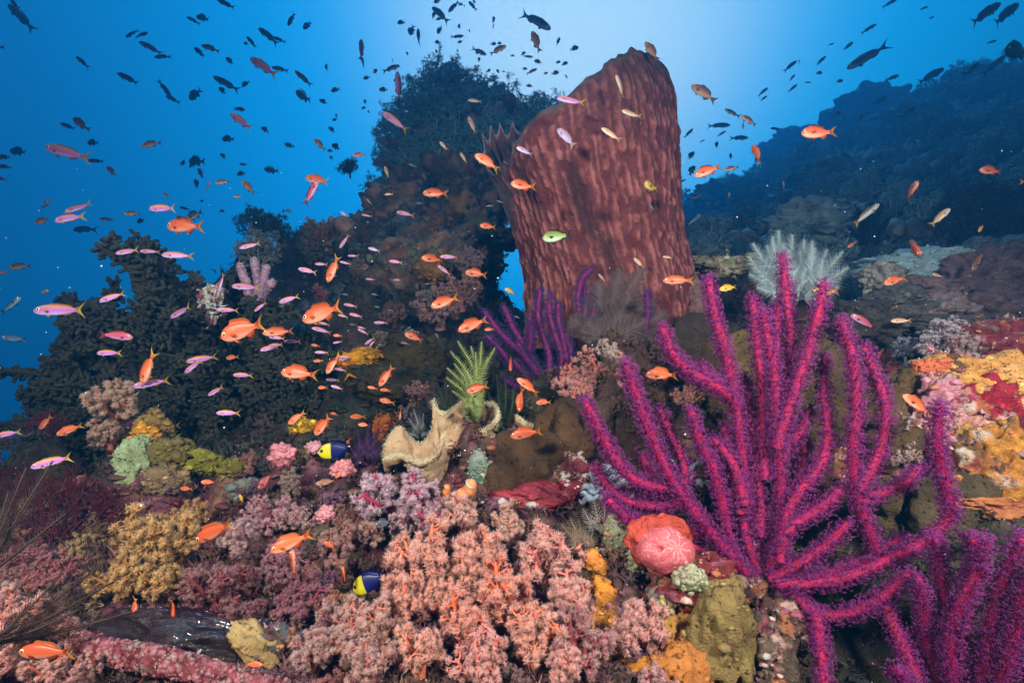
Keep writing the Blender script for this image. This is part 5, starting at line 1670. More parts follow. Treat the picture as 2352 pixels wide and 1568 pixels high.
# ------------------------------------------------------------------ the tan cup sponge: upright wavy sheets
def sheet(name, label, panels, color, seed, teeth=.003):
    """panels: [(rows, thickness, belly, fringe both edges)]; rows: (edge dx, dy, d, other edge dx, dy, d) along the sheet. Real walls with thickness."""
    global rng
    rng = np.random.default_rng(seed)
    base = P(*panels[0][0][len(panels[0][0]) // 2][3:])
    th_ = thing(name, label, "sponge", base)
    fr = MB()
    for rows, thick, bel, both in panels:
        T_ = spline([P(a, b, c) for a, b, c, *_ in rows], .003)
        B0 = spline([P(*r[3:]) for r in rows], .003)
        n = 240
        rs = lambda q: np.stack([np.interp(np.linspace(0, 1, n), np.linspace(0, 1, len(q)), q[:, k]) for k in range(3)], -1)
        T_, B0 = rs(T_), rs(B0)
        m = 44
        t = np.linspace(0, 1, m)[None, :, None]
        S = B0[:, None] * (1 - t) + T_[:, None] * t + np.array(bel) * np.sin(t * math.pi)
        S = S + .0035 * np.stack([fbm(S.reshape(-1, 3) * 40, 3, seed + q) for q in range(3)], -1).reshape(S.shape)
        nn = unit(np.cross(np.gradient(S, axis=0).reshape(-1, 3), np.gradient(S, axis=1).reshape(-1, 3))).reshape(S.shape)
        prof = np.interp(t[..., 0], [0, .12, .8, 1], [.6 if both else 1.2, 1.0, 1, .5])
        end = np.interp(np.linspace(0, 1, n), [0, .04, .96, 1], [.3, 1, 1, .3])[:, None]
        th = (thick * prof * end)[..., None]
        ring = np.concatenate((S + nn * th, (S - nn * th)[:, ::-1]), 1)
        k = ring.shape[1]
        i, j = np.meshgrid(np.arange(n - 1), np.arange(k), indexing='ij')
        j2 = (j + 1) % k
        F_ = np.stack((i * k + j, i * k + j2, (i + 1) * k + j2, (i + 1) * k + j), -1).reshape(-1, 4)
        b = MB()
        b.add(ring.reshape(-1, 3), F_, 0, np.tile(np.concatenate((t[0, :, 0], t[0, ::-1, 0])), n))
        for e in (0, n - 1):
            b.f.append((np.array([np.arange(k) + e * k]), 0))
        o = b.build("wall", M['tan'], th_, base)
        o.color = (*color, 1)
        for ed in ([T_, B0] if both else [T_]):
            q = np.repeat(ed, 7, 0) + rng.normal(size=(n * 7, 3)) * thick * .45
            fr.spikes(q, np.array((0, -.5, .5)) + rng.normal(size=q.shape) * .55, teeth * rng.uniform(.4, 1.2, len(q)), .0005)
    fr.build("rim_fringe", M['growth_pale'], th_, base)
    return th_


M['tan'] = mat("tan_sponge_skin", C(186, 148, 114), C(142, 106, 80), scale=26, rough=.9, bump=.6, bscale=420, tipc=C(200, 168, 134), tipamt=.4, speck=C(120, 90, 70), sscale=300, spk=.68)
M['growth_pale'] = mat("pale_fringe", C(210, 192, 160), None, rough=.8)
sheet("cup_sponge", "large tan ear-shaped sponge with a tall notched leaf and a gutter-like fringed flap", [
    ([(994, 920, 1.02, 984, 1080, 1.0), (1005, 944, 1.02, 992, 1092, .995), (1022, 950, 1.01, 1000, 1097, .99), (1045, 937, 1.02, 1010, 1098, .99), (1070, 920, 1.03, 1022, 1096, .99), (1091, 906, 1.05, 1036, 1086, 1.0), (1082, 935, 1.04, 1042, 1074, 1.01)], .006, (0, .020, 0), False),
    ([(878, 1046, .985, 882, 1056, .955), (892, 1010, .99, 896, 1050, .94), (916, 984, 1.0, 920, 1046, .93), (940, 1006, 1.02, 950, 1058, .925), (961, 1020, 1.03, 977, 1060, .925), (984, 1008, 1.03, 1004, 1040, .93), (1001, 970, 1.02, 1020, 1000, .96)], .0055, (0, .012, -.026), True),
    ([(930, 1062, .955, 962, 1122, .99), (955, 1072, .945, 975, 1124, .985), (980, 1068, .945, 990, 1124, .98), (1004, 1048, .95, 1004, 1118, .985), (1020, 1020, .97, 1014, 1110, .99)], .006, (0, .004, 0), False)],
    C(186, 148, 114), 81)
sheet("cup_sponge", "narrow tan sponge lobe right of the slot, its rim fringed", [
    ([(1098, 926, 1.06, 1092, 1050, 1.04), (1116, 928, 1.05, 1104, 1046, 1.03), (1136, 930, 1.03, 1120, 1040, 1.02), (1144, 960, 1.0, 1130, 1036, 1.01), (1130, 976, .98, 1124, 1034, 1.0), (1108, 990, .98, 1112, 1036, 1.0)], .0055, (0, .012, 0), False)], C(176, 140, 108), 82)
sheet("cup_sponge", "tan sponge rim partly hidden behind the yellow-tailed orange fish", [
    ([(1185, 955, 1.07, 1200, 1030, 1.06), (1215, 975, 1.05, 1220, 1030, 1.05), (1248, 978, 1.04, 1246, 1030, 1.05), (1262, 955, 1.05, 1262, 1030, 1.05), (1290, 962, 1.05, 1290, 1030, 1.05), (1325, 962, 1.06, 1320, 1030, 1.06)], .005, (0, .012, 0), False)], C(166, 136, 108), 83)


def frill(label, c, d, seed):
    r_ = np.random.default_rng(seed)
    base = P(*c, d)
    t = thing("lacy_sponge", label, "sponge", base, "pale blue lacy sponges")
    b = MB()
    for q in range(16):
        x, y = c[0] + r_.uniform(-45, 45), c[1] + r_.uniform(-55, 55)
        a = np.linspace(0, 1, 26)[:, None]
        p0, p1 = P(x - 22, y, d), P(x + 22, y + r_.uniform(-14, 14), d - .01)
        w = p0 * (1 - a) + p1 * a + np.stack((0 * a[:, 0], -.004 * np.sin(a[:, 0] * 9 + q), .006 * np.sin(a[:, 0] * (7 + q % 4) + q)), -1)
        b.tube(w, .0042 * np.sin(np.clip(a[:, 0], .04, .96) * math.pi) + .0012, 8)
    o = b.build("folds", M['stalk'], t, base)
    o.color = (*C(150, 170, 190), 1)


frill("pale blue lacy sponge folds behind the leftmost magenta arms", (1395, 1120), .90, 1)
frill("pale blue lacy sponge folds showing between the magenta arms", (1590, 1110), .93, 2)

# the fallen, crusted branch and the dark glossy sponge at the bottom
b = MB()
pp = spline([P(190, 1482, .66), P(290, 1503, .64), P(400, 1524, .625), P(520, 1556, .615), P(640, 1590, .61)], .004)
rr = .0135 * (1 + .18 * fbm(pp * 40, 3, 3))
b.tube(pp, rr, 22, 0, 0, True, None, .004)
k = 900
i = rng.integers(0, len(pp), k)
dd = unit(rng.normal(size=(k, 3)))
b.balls(pp[i] + dd * rr[i][:, None], .0026 * rng.uniform(.5, 1.4, k), 1)
w_ = b.v[0] + .008 * np.stack([fbm(b.v[0] * 60, 3, q) for q in range(3)], -1)
_, rid_ = worley(w_ * 150, 5)
pal_ = np.array([C(170, 84, 100), C(196, 120, 128), C(130, 40, 56), C(206, 180, 176), C(150, 70, 80), C(120, 60, 50)])
b.p[0] = pal_[(rid_ * 991 % 1 * 6).astype(int) % 6]
gq = rng.integers(0, len(pp), 700)
gd = unit(rng.normal(size=(700, 3)) + (0, -.3, .5))
b.stars(pp[gq] + gd * rr[gq][:, None], gd, .0045, 6, .5, .13, 0, pal_[rng.integers(0, 6, 700)] * 1.2)
b.p[-2] = np.broadcast_to(np.array(C(190, 120, 124)), (len(b.v[-2]), 3))
o = b.build("crusted_branch", M['mottle'])
tag(o, "pink and white coralline-crusted branch lying across the bottom left", "dead coral")
o = lump("glossy_sponge", "dark glossy maroon sponge lying above the pink crusted branch", "sponge", P(440, 1482, .70), (.115, .04, .034), C(36, 5, 11), 'wet', None, amp=.3, seed=61, n=6, fine=.06, ridge=.2, rot=(0, .12, 0))
lump("shell_fragment", "cream broken shell with brown dots at the end of the dark glossy sponge", "shell", P(592, 1474, .68), (.032, .018, .015), C(186, 152, 100), 'sponge_lump', None, amp=.45, seed=62, n=5, fine=.08, rot=(0, .65, 0))
lump("crusted_rock", "blue-grey crusted rock behind the broken shell", "rock", P(640, 1500, .70), (.035, .03, .03), C(92, 96, 104), 'crust', None, amp=.4, seed=63, n=5, fine=.15)
# ------------------------------------------------------------------ fish
def fish_mat(name, belly, side, back, fin=False, mid=.45, rough=.42):
    m = bpy.data.materials.new(name)
    m.use_nodes = True
    N, L = m.node_tree.nodes, m.node_tree.links
    b = N["Principled BSDF"]
    b.inputs["Roughness"].default_value = rough
    b.inputs["Specular IOR Level"].default_value = .35
    a = N.new("ShaderNodeAttribute")
    a.attribute_name = "tip"
    r = N.new("ShaderNodeValToRGB")
    e = r.color_ramp.elements
    e[0].position, e[0].color = .10, (*belly, 1)
    e[1].position, e[1].color = .92, (*back, 1)
    x = e.new(mid)
    x.color = (*side, 1)
    L.new(a.outputs["Fac"], r.inputs[0])
    tc = N.new("ShaderNodeTexCoord")
    v = N.new("ShaderNodeTexVoronoi")
    v.inputs["Scale"].default_value = 60
    L.new(tc.outputs["Object"], v.inputs["Vector"])
    oi = N.new("ShaderNodeObjectInfo")
    mr = N.new("ShaderNodeMapRange")
    mr.inputs[3].default_value, mr.inputs[4].default_value = .66, 1.14
    L.new(oi.outputs["Random"], mr.inputs[0])
    hv = N.new("ShaderNodeHueSaturation")
    L.new(mr.outputs[0], hv.inputs["Value"])
    L.new(r.outputs[0], hv.inputs["Color"])
    mx = N.new("ShaderNodeMix")
    mx.data_type = 'RGBA'
    mx.blend_type = 'MULTIPLY'
    mx.inputs[0].default_value = 0 if fin else .35
    L.new(hv.outputs[0], mx.inputs[6])
    sc_ = N.new("ShaderNodeMapRange")
    sc_.inputs[1].default_value, sc_.inputs[2].default_value, sc_.inputs[3].default_value, sc_.inputs[4].default_value = 0, .7, 1, .55
    L.new(v.outputs["Distance"], sc_.inputs[0])
    L.new(sc_.outputs[0], mx.inputs[7])
    L.new(mx.outputs[2], b.inputs["Base Color"])
    if fin:
        tr = N.new("ShaderNodeBsdfTranslucent")
        L.new(hv.outputs[0], tr.inputs[0])
        tp = N.new("ShaderNodeBsdfTransparent")
        m1, m2 = N.new("ShaderNodeMixShader"), N.new("ShaderNodeMixShader")
        m1.inputs[0].default_value = .4
        m2.inputs[0].default_value = .18
        L.new(b.outputs[0], m1.inputs[1])
        L.new(tr.outputs[0], m1.inputs[2])
        L.new(m1.outputs[0], m2.inputs[1])
        L.new(tp.outputs[0], m2.inputs[2])
        L.new(m2.outputs[0], N["Material Output"].inputs[0])
    return m


EYE_W = mat("fish_eye_ring", C(226, 196, 150), rough=.2, spec=.6)
EYE_B = mat("fish_pupil", (.006, .006, .008), rough=.12, spec=.7)
# kind: (height, width, name, words, belly, side, back, fin base, fin edge, tail length, fork, dorsal height)
KINDS = {
    'o': (.315, .15, "orange_fish", "orange fish", C(238, 166, 140), C(228, 102, 58), C(212, 86, 46), C(226, 106, 48), C(226, 186, 60), .24, .62, .30),
    'e': (.275, .14, "orange_fish", "slim orange fish", C(240, 170, 148), C(230, 104, 62), C(216, 90, 50), C(232, 130, 56), C(220, 196, 70), .25, .66, .2),
    'v': (.195, .11, "violet_fish", "violet fish", C(206, 184, 236), C(188, 100, 196), C(224, 140, 84), C(214, 150, 80), C(226, 214, 80), .23, .70, .16),
    'k': (.24, .13, "pink_fish", "pink fish", C(216, 170, 220), C(206, 92, 130), C(196, 84, 90), C(190, 80, 70), C(120, 50, 50), .2, .45, .2),
    'b': (.275, .14, "brown_fish", "brownish fish", C(216, 178, 150), C(170, 112, 84), C(120, 78, 66), C(150, 106, 84), C(120, 100, 80), .2, .5, .24),
    'd': (.215, .12, "dark_fish", "slim dark fish", C(182, 168, 182), C(117, 98, 120), C(84, 70, 86), C(98, 89, 106), C(84, 84, 98), .23, .66, .16),
    's': (.44, .17, "damselfish", "oval dark fish", C(98, 92, 98), C(70, 64, 75), C(56, 53, 64), C(70, 67, 78), C(56, 56, 70), .22, .5, .3),
    'f': (.20, .13, "blue_fish", "blue-grey fish", C(134, 162, 190), C(84, 112, 145), C(61, 81, 112), C(70, 92, 125), C(56, 75, 103), .23, .74, .14),
    'p': (.235, .12, "pale_fish", "pale tan fish", C(226, 206, 200), C(214, 162, 130), C(196, 136, 100), C(214, 170, 130), C(206, 180, 120), .22, .55, .18),
    'l': (.25, .12, "lilac_fish", "pale lilac fish", C(232, 216, 240), C(200, 160, 206), C(180, 130, 170), C(206, 170, 190), C(214, 190, 120), .22, .55, .18),
    'y': (.31, .14, "yellow_fish", "yellowish fish", C(240, 206, 130), C(232, 176, 60), C(220, 150, 40), C(230, 180, 50), C(226, 206, 80), .23, .6, .22),
    'c': (.36, .15, "green_fish", "green and silver fish", C(206, 220, 200), C(150, 170, 90), C(116, 130, 56), C(90, 96, 60), C(30, 30, 34), .24, .75, .2),
    'a': (.47, .16, "two_coloured_fish", "blue and yellow fish", C(222, 200, 30), C(226, 206, 30), C(206, 184, 30), C(14, 20, 96), C(14, 20, 96), .18, .2, .3),
    'r': (.40, .17, "red_fish", "squat red fish", C(170, 80, 80), C(140, 50, 54), C(110, 40, 44), C(130, 46, 46), C(120, 40, 40), .2, .3, .2),
    'w': (.19, .12, "striped_fish", "striped fish", C(226, 206, 170), C(226, 226, 230), C(96, 72, 56), C(200, 160, 60), C(216, 190, 60), .2, .4, .14),
    'g': (.46, .2, "dark_grouper", "big dark barred fish", C(50, 56, 56), C(34, 40, 44), C(26, 30, 34), C(26, 30, 34), C(26, 30, 34), .18, .2, .2),
}
BLUE_REAR = fish_mat("deep_blue_scales", C(18, 28, 116), C(13, 20, 100), C(10, 15, 84))
FM = {k: (fish_mat(v[2] + "_scales", v[4], v[5], v[6]), fish_mat(v[2] + "_fins", v[7], v[7], v[8], True)) for k, v in KINDS.items()}
_fish = {}
PROF_X = [0, .03, .08, .16, .26, .38, .5, .62, .74, .84, .92, 1.0]
PROF_H = {'deep': [.10, .34, .58, .82, .96, 1.0, .97, .86, .66, .44, .32, .30], 'slim': [.16, .42, .66, .86, .97, 1.0, .97, .88, .72, .54, .40, .34]}


def fish_mesh(kind, bend):
    key = (kind, bend)
    if key in _fish:
        return _fish[key]
    H, W, nm, _, *_, tail, fork, dors = KINDS[kind]
    ph = PROF_H['deep' if H > .27 else 'slim']
    n, k = 26, 18
    f = np.linspace(0, 1, n) ** 1.15
    hgt = np.interp(f, PROF_X, ph)
    hgt = np.convolve(np.pad(hgt, 1, mode='edge'), [.25, .5, .25], 'valid') * H / 2
    hgt[0] = .06 * H / 2
    wid = np.interp(f, [0, .06, .2, .4, .7, 1], [.10, .46, .9, 1, .55, .16]) * W / 2
    zc = np.interp(f, [0, .1, .3, 1], [-.035, -.02, 0, .0]) * H * 2
    body_l = 1 - tail
    x = .5 - f * body_l
    a = np.arange(k) * 2 * math.pi / k
    sz, cy = np.sin(a), np.cos(a)
    up = np.where(sz > 0, sz, sz * .98)
    V = np.stack((np.repeat(x[:, None], k, 1), wid[:, None] * np.sign(cy) * np.abs(cy) ** .8, zc[:, None] + hgt[:, None] * up), -1)
    i, j = np.meshgrid(np.arange(n - 1), np.arange(k), indexing='ij')
    j2 = (j + 1) % k
    F = np.stack((i * k + j, i * k + j2, (i + 1) * k + j2, (i + 1) * k + j), -1).reshape(-1, 4)
    tz = np.clip(.5 + V[..., 2] / H, 0, 1)

    def bent(v):
        v = np.array(v, float).reshape(-1, 3)
        q = np.clip(.15 - v[:, 0], 0, 1)
        v[:, 1] += bend * q ** 2 * 1.2
        v[:, 0] += abs(bend) * q ** 3 * .5
        return v

    b = MB()
    if kind == 'a':                                      # yellow front half, blue rear half
        mi = (i < 12).ravel()
        b.add(bent(V), F[mi], 0, tz.ravel())
        b.f.append((F[~mi], 2))
    else:
        b.add(bent(V), F, 0, tz.ravel())
    b.f.append((np.array([np.arange(k)]), 0))
    b.f.append((np.array([np.arange(k)[::-1] + (n - 1) * k]), 0))
    top = lambda t: np.interp(t, f, zc + hgt)
    bot = lambda t: np.interp(t, f, zc - hgt)

    def finsheet(base, edge, t0=0.0, t1=1.0, thick=.006):
        base, edge = np.asarray(base, float), np.asarray(edge, float)
        m = len(base)
        o = np.array((0, thick, 0))
        v = np.concatenate((base + o, base - o, edge))
        q = np.arange(m - 1)
        F1 = np.stack((q, q + 1, q + 1 + 2 * m, q + 2 * m), -1)
        F2 = np.stack((q + m, q + 2 * m, q + 1 + 2 * m, q + 1 + m), -1)
        b.add(bent(v), np.concatenate((F1, F2)), 1, np.concatenate((np.full(2 * m, t0), np.full(m, t1))))

    # forked tail
    xp, hp = x[-1], hgt[-1]
    tt = np.linspace(-1, 1, 15)
    spread = H * (.30 + .42 * fork) * (1.0 if H > .25 else 1.35)
    ex = -.5 + tail * fork * (1 - np.abs(tt) ** 1.1) * .85
    bs = np.stack((np.full(15, xp + .012), 0 * tt, tt * hp * .9), -1)
    ed = np.stack((ex, 0 * tt, np.sign(tt) * np.abs(tt) ** .85 * spread), -1)
    mid_ = bs * .55 + ed * .45
    mid_[:, 2] = bs[:, 2] * .45 + ed[:, 2] * .42
    finsheet(bs, mid_, 0, .35, .004)
    finsheet(mid_, ed, .35, 1, .002)
    # dorsal, anal, pelvic and pectoral fins
    s = np.linspace(.27, .86, 16)
    hd = dors * H * np.interp(s, [.27, .33, .5, .72, .8, .86], [.2, .85, .75, .95, .8, .1])
    if kind == 'a':
        s = np.linspace(.3, .96, 16)
        hd = .34 * H * np.interp(s, [.3, .5, .8, .92, .96], [.1, .5, .9, 1.0, .3])
    finsheet(np.stack((.5 - s * body_l, 0 * s, top(s) - .012), -1), np.stack((.5 - s * body_l - .035, 0 * s, top(s) + hd), -1), .05, .6)
    s = np.linspace(.62, .86, 9)
    ha = dors * H * np.interp(s, [.62, .68, .80, .86], [.1, 1.0, .7, .1])
    finsheet(np.stack((.5 - s * body_l, 0 * s, bot(s) + .01), -1), np.stack((.5 - s * body_l - .05, 0 * s, bot(s) - ha), -1), .05, .6)
    for sg in (-1, 1):
        s = np.linspace(.30, .38, 5)
        L = np.interp(s, [.30, .33, .38], [.4, 1, .2]) * H * .42
        finsheet(np.stack((.5 - s * body_l, np.full(5, sg * .012), bot(s) + .012), -1), np.stack((.5 - s * body_l - L * .8, np.full(5, sg * (.02 + H * .06)), bot(s) - L * .55), -1), .05, .7, .003)
        if kind == 'a':
            continue
        z = np.linspace(-.10, .03, 6) * H
        yw = np.interp(.27, f, wid) * sg
        L = np.interp(z / H, [-.10, -.05, 0, .03], [.5, 1, .9, .3]) * (.13 if H > .25 else .10)
        finsheet(np.stack((np.full(6, .5 - .27 * body_l), np.full(6, yw * .92), z - .03 * H), -1), np.stack((.5 - .27 * body_l - L, yw + sg * L * .45, z * 2.0 - .05 * H), -1), .0, .4, .003)
    mats_ = [FM[kind][0], FM[kind][1]] + ([BLUE_REAR] if kind == 'a' else [])
    me = b.mesh(nm + "_body", mats_)
    # one eye mesh per side
    eyes = []
    er = .026 + .055 * H
    for sg in (-1, 1):
        e = MB()
        v, fc = ico(2)
        ring = v * (er, er * .45, er)
        inner = np.abs(v[fc].mean(1)[:, 1]) * np.sign(v[fc].mean(1)[:, 1]) * sg > .80
        yw = np.interp(.13, f, wid) * .90 * sg
        q = ring + np.array((.5 - .13 * body_l, yw, np.interp(.13, f, zc) + hgt[0] * 0 + .16 * H * .6))
        e.add(q, fc[~inner])
        e.f.append((fc[inner], 1))
        eyes.append(e.mesh("eye", [EYE_W if kind != 'a' else EYE_B, EYE_B]))
    _fish[key] = (me, eyes)
    return _fish[key]


ORIG = [(0, 0), (850, 0), (1700, 0), (0, 570), (850, 570), (1700, 570), (0, 1137), (850, 1137)]
T = []


def F(reg, rows):
    for r in rows:
        x, y, L, ang, kd = r[:5]
        o = dict(r[5]) if len(r) > 5 else {}
        T.append(dict(x=(ORIG[reg][0] + x / 2.735) / 1.0884, y=(ORIG[reg][1] + y / 2.735) / 1.0884, L=L / 2.735 / 1.0884, a=ang, k=kd, **o))


Y4, Y6 = (('yaw', 40),), (('yaw', 62),)
F(0, [(100, 30, 110, 135, 'd'), (152, 125, 225, 131, 'd'), (-20, 325, 130, 180, 'd'), (1552, 32, 145, 153, 'd'), (1325, 142, 100, 153, 'd'), (1388, 125, 85, 165, 's'), (1993, 130, 115, 250, 'd'),
      (2102, 175, 75, 215, 's'), (905, 228, 115, 205, 'd'), (960, 240, 125, 8, 'v', (('d', 2.1),)), (1035, 330, 168, 153, 'v', (('d', 2.2),)), (1115, 387, 122, 183, 'd'), (1370, 363, 132, 138, 'd'),
      (1440, 330, 124, 165, 'b', (('d', 2.4),)), (567, 428, 122, 137, 'd'), (884, 542, 168, 151, 'd'), (1122, 602, 135, 305, 'd'), (1183, 680, 122, 152, 'd'), (1337, 645, 112, 215, 's'),
      (1555, 577, 190, 152, 'd'), (1680, 572, 65, 218, 's'), (1520, 620, 62, 132, 's'), (1805, 460, 265, 143, 'v', (('d', 1.9),)), (1918, 474, 122, 168, 'd'), (2080, 542, 160, 137, 'd'),
      (2295, 615, 66, 195, 's'), (2078, 660, 66, 170, 's', Y6), (2212, 697, 62, 150, 's'), (1630, 745, 112, 345, 'd'), (1655, 835, 235, 144, 'v', (('d', 1.8),)), (1812, 888, 58, 142, 's'),
      (1722, 292, 100, 128, 'd'), (1683, 300, 38, 150, 's'), (1838, 248, 175, 140, 'd'), (1910, 272, 100, 160, 'd'), (1570, 418, 62, 128, 's'), (2232, 462, 48, 95, 's'), (552, 848, 165, 142, 'b', (('d', 1.8),)),
      (470, 866, 118, 157, 'd'), (635, 975, 82, 178, 's'), (1035, 985, 148, 190, 'b', (('d', 1.7),)), (465, 1045, 345, 165, 'v', (('d', 1.35),)), (662, 1102, 122, 175, 'd'), (128, 1037, 112, 172, 's'),
      (30, 1075, 95, 180, 'b'), (28, 1140, 92, 175, 'b'), (0, 1218, 110, 160, 'v', (('d', 1.8),)), (764, 1172, 115, 140, 'b'), (1560, 950, 88, 180, 's'), (1980, 995, 54, 170, 's', Y4),
      (2185, 988, 120, 133, 'b'), (2297, 1005, 72, 140, 's'), (2258, 1032, 42, 170, 's'), (2265, 1080, 38, 130, 's'), (2285, 820, 38, 0, 's'), (2300, 795, 38, 110, 's'), (2268, 888, 54, 132, 's'),
      (1250, 1115, 56, 0, 's', Y4), (1345, 1103, 125, 175, 's'), (1312, 1130, 48, 200, 's'), (1525, 1068, 48, 125, 's'), (1668, 1125, 68, 170, 'd'), (1650, 1187, 64, 185, 's'), (1857, 1165, 76, 180, 's', Y4),
      (1378, 1188, 46, 90, 's', Y6), (1345, 1258, 56, 90, 's', Y4), (1418, 1280, 100, 28, 'v', (('d', 1.9), ('yaw', 40))), (1523, 1245, 110, 183, 'b', (('d', 1.7),)), (1702, 1282, 140, 135, 'b', (('d', 1.8),)),
      (1630, 1343, 62, 180, 'b'), (1138, 1335, 60, 150, 'b'), (1378, 1375, 34, 0, 's'), (2178, 1232, 205, 164, 'e', (('d', 1.6),)), (2128, 1322, 200, 65, 'k', (('d', 1.5),)),
      (315, 1398, 120, 22, 'b', (('d', 1.6), ('yaw', 35))), (547, 1418, 200, 200, 'v', (('d', 1.25),)), (478, 1490, 240, 187, 'v', (('d', 1.2),)), (290, 1508, 130, 190, 'b', (('d', 1.5),)),
      (732, 1500, 102, 175, 'd', (('d', 1.9),)), (905, 1460, 100, 183, 'b', (('d', 1.6),)), (965, 1510, 62, 190, 's'), (1122, 1425, 230, 178, 'v', (('d', 1.2),)), (1262, 1425, 85, 162, 'd'),
      (1333, 1470, 115, 210, 's', (('d', 1.7), ('lab', "blackest roundish fish hovering over the black tree coral"))), (1515, 1443, 38, 0, 's'), (1977, 1443, 60, 165, 'b'),
      (1268, 1545, 275, 177, 'o', (('d', 1.25), ('lab', "orange fish gliding along the top of the black tree coral")))])
F(1, [(665, 10, 52, 200, 's'), (688, 102, 175, 132, 'd'), (640, 105, 52, 60, 's'), (670, 132, 38, 10, 's'), (778, 45, 115, 232, 'd'), (822, 32, 38, 0, 's'), (850, 45, 28, 100, 's'), (908, 42, 92, 128, 'd'),
      (918, 15, 32, 120, 's'), (420, 155, 58, 182, 's'), (490, 208, 78, 250, 's'), (535, 265, 165, 92, 'd'), (682, 205, 58, 230, 's'), (815, 183, 38, 95, 's'), (885, 212, 24, 95, 's'), (798, 252, 98, 5, 'd'),
      (823, 288, 38, 180, 's'), (670, 290, 42, 185, 's'), (658, 355, 32, 90, 's'), (803, 350, 24, 90, 's'), (460, 368, 28, 110, 's'), (360, 418, 34, 100, 's'), (948, 352, 120, 332, 'd'), (936, 365, 28, 0, 's'),
      (1078, 342, 125, 22, 'b', (('d', 2.3),)), (1047, 302, 44, 0, 's'), (1088, 298, 34, 20, 's'), (1050, 138, 54, 75, 's'), (1047, 190, 44, 80, 's'), (1330, 138, 258, 330, 'f', (('d', 2.6), ('lab', "largest dark spindle-shaped fish high above the barrel sponge"))),
      (1340, 288, 165, 108, 'b', (('d', 2.2),)), (1310, 245, 44, 95, 's'), (1492, 285, 54, 70, 's'), (1600, 333, 62, 15, 's'), (1178, 382, 28, 0, 's'), (1252, 368, 38, 30, 's'), (1280, 388, 78, 5, 'd'),
      (1355, 424, 58, 160, 's'), (1490, 427, 38, 15, 's'), (1535, 437, 48, 20, 's'), (1262, 472, 38, 10, 's'), (1308, 490, 85, 25, 'd'), (1405, 503, 34, 20, 's'), (1470, 500, 54, 10, 's'), (1548, 527, 32, 120, 's'),
      (950, 410, 40, 70, 's'), (1013, 485, 34, 0, 's', Y4), (1080, 490, 34, 120, 's'), (1117, 490, 22, 0, 's'), (1297, 588, 46, 170, 's'), (345, 470, 135, 17, 'd'), (240, 490, 44, 60, 's'), (183, 533, 50, 190, 's'),
      (396, 602, 205, 88, 'k', (('d', 2.3),)), (148, 342, 165, 94, 'b', (('d', 2.3),)), (158, 430, 85, 100, 'd'), (485, 538, 42, 180, 's'), (298, 615, 62, 175, 's'), (170, 697, 34, 90, 's'), (160, 740, 34, 30, 's'),
      (195, 765, 24, 120, 's'), (380, 835, 235, 142, 'v', (('d', 1.7),)), (925, 690, 100, 172, 'p', (('d', 1.9),)), (905, 860, 135, 112, 'p', (('d', 1.9),)), (710, 1000, 88, 130, 'p', (('d', 1.8),)),
      (132, 1058, 95, 187, 'e', (('d', 1.9),)), (293, 955, 44, 180, 's'), (500, 1133, 60, 162, 'p', (('d', 1.8),)), (1012, 1112, 210, 147, 'e', (('d', 1.25), ('lab', "slim orange fish crossing the sponge's jagged lip"))),
      (658, 1322, 190, 174, 'o', (('d', 1.3),)), (1255, 1270, 175, 178, 'o', (('d', 1.25), ('yaw', 32))), (2128, 1278, 130, 180, 'y', (('d', 1.25), ('yaw', 50))), (1585, 692, 215, 164, 'v', (('d', 1.3),)),
      (1550, 945, 190, 127, 'l', (('d', 1.3),)), (1267, 1035, 125, 163, 'l', (('d', 1.3), ('yaw', 25))), (1857, 922, 165, 145, 'p', (('d', 1.3),)), (1995, 782, 150, 166, 'p', (('d', 1.3),)),
      (1918, 595, 168, 112, 'p', (('d', 1.35),)), (2132, 352, 168, 118, 'b', (('d', 1.5),)), (335, 1328, 65, 178, 'p', (('d', 1.7),)), (450, 1463, 140, 165, 'v', (('d', 1.4),)), (188, 1475, 78, 168, 'v', (('d', 1.5),)),
      (30, 1465, 65, 140, 'l', (('d', 1.6),)), (1025, 1408, 55, 180, 'p', (('d', 1.5),)), (1095, 1380, 50, 160, 'l', (('d', 1.5),)), (1012, 1548, 110, 176, 'o', (('d', 1.3), ('yaw', 25))),
      (2130, 1420, 55, 130, 'p', (('d', 1.4),)), (545, 1390, 60, 172, 'p', (('d', 1.6),)), (320, 1180, 95, 110, 'p', (('d', 1.9),)), (845, 1080, 90, 120, 'p', (('d', 1.9),)), (200, 1380, 60, 130, 'l', (('d', 1.6),))])
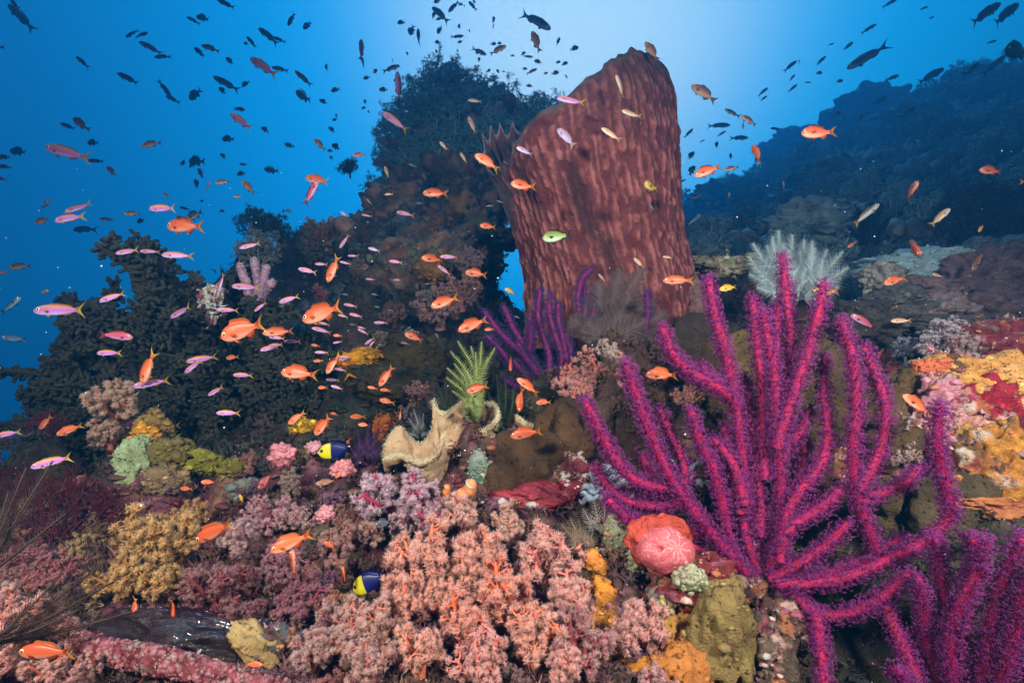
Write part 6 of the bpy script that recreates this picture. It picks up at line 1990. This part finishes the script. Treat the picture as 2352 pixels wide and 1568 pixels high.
F(2, [(165, 638, 205, 138, 'b', (('d', 1.7),)), (362, 775, 125, 152, 'd', (('d', 2.0),)), (470, 825, 125, 142, 'b', (('d', 1.7),)), (430, 852, 78, 262, 'b', (('d', 1.7), ('yaw', 30))), (258, 858, 155, 357, 'f'), (398, 943, 135, 2, 'f'),
      (1290, 385, 290, 207, 'f', (('d', 2.4), ('lab', "dark fork-tailed fish alone in the clear water over the far slope"))), (2070, 105, 350, 35, 'f', (('d', 2.4), ('fat', .78))), (2210, 110, 360, 38, 'f', (('d', 2.3), ('fat', .78))),
      (1430, 25, 110, 28, 'f'), (1285, 200, 110, 30, 'f'), (1145, 320, 100, 42, 'f'), (750, 455, 115, 40, 'f'), (960, 420, 95, 45, 'f'), (815, 430, 42, 100, 'f'), (765, 535, 65, 50, 'f'), (768, 605, 78, 40, 'f'),
      (565, 630, 85, 40, 'f'), (570, 675, 65, 38, 'f'), (870, 565, 48, 0, 'f'), (950, 500, 42, 0, 's'), (1090, 555, 44, 0, 's'), (1665, 58, 64, 20, 'f'), (1715, 125, 55, 28, 'f'), (1445, 535, 112, 22, 'f', (('d', 4.2),)),
      (1702, 527, 225, 30, 'f', (('d', 4.2),)), (1995, 475, 185, 37, 'f', (('d', 4.2),)), (2140, 450, 190, 42, 'f', (('d', 4.2),)), (1360, 690, 150, 30, 'f', (('d', 4.6),)), (1555, 770, 190, 38, 'f', (('d', 4.6),)), (2125, 290, 80, 18, 'f'),
      (1030, 305, 46, 20, 'f'), (2310, 350, 230, 180, 'g', (('d', 2.2), ('lab', "big dark barred fish half out of frame at the upper right"))), (952, 908, 265, 183, 'o', (('d', 1.1), ('lab', "bright orange fish with yellow tail tips against the blue far slope"))),
      (195, 1165, 205, 199, 'o', (('d', 1.25), ('lab', "orange fish with raised white-edged tail just right of the barrel sponge"))), (352, 1152, 98, 190, 'b', (('d', 1.6),)), (528, 1060, 165, 106, 'e', (('d', 1.5),)),
      (55, 915, 95, 45, 'f'), (282, 915, 72, 32, 'f'), (150, 965, 42, 20, 'f'), (655, 880, 78, 180, 'f'), (2130, 1168, 165, 173, 'o', (('d', 1.3),)), (1580, 1308, 110, 82, 'o', (('d', 1.4), ('yaw', 45))),
      (1265, 1470, 235, 40, 'w', (('d', 1.5), ('lab', "brown and white striped fish slanting nose-up over the white hydroid"))), (1772, 1490, 165, 48, 'p', (('d', 1.4),)), (710, 1275, 75, 95, 'p', (('d', 1.8),)), (345, 1070, 46, 88, 's'),
      (250, 992, 50, 78, 's'), (75, 1065, 66, 60, 's'), (80, 1167, 76, 65, 's'), (15, 1240, 54, 30, 'f'), (100, 1350, 112, 18, 'f', (('d', 2.4),)), (335, 1335, 54, 85, 'e', (('d', 1.9),)), (85, 1512, 140, 40, 'f', (('d', 1.9),)),
      (1140, 1407, 210, 180, 'f', (('d', 2.2),)), (2380, 1240, 130, 5, 'o', (('d', 1.2),)), (185, 1402, 40, 90, 'e', (('d', 1.9),)), (1080, 775, 45, 0, 's', (('d', 4.6),)), (1240, 810, 90, 55, 'f', (('d', 4.6),))])
F(3, [(135, 262, 140, 187, 'b', (('d', 1.5),)), (0, 303, 95, 180, 'e', (('d', 1.5),)), (880, 160, 185, 187, 'v'), (1030, 160, 140, 178, 'v', (('d', 1.25),)), (1222, 187, 215, 178, 'v'), (1715, 120, 145, 196, 'v', (('d', 1.3),)),
      (2108, 293, 150, 166, 'v'), (2200, 247, 100, 175, 'v', (('d', 1.3),)), (2282, 272, 215, 242, 'e', (('d', 1.1), ('lab', "slim orange fish diving steeply before the dark reef face, tail straight up"))), (1512, 370, 140, 249, 'v', (('d', 1.2),)),
      (1690, 403, 225, 175, 'v'), (772, 470, 182, 200, 'v', (('d', 1.15),)), (430, 562, 370, 180, 'v', (('d', 1.0), ('lab', "longest violet fish with yellow tail, before the left part of the black tree coral"))), (1245, 570, 205, 203, 'v'),
      (795, 735, 225, 355, 'k', (('d', 1.05), ('lab', "pink fish facing the other way from its neighbours, before the black tree coral"))), (1562, 560, 150, 178, 'v', (('d', 1.2),)), (1782, 535, 110, 217, 'v', (('d', 1.25),)), (1980, 485, 158, 196, 'v'),
      (1672, 692, 320, 199, 'o', (('d', .95), ('fat', 1.22), ('lab', "largest and roundest orange fish, right of the white dead coral"))), (1912, 710, 212, 183, 'o', (('d', 1.05), ('fat', .85), ('lab', "slimmer orange fish tailing the largest roundest one"))),
      (2215, 578, 330, 196, 'o', (('d', .98), ('lab', "big orange fish with spread yellow-tipped tail above the swarm of violet fish"))), (750, 853, 198, 180, 'v'), (1012, 945, 275, 241, 'e', (('d', .98), ('lab', "slim orange fish nose-down over the tan soft coral, tail pointing up"))),
      (1042, 1058, 240, 190, 'v', (('d', 1.0),)), (1387, 893, 200, 190, 'v'), (1322, 945, 165, 214, 'v'), (1590, 883, 102, 187, 'e'), (1667, 1005, 148, 178, 'v'),
      (2050, 992, 275, 175, 'o', (('d', .95), ('lab', "red-orange fish with lowered tail at the lower edge of the violet swarm"))), (1482, 1110, 150, 206, 'v'), (1565, 1263, 165, 178, 'v'), (312, 1325, 135, 226, 'e'), (488, 1373, 182, 202, 'e'), (905, 1325, 200, 209, 'v'),
      (55, 1405, 180, 190, 'v', (('d', .95),)), (1848, 820, 150, 190, 'v'), (1890, 800, 130, 186, 'v', (('d', 1.15),)), (2005, 775, 130, 180, 'v'), (2205, 700, 140, 164, 'v'), (2203, 850, 104, 177, 'v'), (2160, 803, 68, 170, 'e'),
      (2180, 907, 72, 182, 'e'), (2278, 920, 185, 234, 'e', (('d', 1.05),)), (2278, 1038, 98, 174, 'v'), (2308, 1090, 90, 160, 'v'), (2207, 1090, 72, 182, 'e'), (2032, 1293, 150, 216, 'e'),
      (2210, 1343, 190, 228, 'o', (('d', 1.0), ('lab', "orange fish diving head-down beside the small vivid yellow sponge"))), (75, 530, 215, 33, 'f', (('d', 3.4),)), (110, 755, 230, 175, 'f', (('d', 4.8),)), (305, 435, 56, 22, 's'), (582, 8, 200, 178, 'f', (('d', 3.2),)),
      (2220, 655, 88, 168, 'v'), (2310, 735, 66, 175, 'e'), (2310, 780, 66, 190, 'v'), (2288, 1270, 66, 168, 'e'), (2330, 968, 96, 168, 'v'), (1900, 750, 120, 172, 'v', (('d', 1.2),))])
F(4, [(32, 88, 120, 236, 'v', (('d', 1.3),)), (235, 147, 88, 162, 'l', (('d', 1.5),)), (92, 190, 78, 178, 'v', (('d', 1.35),)), (42, 240, 85, 165, 'v', (('d', 1.3),)), (387, 232, 110, 170, 'v', (('d', 1.3),)), (638, 212, 150, 176, 'o', (('d', 1.25), ('yaw', 30))),
      (752, 197, 132, 180, 'v', (('d', 1.3),)), (717, 292, 118, 142, 'v', (('d', 1.4),)), (935, 312, 158, 172, 'o', (('d', 1.2), ('lab', "orange fish with dropped tail right at the gap of open water"))), (397, 355, 66, 178, 'v', (('d', 1.4),)), (602, 382, 46, 182, 'v', (('d', 1.4),)),
      (210, 350, 66, 175, 'v', (('d', 1.4),)), (722, 503, 210, 197, 'o', (('d', 1.1), ('lab', "deep-bodied orange fish before the greyish pink carpet coral"))), (915, 657, 235, 201, 'o', (('d', 1.05), ('lab', "orange fish touching the purple whip coral with its tail"))), (1022, 692, 70, 182, 'o', (('d', 1.2),)),
      (1165, 434, 85, 150, 'y', (('d', 1.4),)), (77, 530, 108, 168, 'v', (('d', 1.2),)), (112, 598, 104, 165, 'v', (('d', 1.2),)), (282, 647, 100, 178, 'v', (('d', 1.25),)), (162, 710, 88, 152, 'v', (('d', 1.2),)), (148, 682, 66, 165, 'v', (('d', 1.25),)),
      (508, 747, 132, 154, 'o', (('d', 1.25), ('yaw', 20))), (205, 770, 88, 216, 'v', (('d', 1.2),)), (222, 785, 66, 231, 'v', (('d', 1.25),)), (450, 788, 66, 168, 'v', (('d', 1.3),)), (665, 740, 56, 122, 'v', (('d', 1.35),)), (282, 800, 56, 180, 'e', (('d', 1.3),)),
      (342, 562, 56, 176, 'e', (('d', 1.35),)), (257, 540, 46, 170, 'v', (('d', 1.35),)), (25, 602, 85, 165, 'v', (('d', 1.25),)), (318, 1008, 180, 233, 'o', (('d', 1.05), ('fat', .85), ('lab', "orange fish pointing nose-down below the bright yellow sponge"))),
      (1168, 920, 115, 265, 'o', (('d', 1.05), ('yaw', 25), ('lab', "orange fish seen head-on in front of the purple whip coral"))), (942, 1095, 165, 197, 'o', (('d', .95), ('lab', "orange fish crossing the yellow-green feather star"))),
      (1233, 1165, 175, 262, 'o', (('d', .9), ('yaw', 15), ('fat', 1.1), ('lab', "vivid orange fish facing the camera nose-down beside the feather star"))), (1290, 1085, 200, 142, 'o', (('d', 1.08), ('fat', .8), ('lab', "shaded orange fish behind the vivid nose-down one"))),
      (1395, 1190, 110, 180, 'o', (('d', 1.15),)), (1280, 1402, 235, 189, 'o', (('d', .88), ('lab', "orange fish with long yellow tail tips hovering over the dark brown sponge"))), (225, 1092, 76, 168, 'e'), (315, 1108, 82, 173, 'e'), (325, 1185, 118, 168, 'e'),
      (580, 1088, 66, 158, 'e'), (125, 1290, 118, 180, 'e'), (168, 1345, 88, 174, 'e'), (410, 1270, 88, 262, 'e'), (52, 1470, 88, 252, 'e', Y4), (1490, 55, 215, 187, 'c', (('d', 1.2), ('lab', "green and silver fish with black tail tips before the barrel sponge"))),
      (1755, 40, 56, 110, 'e', (('d', 1.4),)), (2045, 240, 100, 130, 'p', (('d', 1.4),)), (2242, 200, 72, 170, 'p', (('d', 1.4),)), (1797, 347, 90, 132, 'p', (('d', 1.35),)), (1408, 447, 58, 178, 'p', (('d', 1.4),)),
      (2320, 358, 215, 178, 'e', (('d', 1.1), ('lab', "slim orange fish by the tip of the leftmost upright magenta arm"))), (2205, 1000, 235, 177, 'o', (('d', .98), ('lab', "orange fish with a brown saddle passing behind the magenta arms"))), (42, 882, 108, 178, 'v', (('d', 1.1),)), (1215, 610, 46, 160, 'e', (('d', 1.35),)),
      (25, 905, 80, 170, 'v', (('d', 1.12),)), (700, 30, 60, 200, 'p', (('d', 1.7),)), (585, 490, 40, 170, 'v', (('d', 1.4),)), (240, 455, 50, 170, 'l', (('d', 1.4),)), (90, 660, 60, 175, 'l', (('d', 1.3),)), (40, 455, 55, 175, 'e', (('d', 1.3),))])
F(5, [(335, 408, 140, 188, 'y', (('d', 1.25), ('lab', "yellow fish between the magenta arms and the barrel sponge's foot"))), (1010, 430, 210, 178, 'y', (('d', 1.1), ('lab', "fish showing only its yellow tail behind a magenta arm tip"))),
      (1590, 125, 150, 262, 'o', (('d', 1.4), ('yaw', 50), ('lab', "orange fish coming head-on over the pale-topped plate coral"))), (1470, 357, 180, 194, 'e', (('d', 1.3),)), (1762, 324, 92, 165, 'p', (('d', 1.4),)), (1445, 565, 120, 38, 'b', (('d', 1.4),)),
      (1260, 642, 195, 147, 'k', (('d', 1.2),)), (1515, 633, 132, 180, 'p', (('d', 1.3),)), (1625, 1212, 265, 145, 'o', (('d', .86), ('fat', .85), ('lab', "bright orange fish slipping behind the lone magenta arm on the right"))), (872, 1378, 56, 30, 'e', (('d', .95),)),
      (2035, 222, 160, 240, 'b', (('d', 1.5),)), (1175, 112, 68, 215, 'e', (('d', 1.8),)), (1200, 192, 40, 90, 'e', (('d', 1.8),)), (2060, 0, 70, 230, 'y', (('d', 1.5),))])
F(6, [(370, 42, 275, 194, 'v', (('d', .85), ('lab', "violet fish passing before the dark maroon sea fan"))), (1480, 515, 360, 207, 'o', (('d', .66), ('fat', .85), ('lab', "big orange fish hanging between the golden clump and the mauve corals"))),
      (2000, 592, 300, 200, 'o', (('d', .70), ('fat', .9), ('lab', "upper fish of the crossing orange pair above the lower blue and yellow fish"))), (2003, 750, 215, 95, 'e', (('d', .75), ('lab', "lower fish of the crossing orange pair, tail hanging straight down"))), (2262, 620, 110, 152, 'o', (('d', .75),)),
      (925, 1030, 170, 253, 'e', (('d', .72), ('lab', "slim orange fish nose-down under the golden soft corals"))), (1185, 1060, 150, 300, 'o', (('d', .72), ('yaw', 45), ('lab', "orange fish turning towards the camera below the golden soft corals"))),
      (325, 1345, 400, 178, 'o', (('d', .55), ('fat', .85), ('lab', "dark orange fish over the salmon corals in the bottom corner"))), (1728, 1432, 140, 5, 'e', (('d', .6), ('lab', "small pinkish fish facing the broken shell"))), (1275, 230, 98, 180, 'e'), (1265, 35, 66, 55, 'e'), (1430, 185, 100, 172, 'e'),
      (1385, 330, 90, 178, 'e'), (1812, 175, 130, 232, 'r', (('d', .92),)), (2232, 185, 140, 185, 'b', (('d', .9), ('lab', "brown resting fish under the small pink bubble cluster"))), (910, 880, 50, 100, 's', (('d', .76), ('lab', "tiny blue-black fish against the golden soft coral"))), (1355, 1355, 66, 62, 'l', (('d', .64),)),
      (1650, 300, 66, 110, 'y', (('d', .85),)), (2320, 125, 80, 230, 'e', (('d', .9),))])
F(7, [(205, 868, 270, 205, 'a', (('d', .76), ('lab', "lower blue and yellow fish half hidden behind the peach thicket"))), (30, 828, 130, 105, 'e', (('d', .74),)), (240, 397, 58, 178, 'e', (('d', .84),)), (300, 465, 120, 190, 's', (('d', .84), ('lab', "black finned fish squeezed under the lavender clump")))])
F(3, [(2300, 1520, 235, 183, 'a', (('d', 1.0), ('lab', "upper blue and yellow fish between the pink bubble cluster and the violet folds")))])

ZONES = [  # (x0, y0, x1, y1, words)
    (0, 0, 130, 330, "at the upper left frame edge"), (0, 330, 130, 680, "at the left edge, middle height"), (0, 680, 130, 920, "in water left of black coral"),
    (130, 0, 360, 160, "high in the upper left water"), (360, 0, 560, 160, "high in water left of centre"), (560, 0, 720, 190, "high in water left of outcrop"),
    (130, 160, 360, 330, "below the upper left group"), (360, 160, 600, 250, "in open water left of the outcrop"), (130, 330, 420, 480, "above the black coral's left half"),
    (360, 250, 620, 345, "in water halfway to the outcrop"), (420, 345, 560, 500, "above the saddle's left end"), (560, 345, 800, 500, "in open water above the saddle"), (600, 190, 800, 345, "beside the outcrop's upper flank"),
    (720, 0, 900, 130, "up left of the outcrop's summit"), (720, 130, 960, 300, "around the outcrop's left shoulder"), (900, 0, 1040, 70, "far above the outcrop's summit"), (900, 70, 1040, 200, "close above the outcrop's summit"),
    (1040, 0, 1190, 90, "in bright water over the outcrop"), (1040, 90, 1190, 150, "between outcrop and sponge, upper row"), (1040, 150, 1190, 260, "between outcrop and sponge, lower row"), (1190, 0, 1420, 130, "far above the sponge's rim"),
    (1190, 130, 1330, 190, "along the sponge's slanting rim"), (1420, 0, 1580, 130, "by the sponge's peak"), (870, 250, 1130, 400, "before the upper outcrop"), (800, 400, 1130, 560, "before the outcrop's dark middle"),
    (1130, 190, 1560, 360, "before the upper barrel sponge"), (1130, 360, 1560, 560, "before the barrel sponge's middle"), (1130, 560, 1600, 720, "before the lower barrel sponge"),
    (1560, 300, 1660, 560, "beside the sponge's right flank"), (1560, 130, 1800, 300, "in open water right of the sponge"), (1660, 300, 1800, 560, "at the far slope's foot"), (1560, 0, 1990, 130, "above the far skyline"),
    (1800, 130, 1990, 250, "before the far skyline"), (1990, 0, 2352, 130, "over the far slope's top"), (1800, 250, 2060, 440, "before the far slope's middle"), (1990, 130, 2352, 300, "before the upper far slope"), (2060, 300, 2352, 560, "before the far slope's dark end"),
    (1660, 440, 2060, 600, "near the white hydroid"), (1600, 560, 2352, 780, "before the plate corals"), (130, 480, 330, 700, "before the black coral's upper left"), (330, 480, 520, 620, "before the black coral's top"), (330, 620, 520, 800, "before the black coral's middle"),
    (130, 700, 330, 920, "before the black coral's lower left"), (520, 480, 660, 620, "before the saddle's pale bush"), (520, 620, 600, 800, "beside the white dead coral"), (600, 620, 700, 720, "near the lilac finger coral"), (660, 500, 800, 620, "over the dark reef face"),
    (700, 620, 800, 720, "round the big spread-tailed fish"), (600, 720, 720, 800, "under the largest orange fish"), (720, 720, 800, 800, "above the red-orange fish"), (800, 560, 900, 650, "in the swarm's upper right end"), (800, 650, 900, 730, "in the swarm's thick end"),
    (800, 730, 960, 800, "above the bright yellow sponge"), (900, 560, 1130, 700, "near the carpet corals"), (900, 700, 1130, 800, "near the purple whip coral"), (330, 800, 520, 960, "below the black coral's middle"), (520, 800, 700, 960, "before the low black coral"),
    (700, 800, 860, 900, "around the bright yellow sponge"), (700, 900, 930, 1010, "above the purple feather star"), (860, 800, 1000, 900, "before the dark olive mounds"), (0, 920, 130, 1300, "before the left ledge fans"), (130, 900, 330, 1130, "near the pale green sponge"),
    (330, 960, 640, 1200, "above the mauve corals"), (640, 1000, 860, 1200, "near the pink bubble clusters"), (330, 1200, 860, 1420, "among the mauve corals"), (860, 960, 1330, 1200, "near the tan cup sponge"), (1000, 800, 1330, 960, "around the feather stars"),
    (1330, 800, 2352, 1300, "among the magenta arms"), (0, 1300, 2352, 1600, "low among the foreground corals")]
ordw = ["first", "second", "third", "fourth", "fifth", "sixth", "seventh", "eighth", "ninth", "tenth", "eleventh", "twelfth", "thirteenth", "fourteenth", "fifteenth"]


def heading(a):
    a %= 360
    return ["heading right", "heading up right", "nose-up", "heading up left", "heading left", "heading down left", "nose-down", "heading down right"][int((a + 22.5) // 45) % 8]


T.sort(key=lambda r: -r['L'])
BIG, TINY = T[:296], T[296:]
byz = {}
for r in BIG:
    if 'lab' in r:
        continue
    z = next((w for x0, y0, x1, y1, w in ZONES if x0 <= r['x'] < x1 and y0 <= r['y'] < y1), "in open water")
    if r['x'] < 0:
        z = ZONES[0][4] if r['y'] < 330 else ZONES[1][4]
    if r['x'] > 2352:
        z = "at the right frame edge"
    byz.setdefault((KINDS[r['k']][3], z), []).append(r)
for (w, z), rs in byz.items():
    if len(rs) == 1:
        rs[0]['lab'] = w + " " + z
        continue
    hd = {}
    for r in rs:
        hd.setdefault(heading(r['a']), []).append(r)
    for h, q in hd.items():
        q.sort(key=lambda r: r['x'])
        for n_, r in enumerate(q):
            h_ = h + " "
            r['lab'] = f"{w} {h_}{z}" if len(q) == 1 else f"{w} {h_}{z}, {ordw[n_]} from left"

DEF = {'o': 1.1, 'e': 1.1, 'v': 1.12, 'k': 1.3, 'b': 1.9, 'd': 3.1, 's': 3.7, 'f': 5.5, 'p': 1.5, 'l': 1.5, 'y': 1.3, 'c': 1.2, 'a': .9, 'r': .9, 'w': 1.5, 'g': 2.2}
GROUPN = {'o': "orange fish over the reef", 'e': "orange fish over the reef", 'v': "slender violet fish over the reef", 'd': "dark fish in open water", 's': "dark fish in open water", 'f': "blue-grey fish over the far slope",
          'b': "brownish fish in midwater", 'p': "pale fish round the sponge", 'l': "pale fish round the sponge", 'a': "blue and yellow fish", 'y': "yellow fish"}
fr = random.Random(9)


def place_fish(r, eyes=True):
    kd = r['k']
    d = r.get('d') or DEF[kd] * fr.uniform(.9, 1.12)
    if kd in 'ds' and 860 < r['x'] < 1310 and r['y'] > 130:
        d = min(d, 2.7)
    if r['y'] > 640:
        d = min(d, .93 * hit(r['x'], min(r['y'], 1560))[1])
    yaw = math.radians(r.get('yaw', fr.uniform(-16, 16)))
    a = math.radians(r['a'])
    Fw = Vector((math.cos(a), 0, math.sin(a))) * math.cos(yaw) + Vector((0, -1, 0)) * math.sin(yaw)
    Z = Vector((0, 0, 1)) + Vector((-.15 if math.cos(a) < 0 else .15, 0, 0))
    Up = (Z - Fw * Z.dot(Fw)).normalized()
    rl = math.radians(fr.uniform(-10, 10))
    Sd = Up.cross(Fw)
    Up, Sd = Up * math.cos(rl) + Sd * math.sin(rl), Sd * math.cos(rl) - Up * math.sin(rl)
    L = r['L'] / FD * d / max(.45, math.cos(yaw))
    me, ey = fish_mesh(kd, fr.choice((-.22, -.1, .1, .22)))
    m = Matrix((Fw, Sd, Up)).transposed().to_4x4()
    fat = r.get('fat', 1.0) * fr.uniform(.94, 1.05)
    mw = Matrix.Translation(Vector(P(r['x'], r['y'], d))) @ m @ Matrix.Diagonal((L, L * (.5 + .5 * fat), L * fat, 1))
    return mw, me, ey


for r in BIG:
    mw, me, ey = place_fish(r)
    o = bpy.data.objects.new(KINDS[r['k']][2], me)
    o.matrix_world = mw
    col.objects.link(o)
    tag(o, r['lab'], "fish", GROUPN.get(r['k']))
    if r['L'] > 24:
        for e in ey:
            c = bpy.data.objects.new("eye", e)
            c.parent = o
            col.objects.link(c)
mb = MB()                                                # the tiniest far specks of the shoal
for r in TINY:
    mw, me, ey = place_fish(r)
    v = np.array([mw @ q.co for q in me.vertices])
    for pl in me.polygons:
        mb.f.append((np.array([pl.vertices[:]]) + mb.n, 0))
    mb.v.append(v); mb.t.append(np.zeros(len(v))); mb.p.append(np.ones((len(v), 3))); mb.n += len(v)
if TINY:
    tag(mb.build("distant_shoal", FM['s'][0]), "tiniest far fish of the shoal, mere specks in the bright water", "fish", None, "stuff")
print("long", [r["lab"] for r in BIG if len(r["lab"].split()) > 16])
print("fish", len(BIG), len(TINY), "labels", len({r['lab'] for r in BIG}))
# ------------------------------------------------------------------ drifting specks and the water itself
global_r = np.random.default_rng(77)
mb = MB()
n_ = 260
d_ = global_r.uniform(.7, 2.2, n_)
q_ = np.stack((global_r.uniform(-.95, .95, n_) * d_, d_, global_r.uniform(-.5, .35, n_) * d_), -1)
q_ = q_[q_[:, 2] > ground_z(q_[:, 0], q_[:, 1]) + .02]
mb.balls(q_, .0008 * np.exp(global_r.normal(0, .4, len(q_))) * q_[:, 1], 1)
o = mb.build("marine_snow", mat("marine_snow", (.8, .8, .8), None, rough=.9))
tag(o, "white specks of marine snow drifting in the water", "particles", None, "stuff")

hz = bpy.data.materials.new("sea_water_haze")
hz.use_nodes = True
hn, hl = hz.node_tree.nodes, hz.node_tree.links
hn.clear()
ho = hn.new("ShaderNodeOutputMaterial")
hv = hn.new("ShaderNodeVolumePrincipled")
hv.inputs["Color"].default_value = (.04, .34, .82, 1)
hv.inputs["Absorption Color"].default_value = (.0, .45, .8, 1)
hv.inputs["Density"].default_value = .085
hv.inputs["Anisotropy"].default_value = .55
hl.new(hv.outputs[0], ho.inputs["Volume"])
bm = bmesh.new()
bmesh.ops.create_cube(bm, size=1)
me = bpy.data.meshes.new("haze")
bm.to_mesh(me)
bm.free()
me.materials.append(hz)
o = bpy.data.objects.new("haze", me)
o.scale = (44, 17.4, 16)
o.location = (0, 5.1, 1.2)
col.objects.link(o)
o["kind"] = "stuff"
o["label"] = "blue sea water between the reef and the diver"
o["category"] = "water"
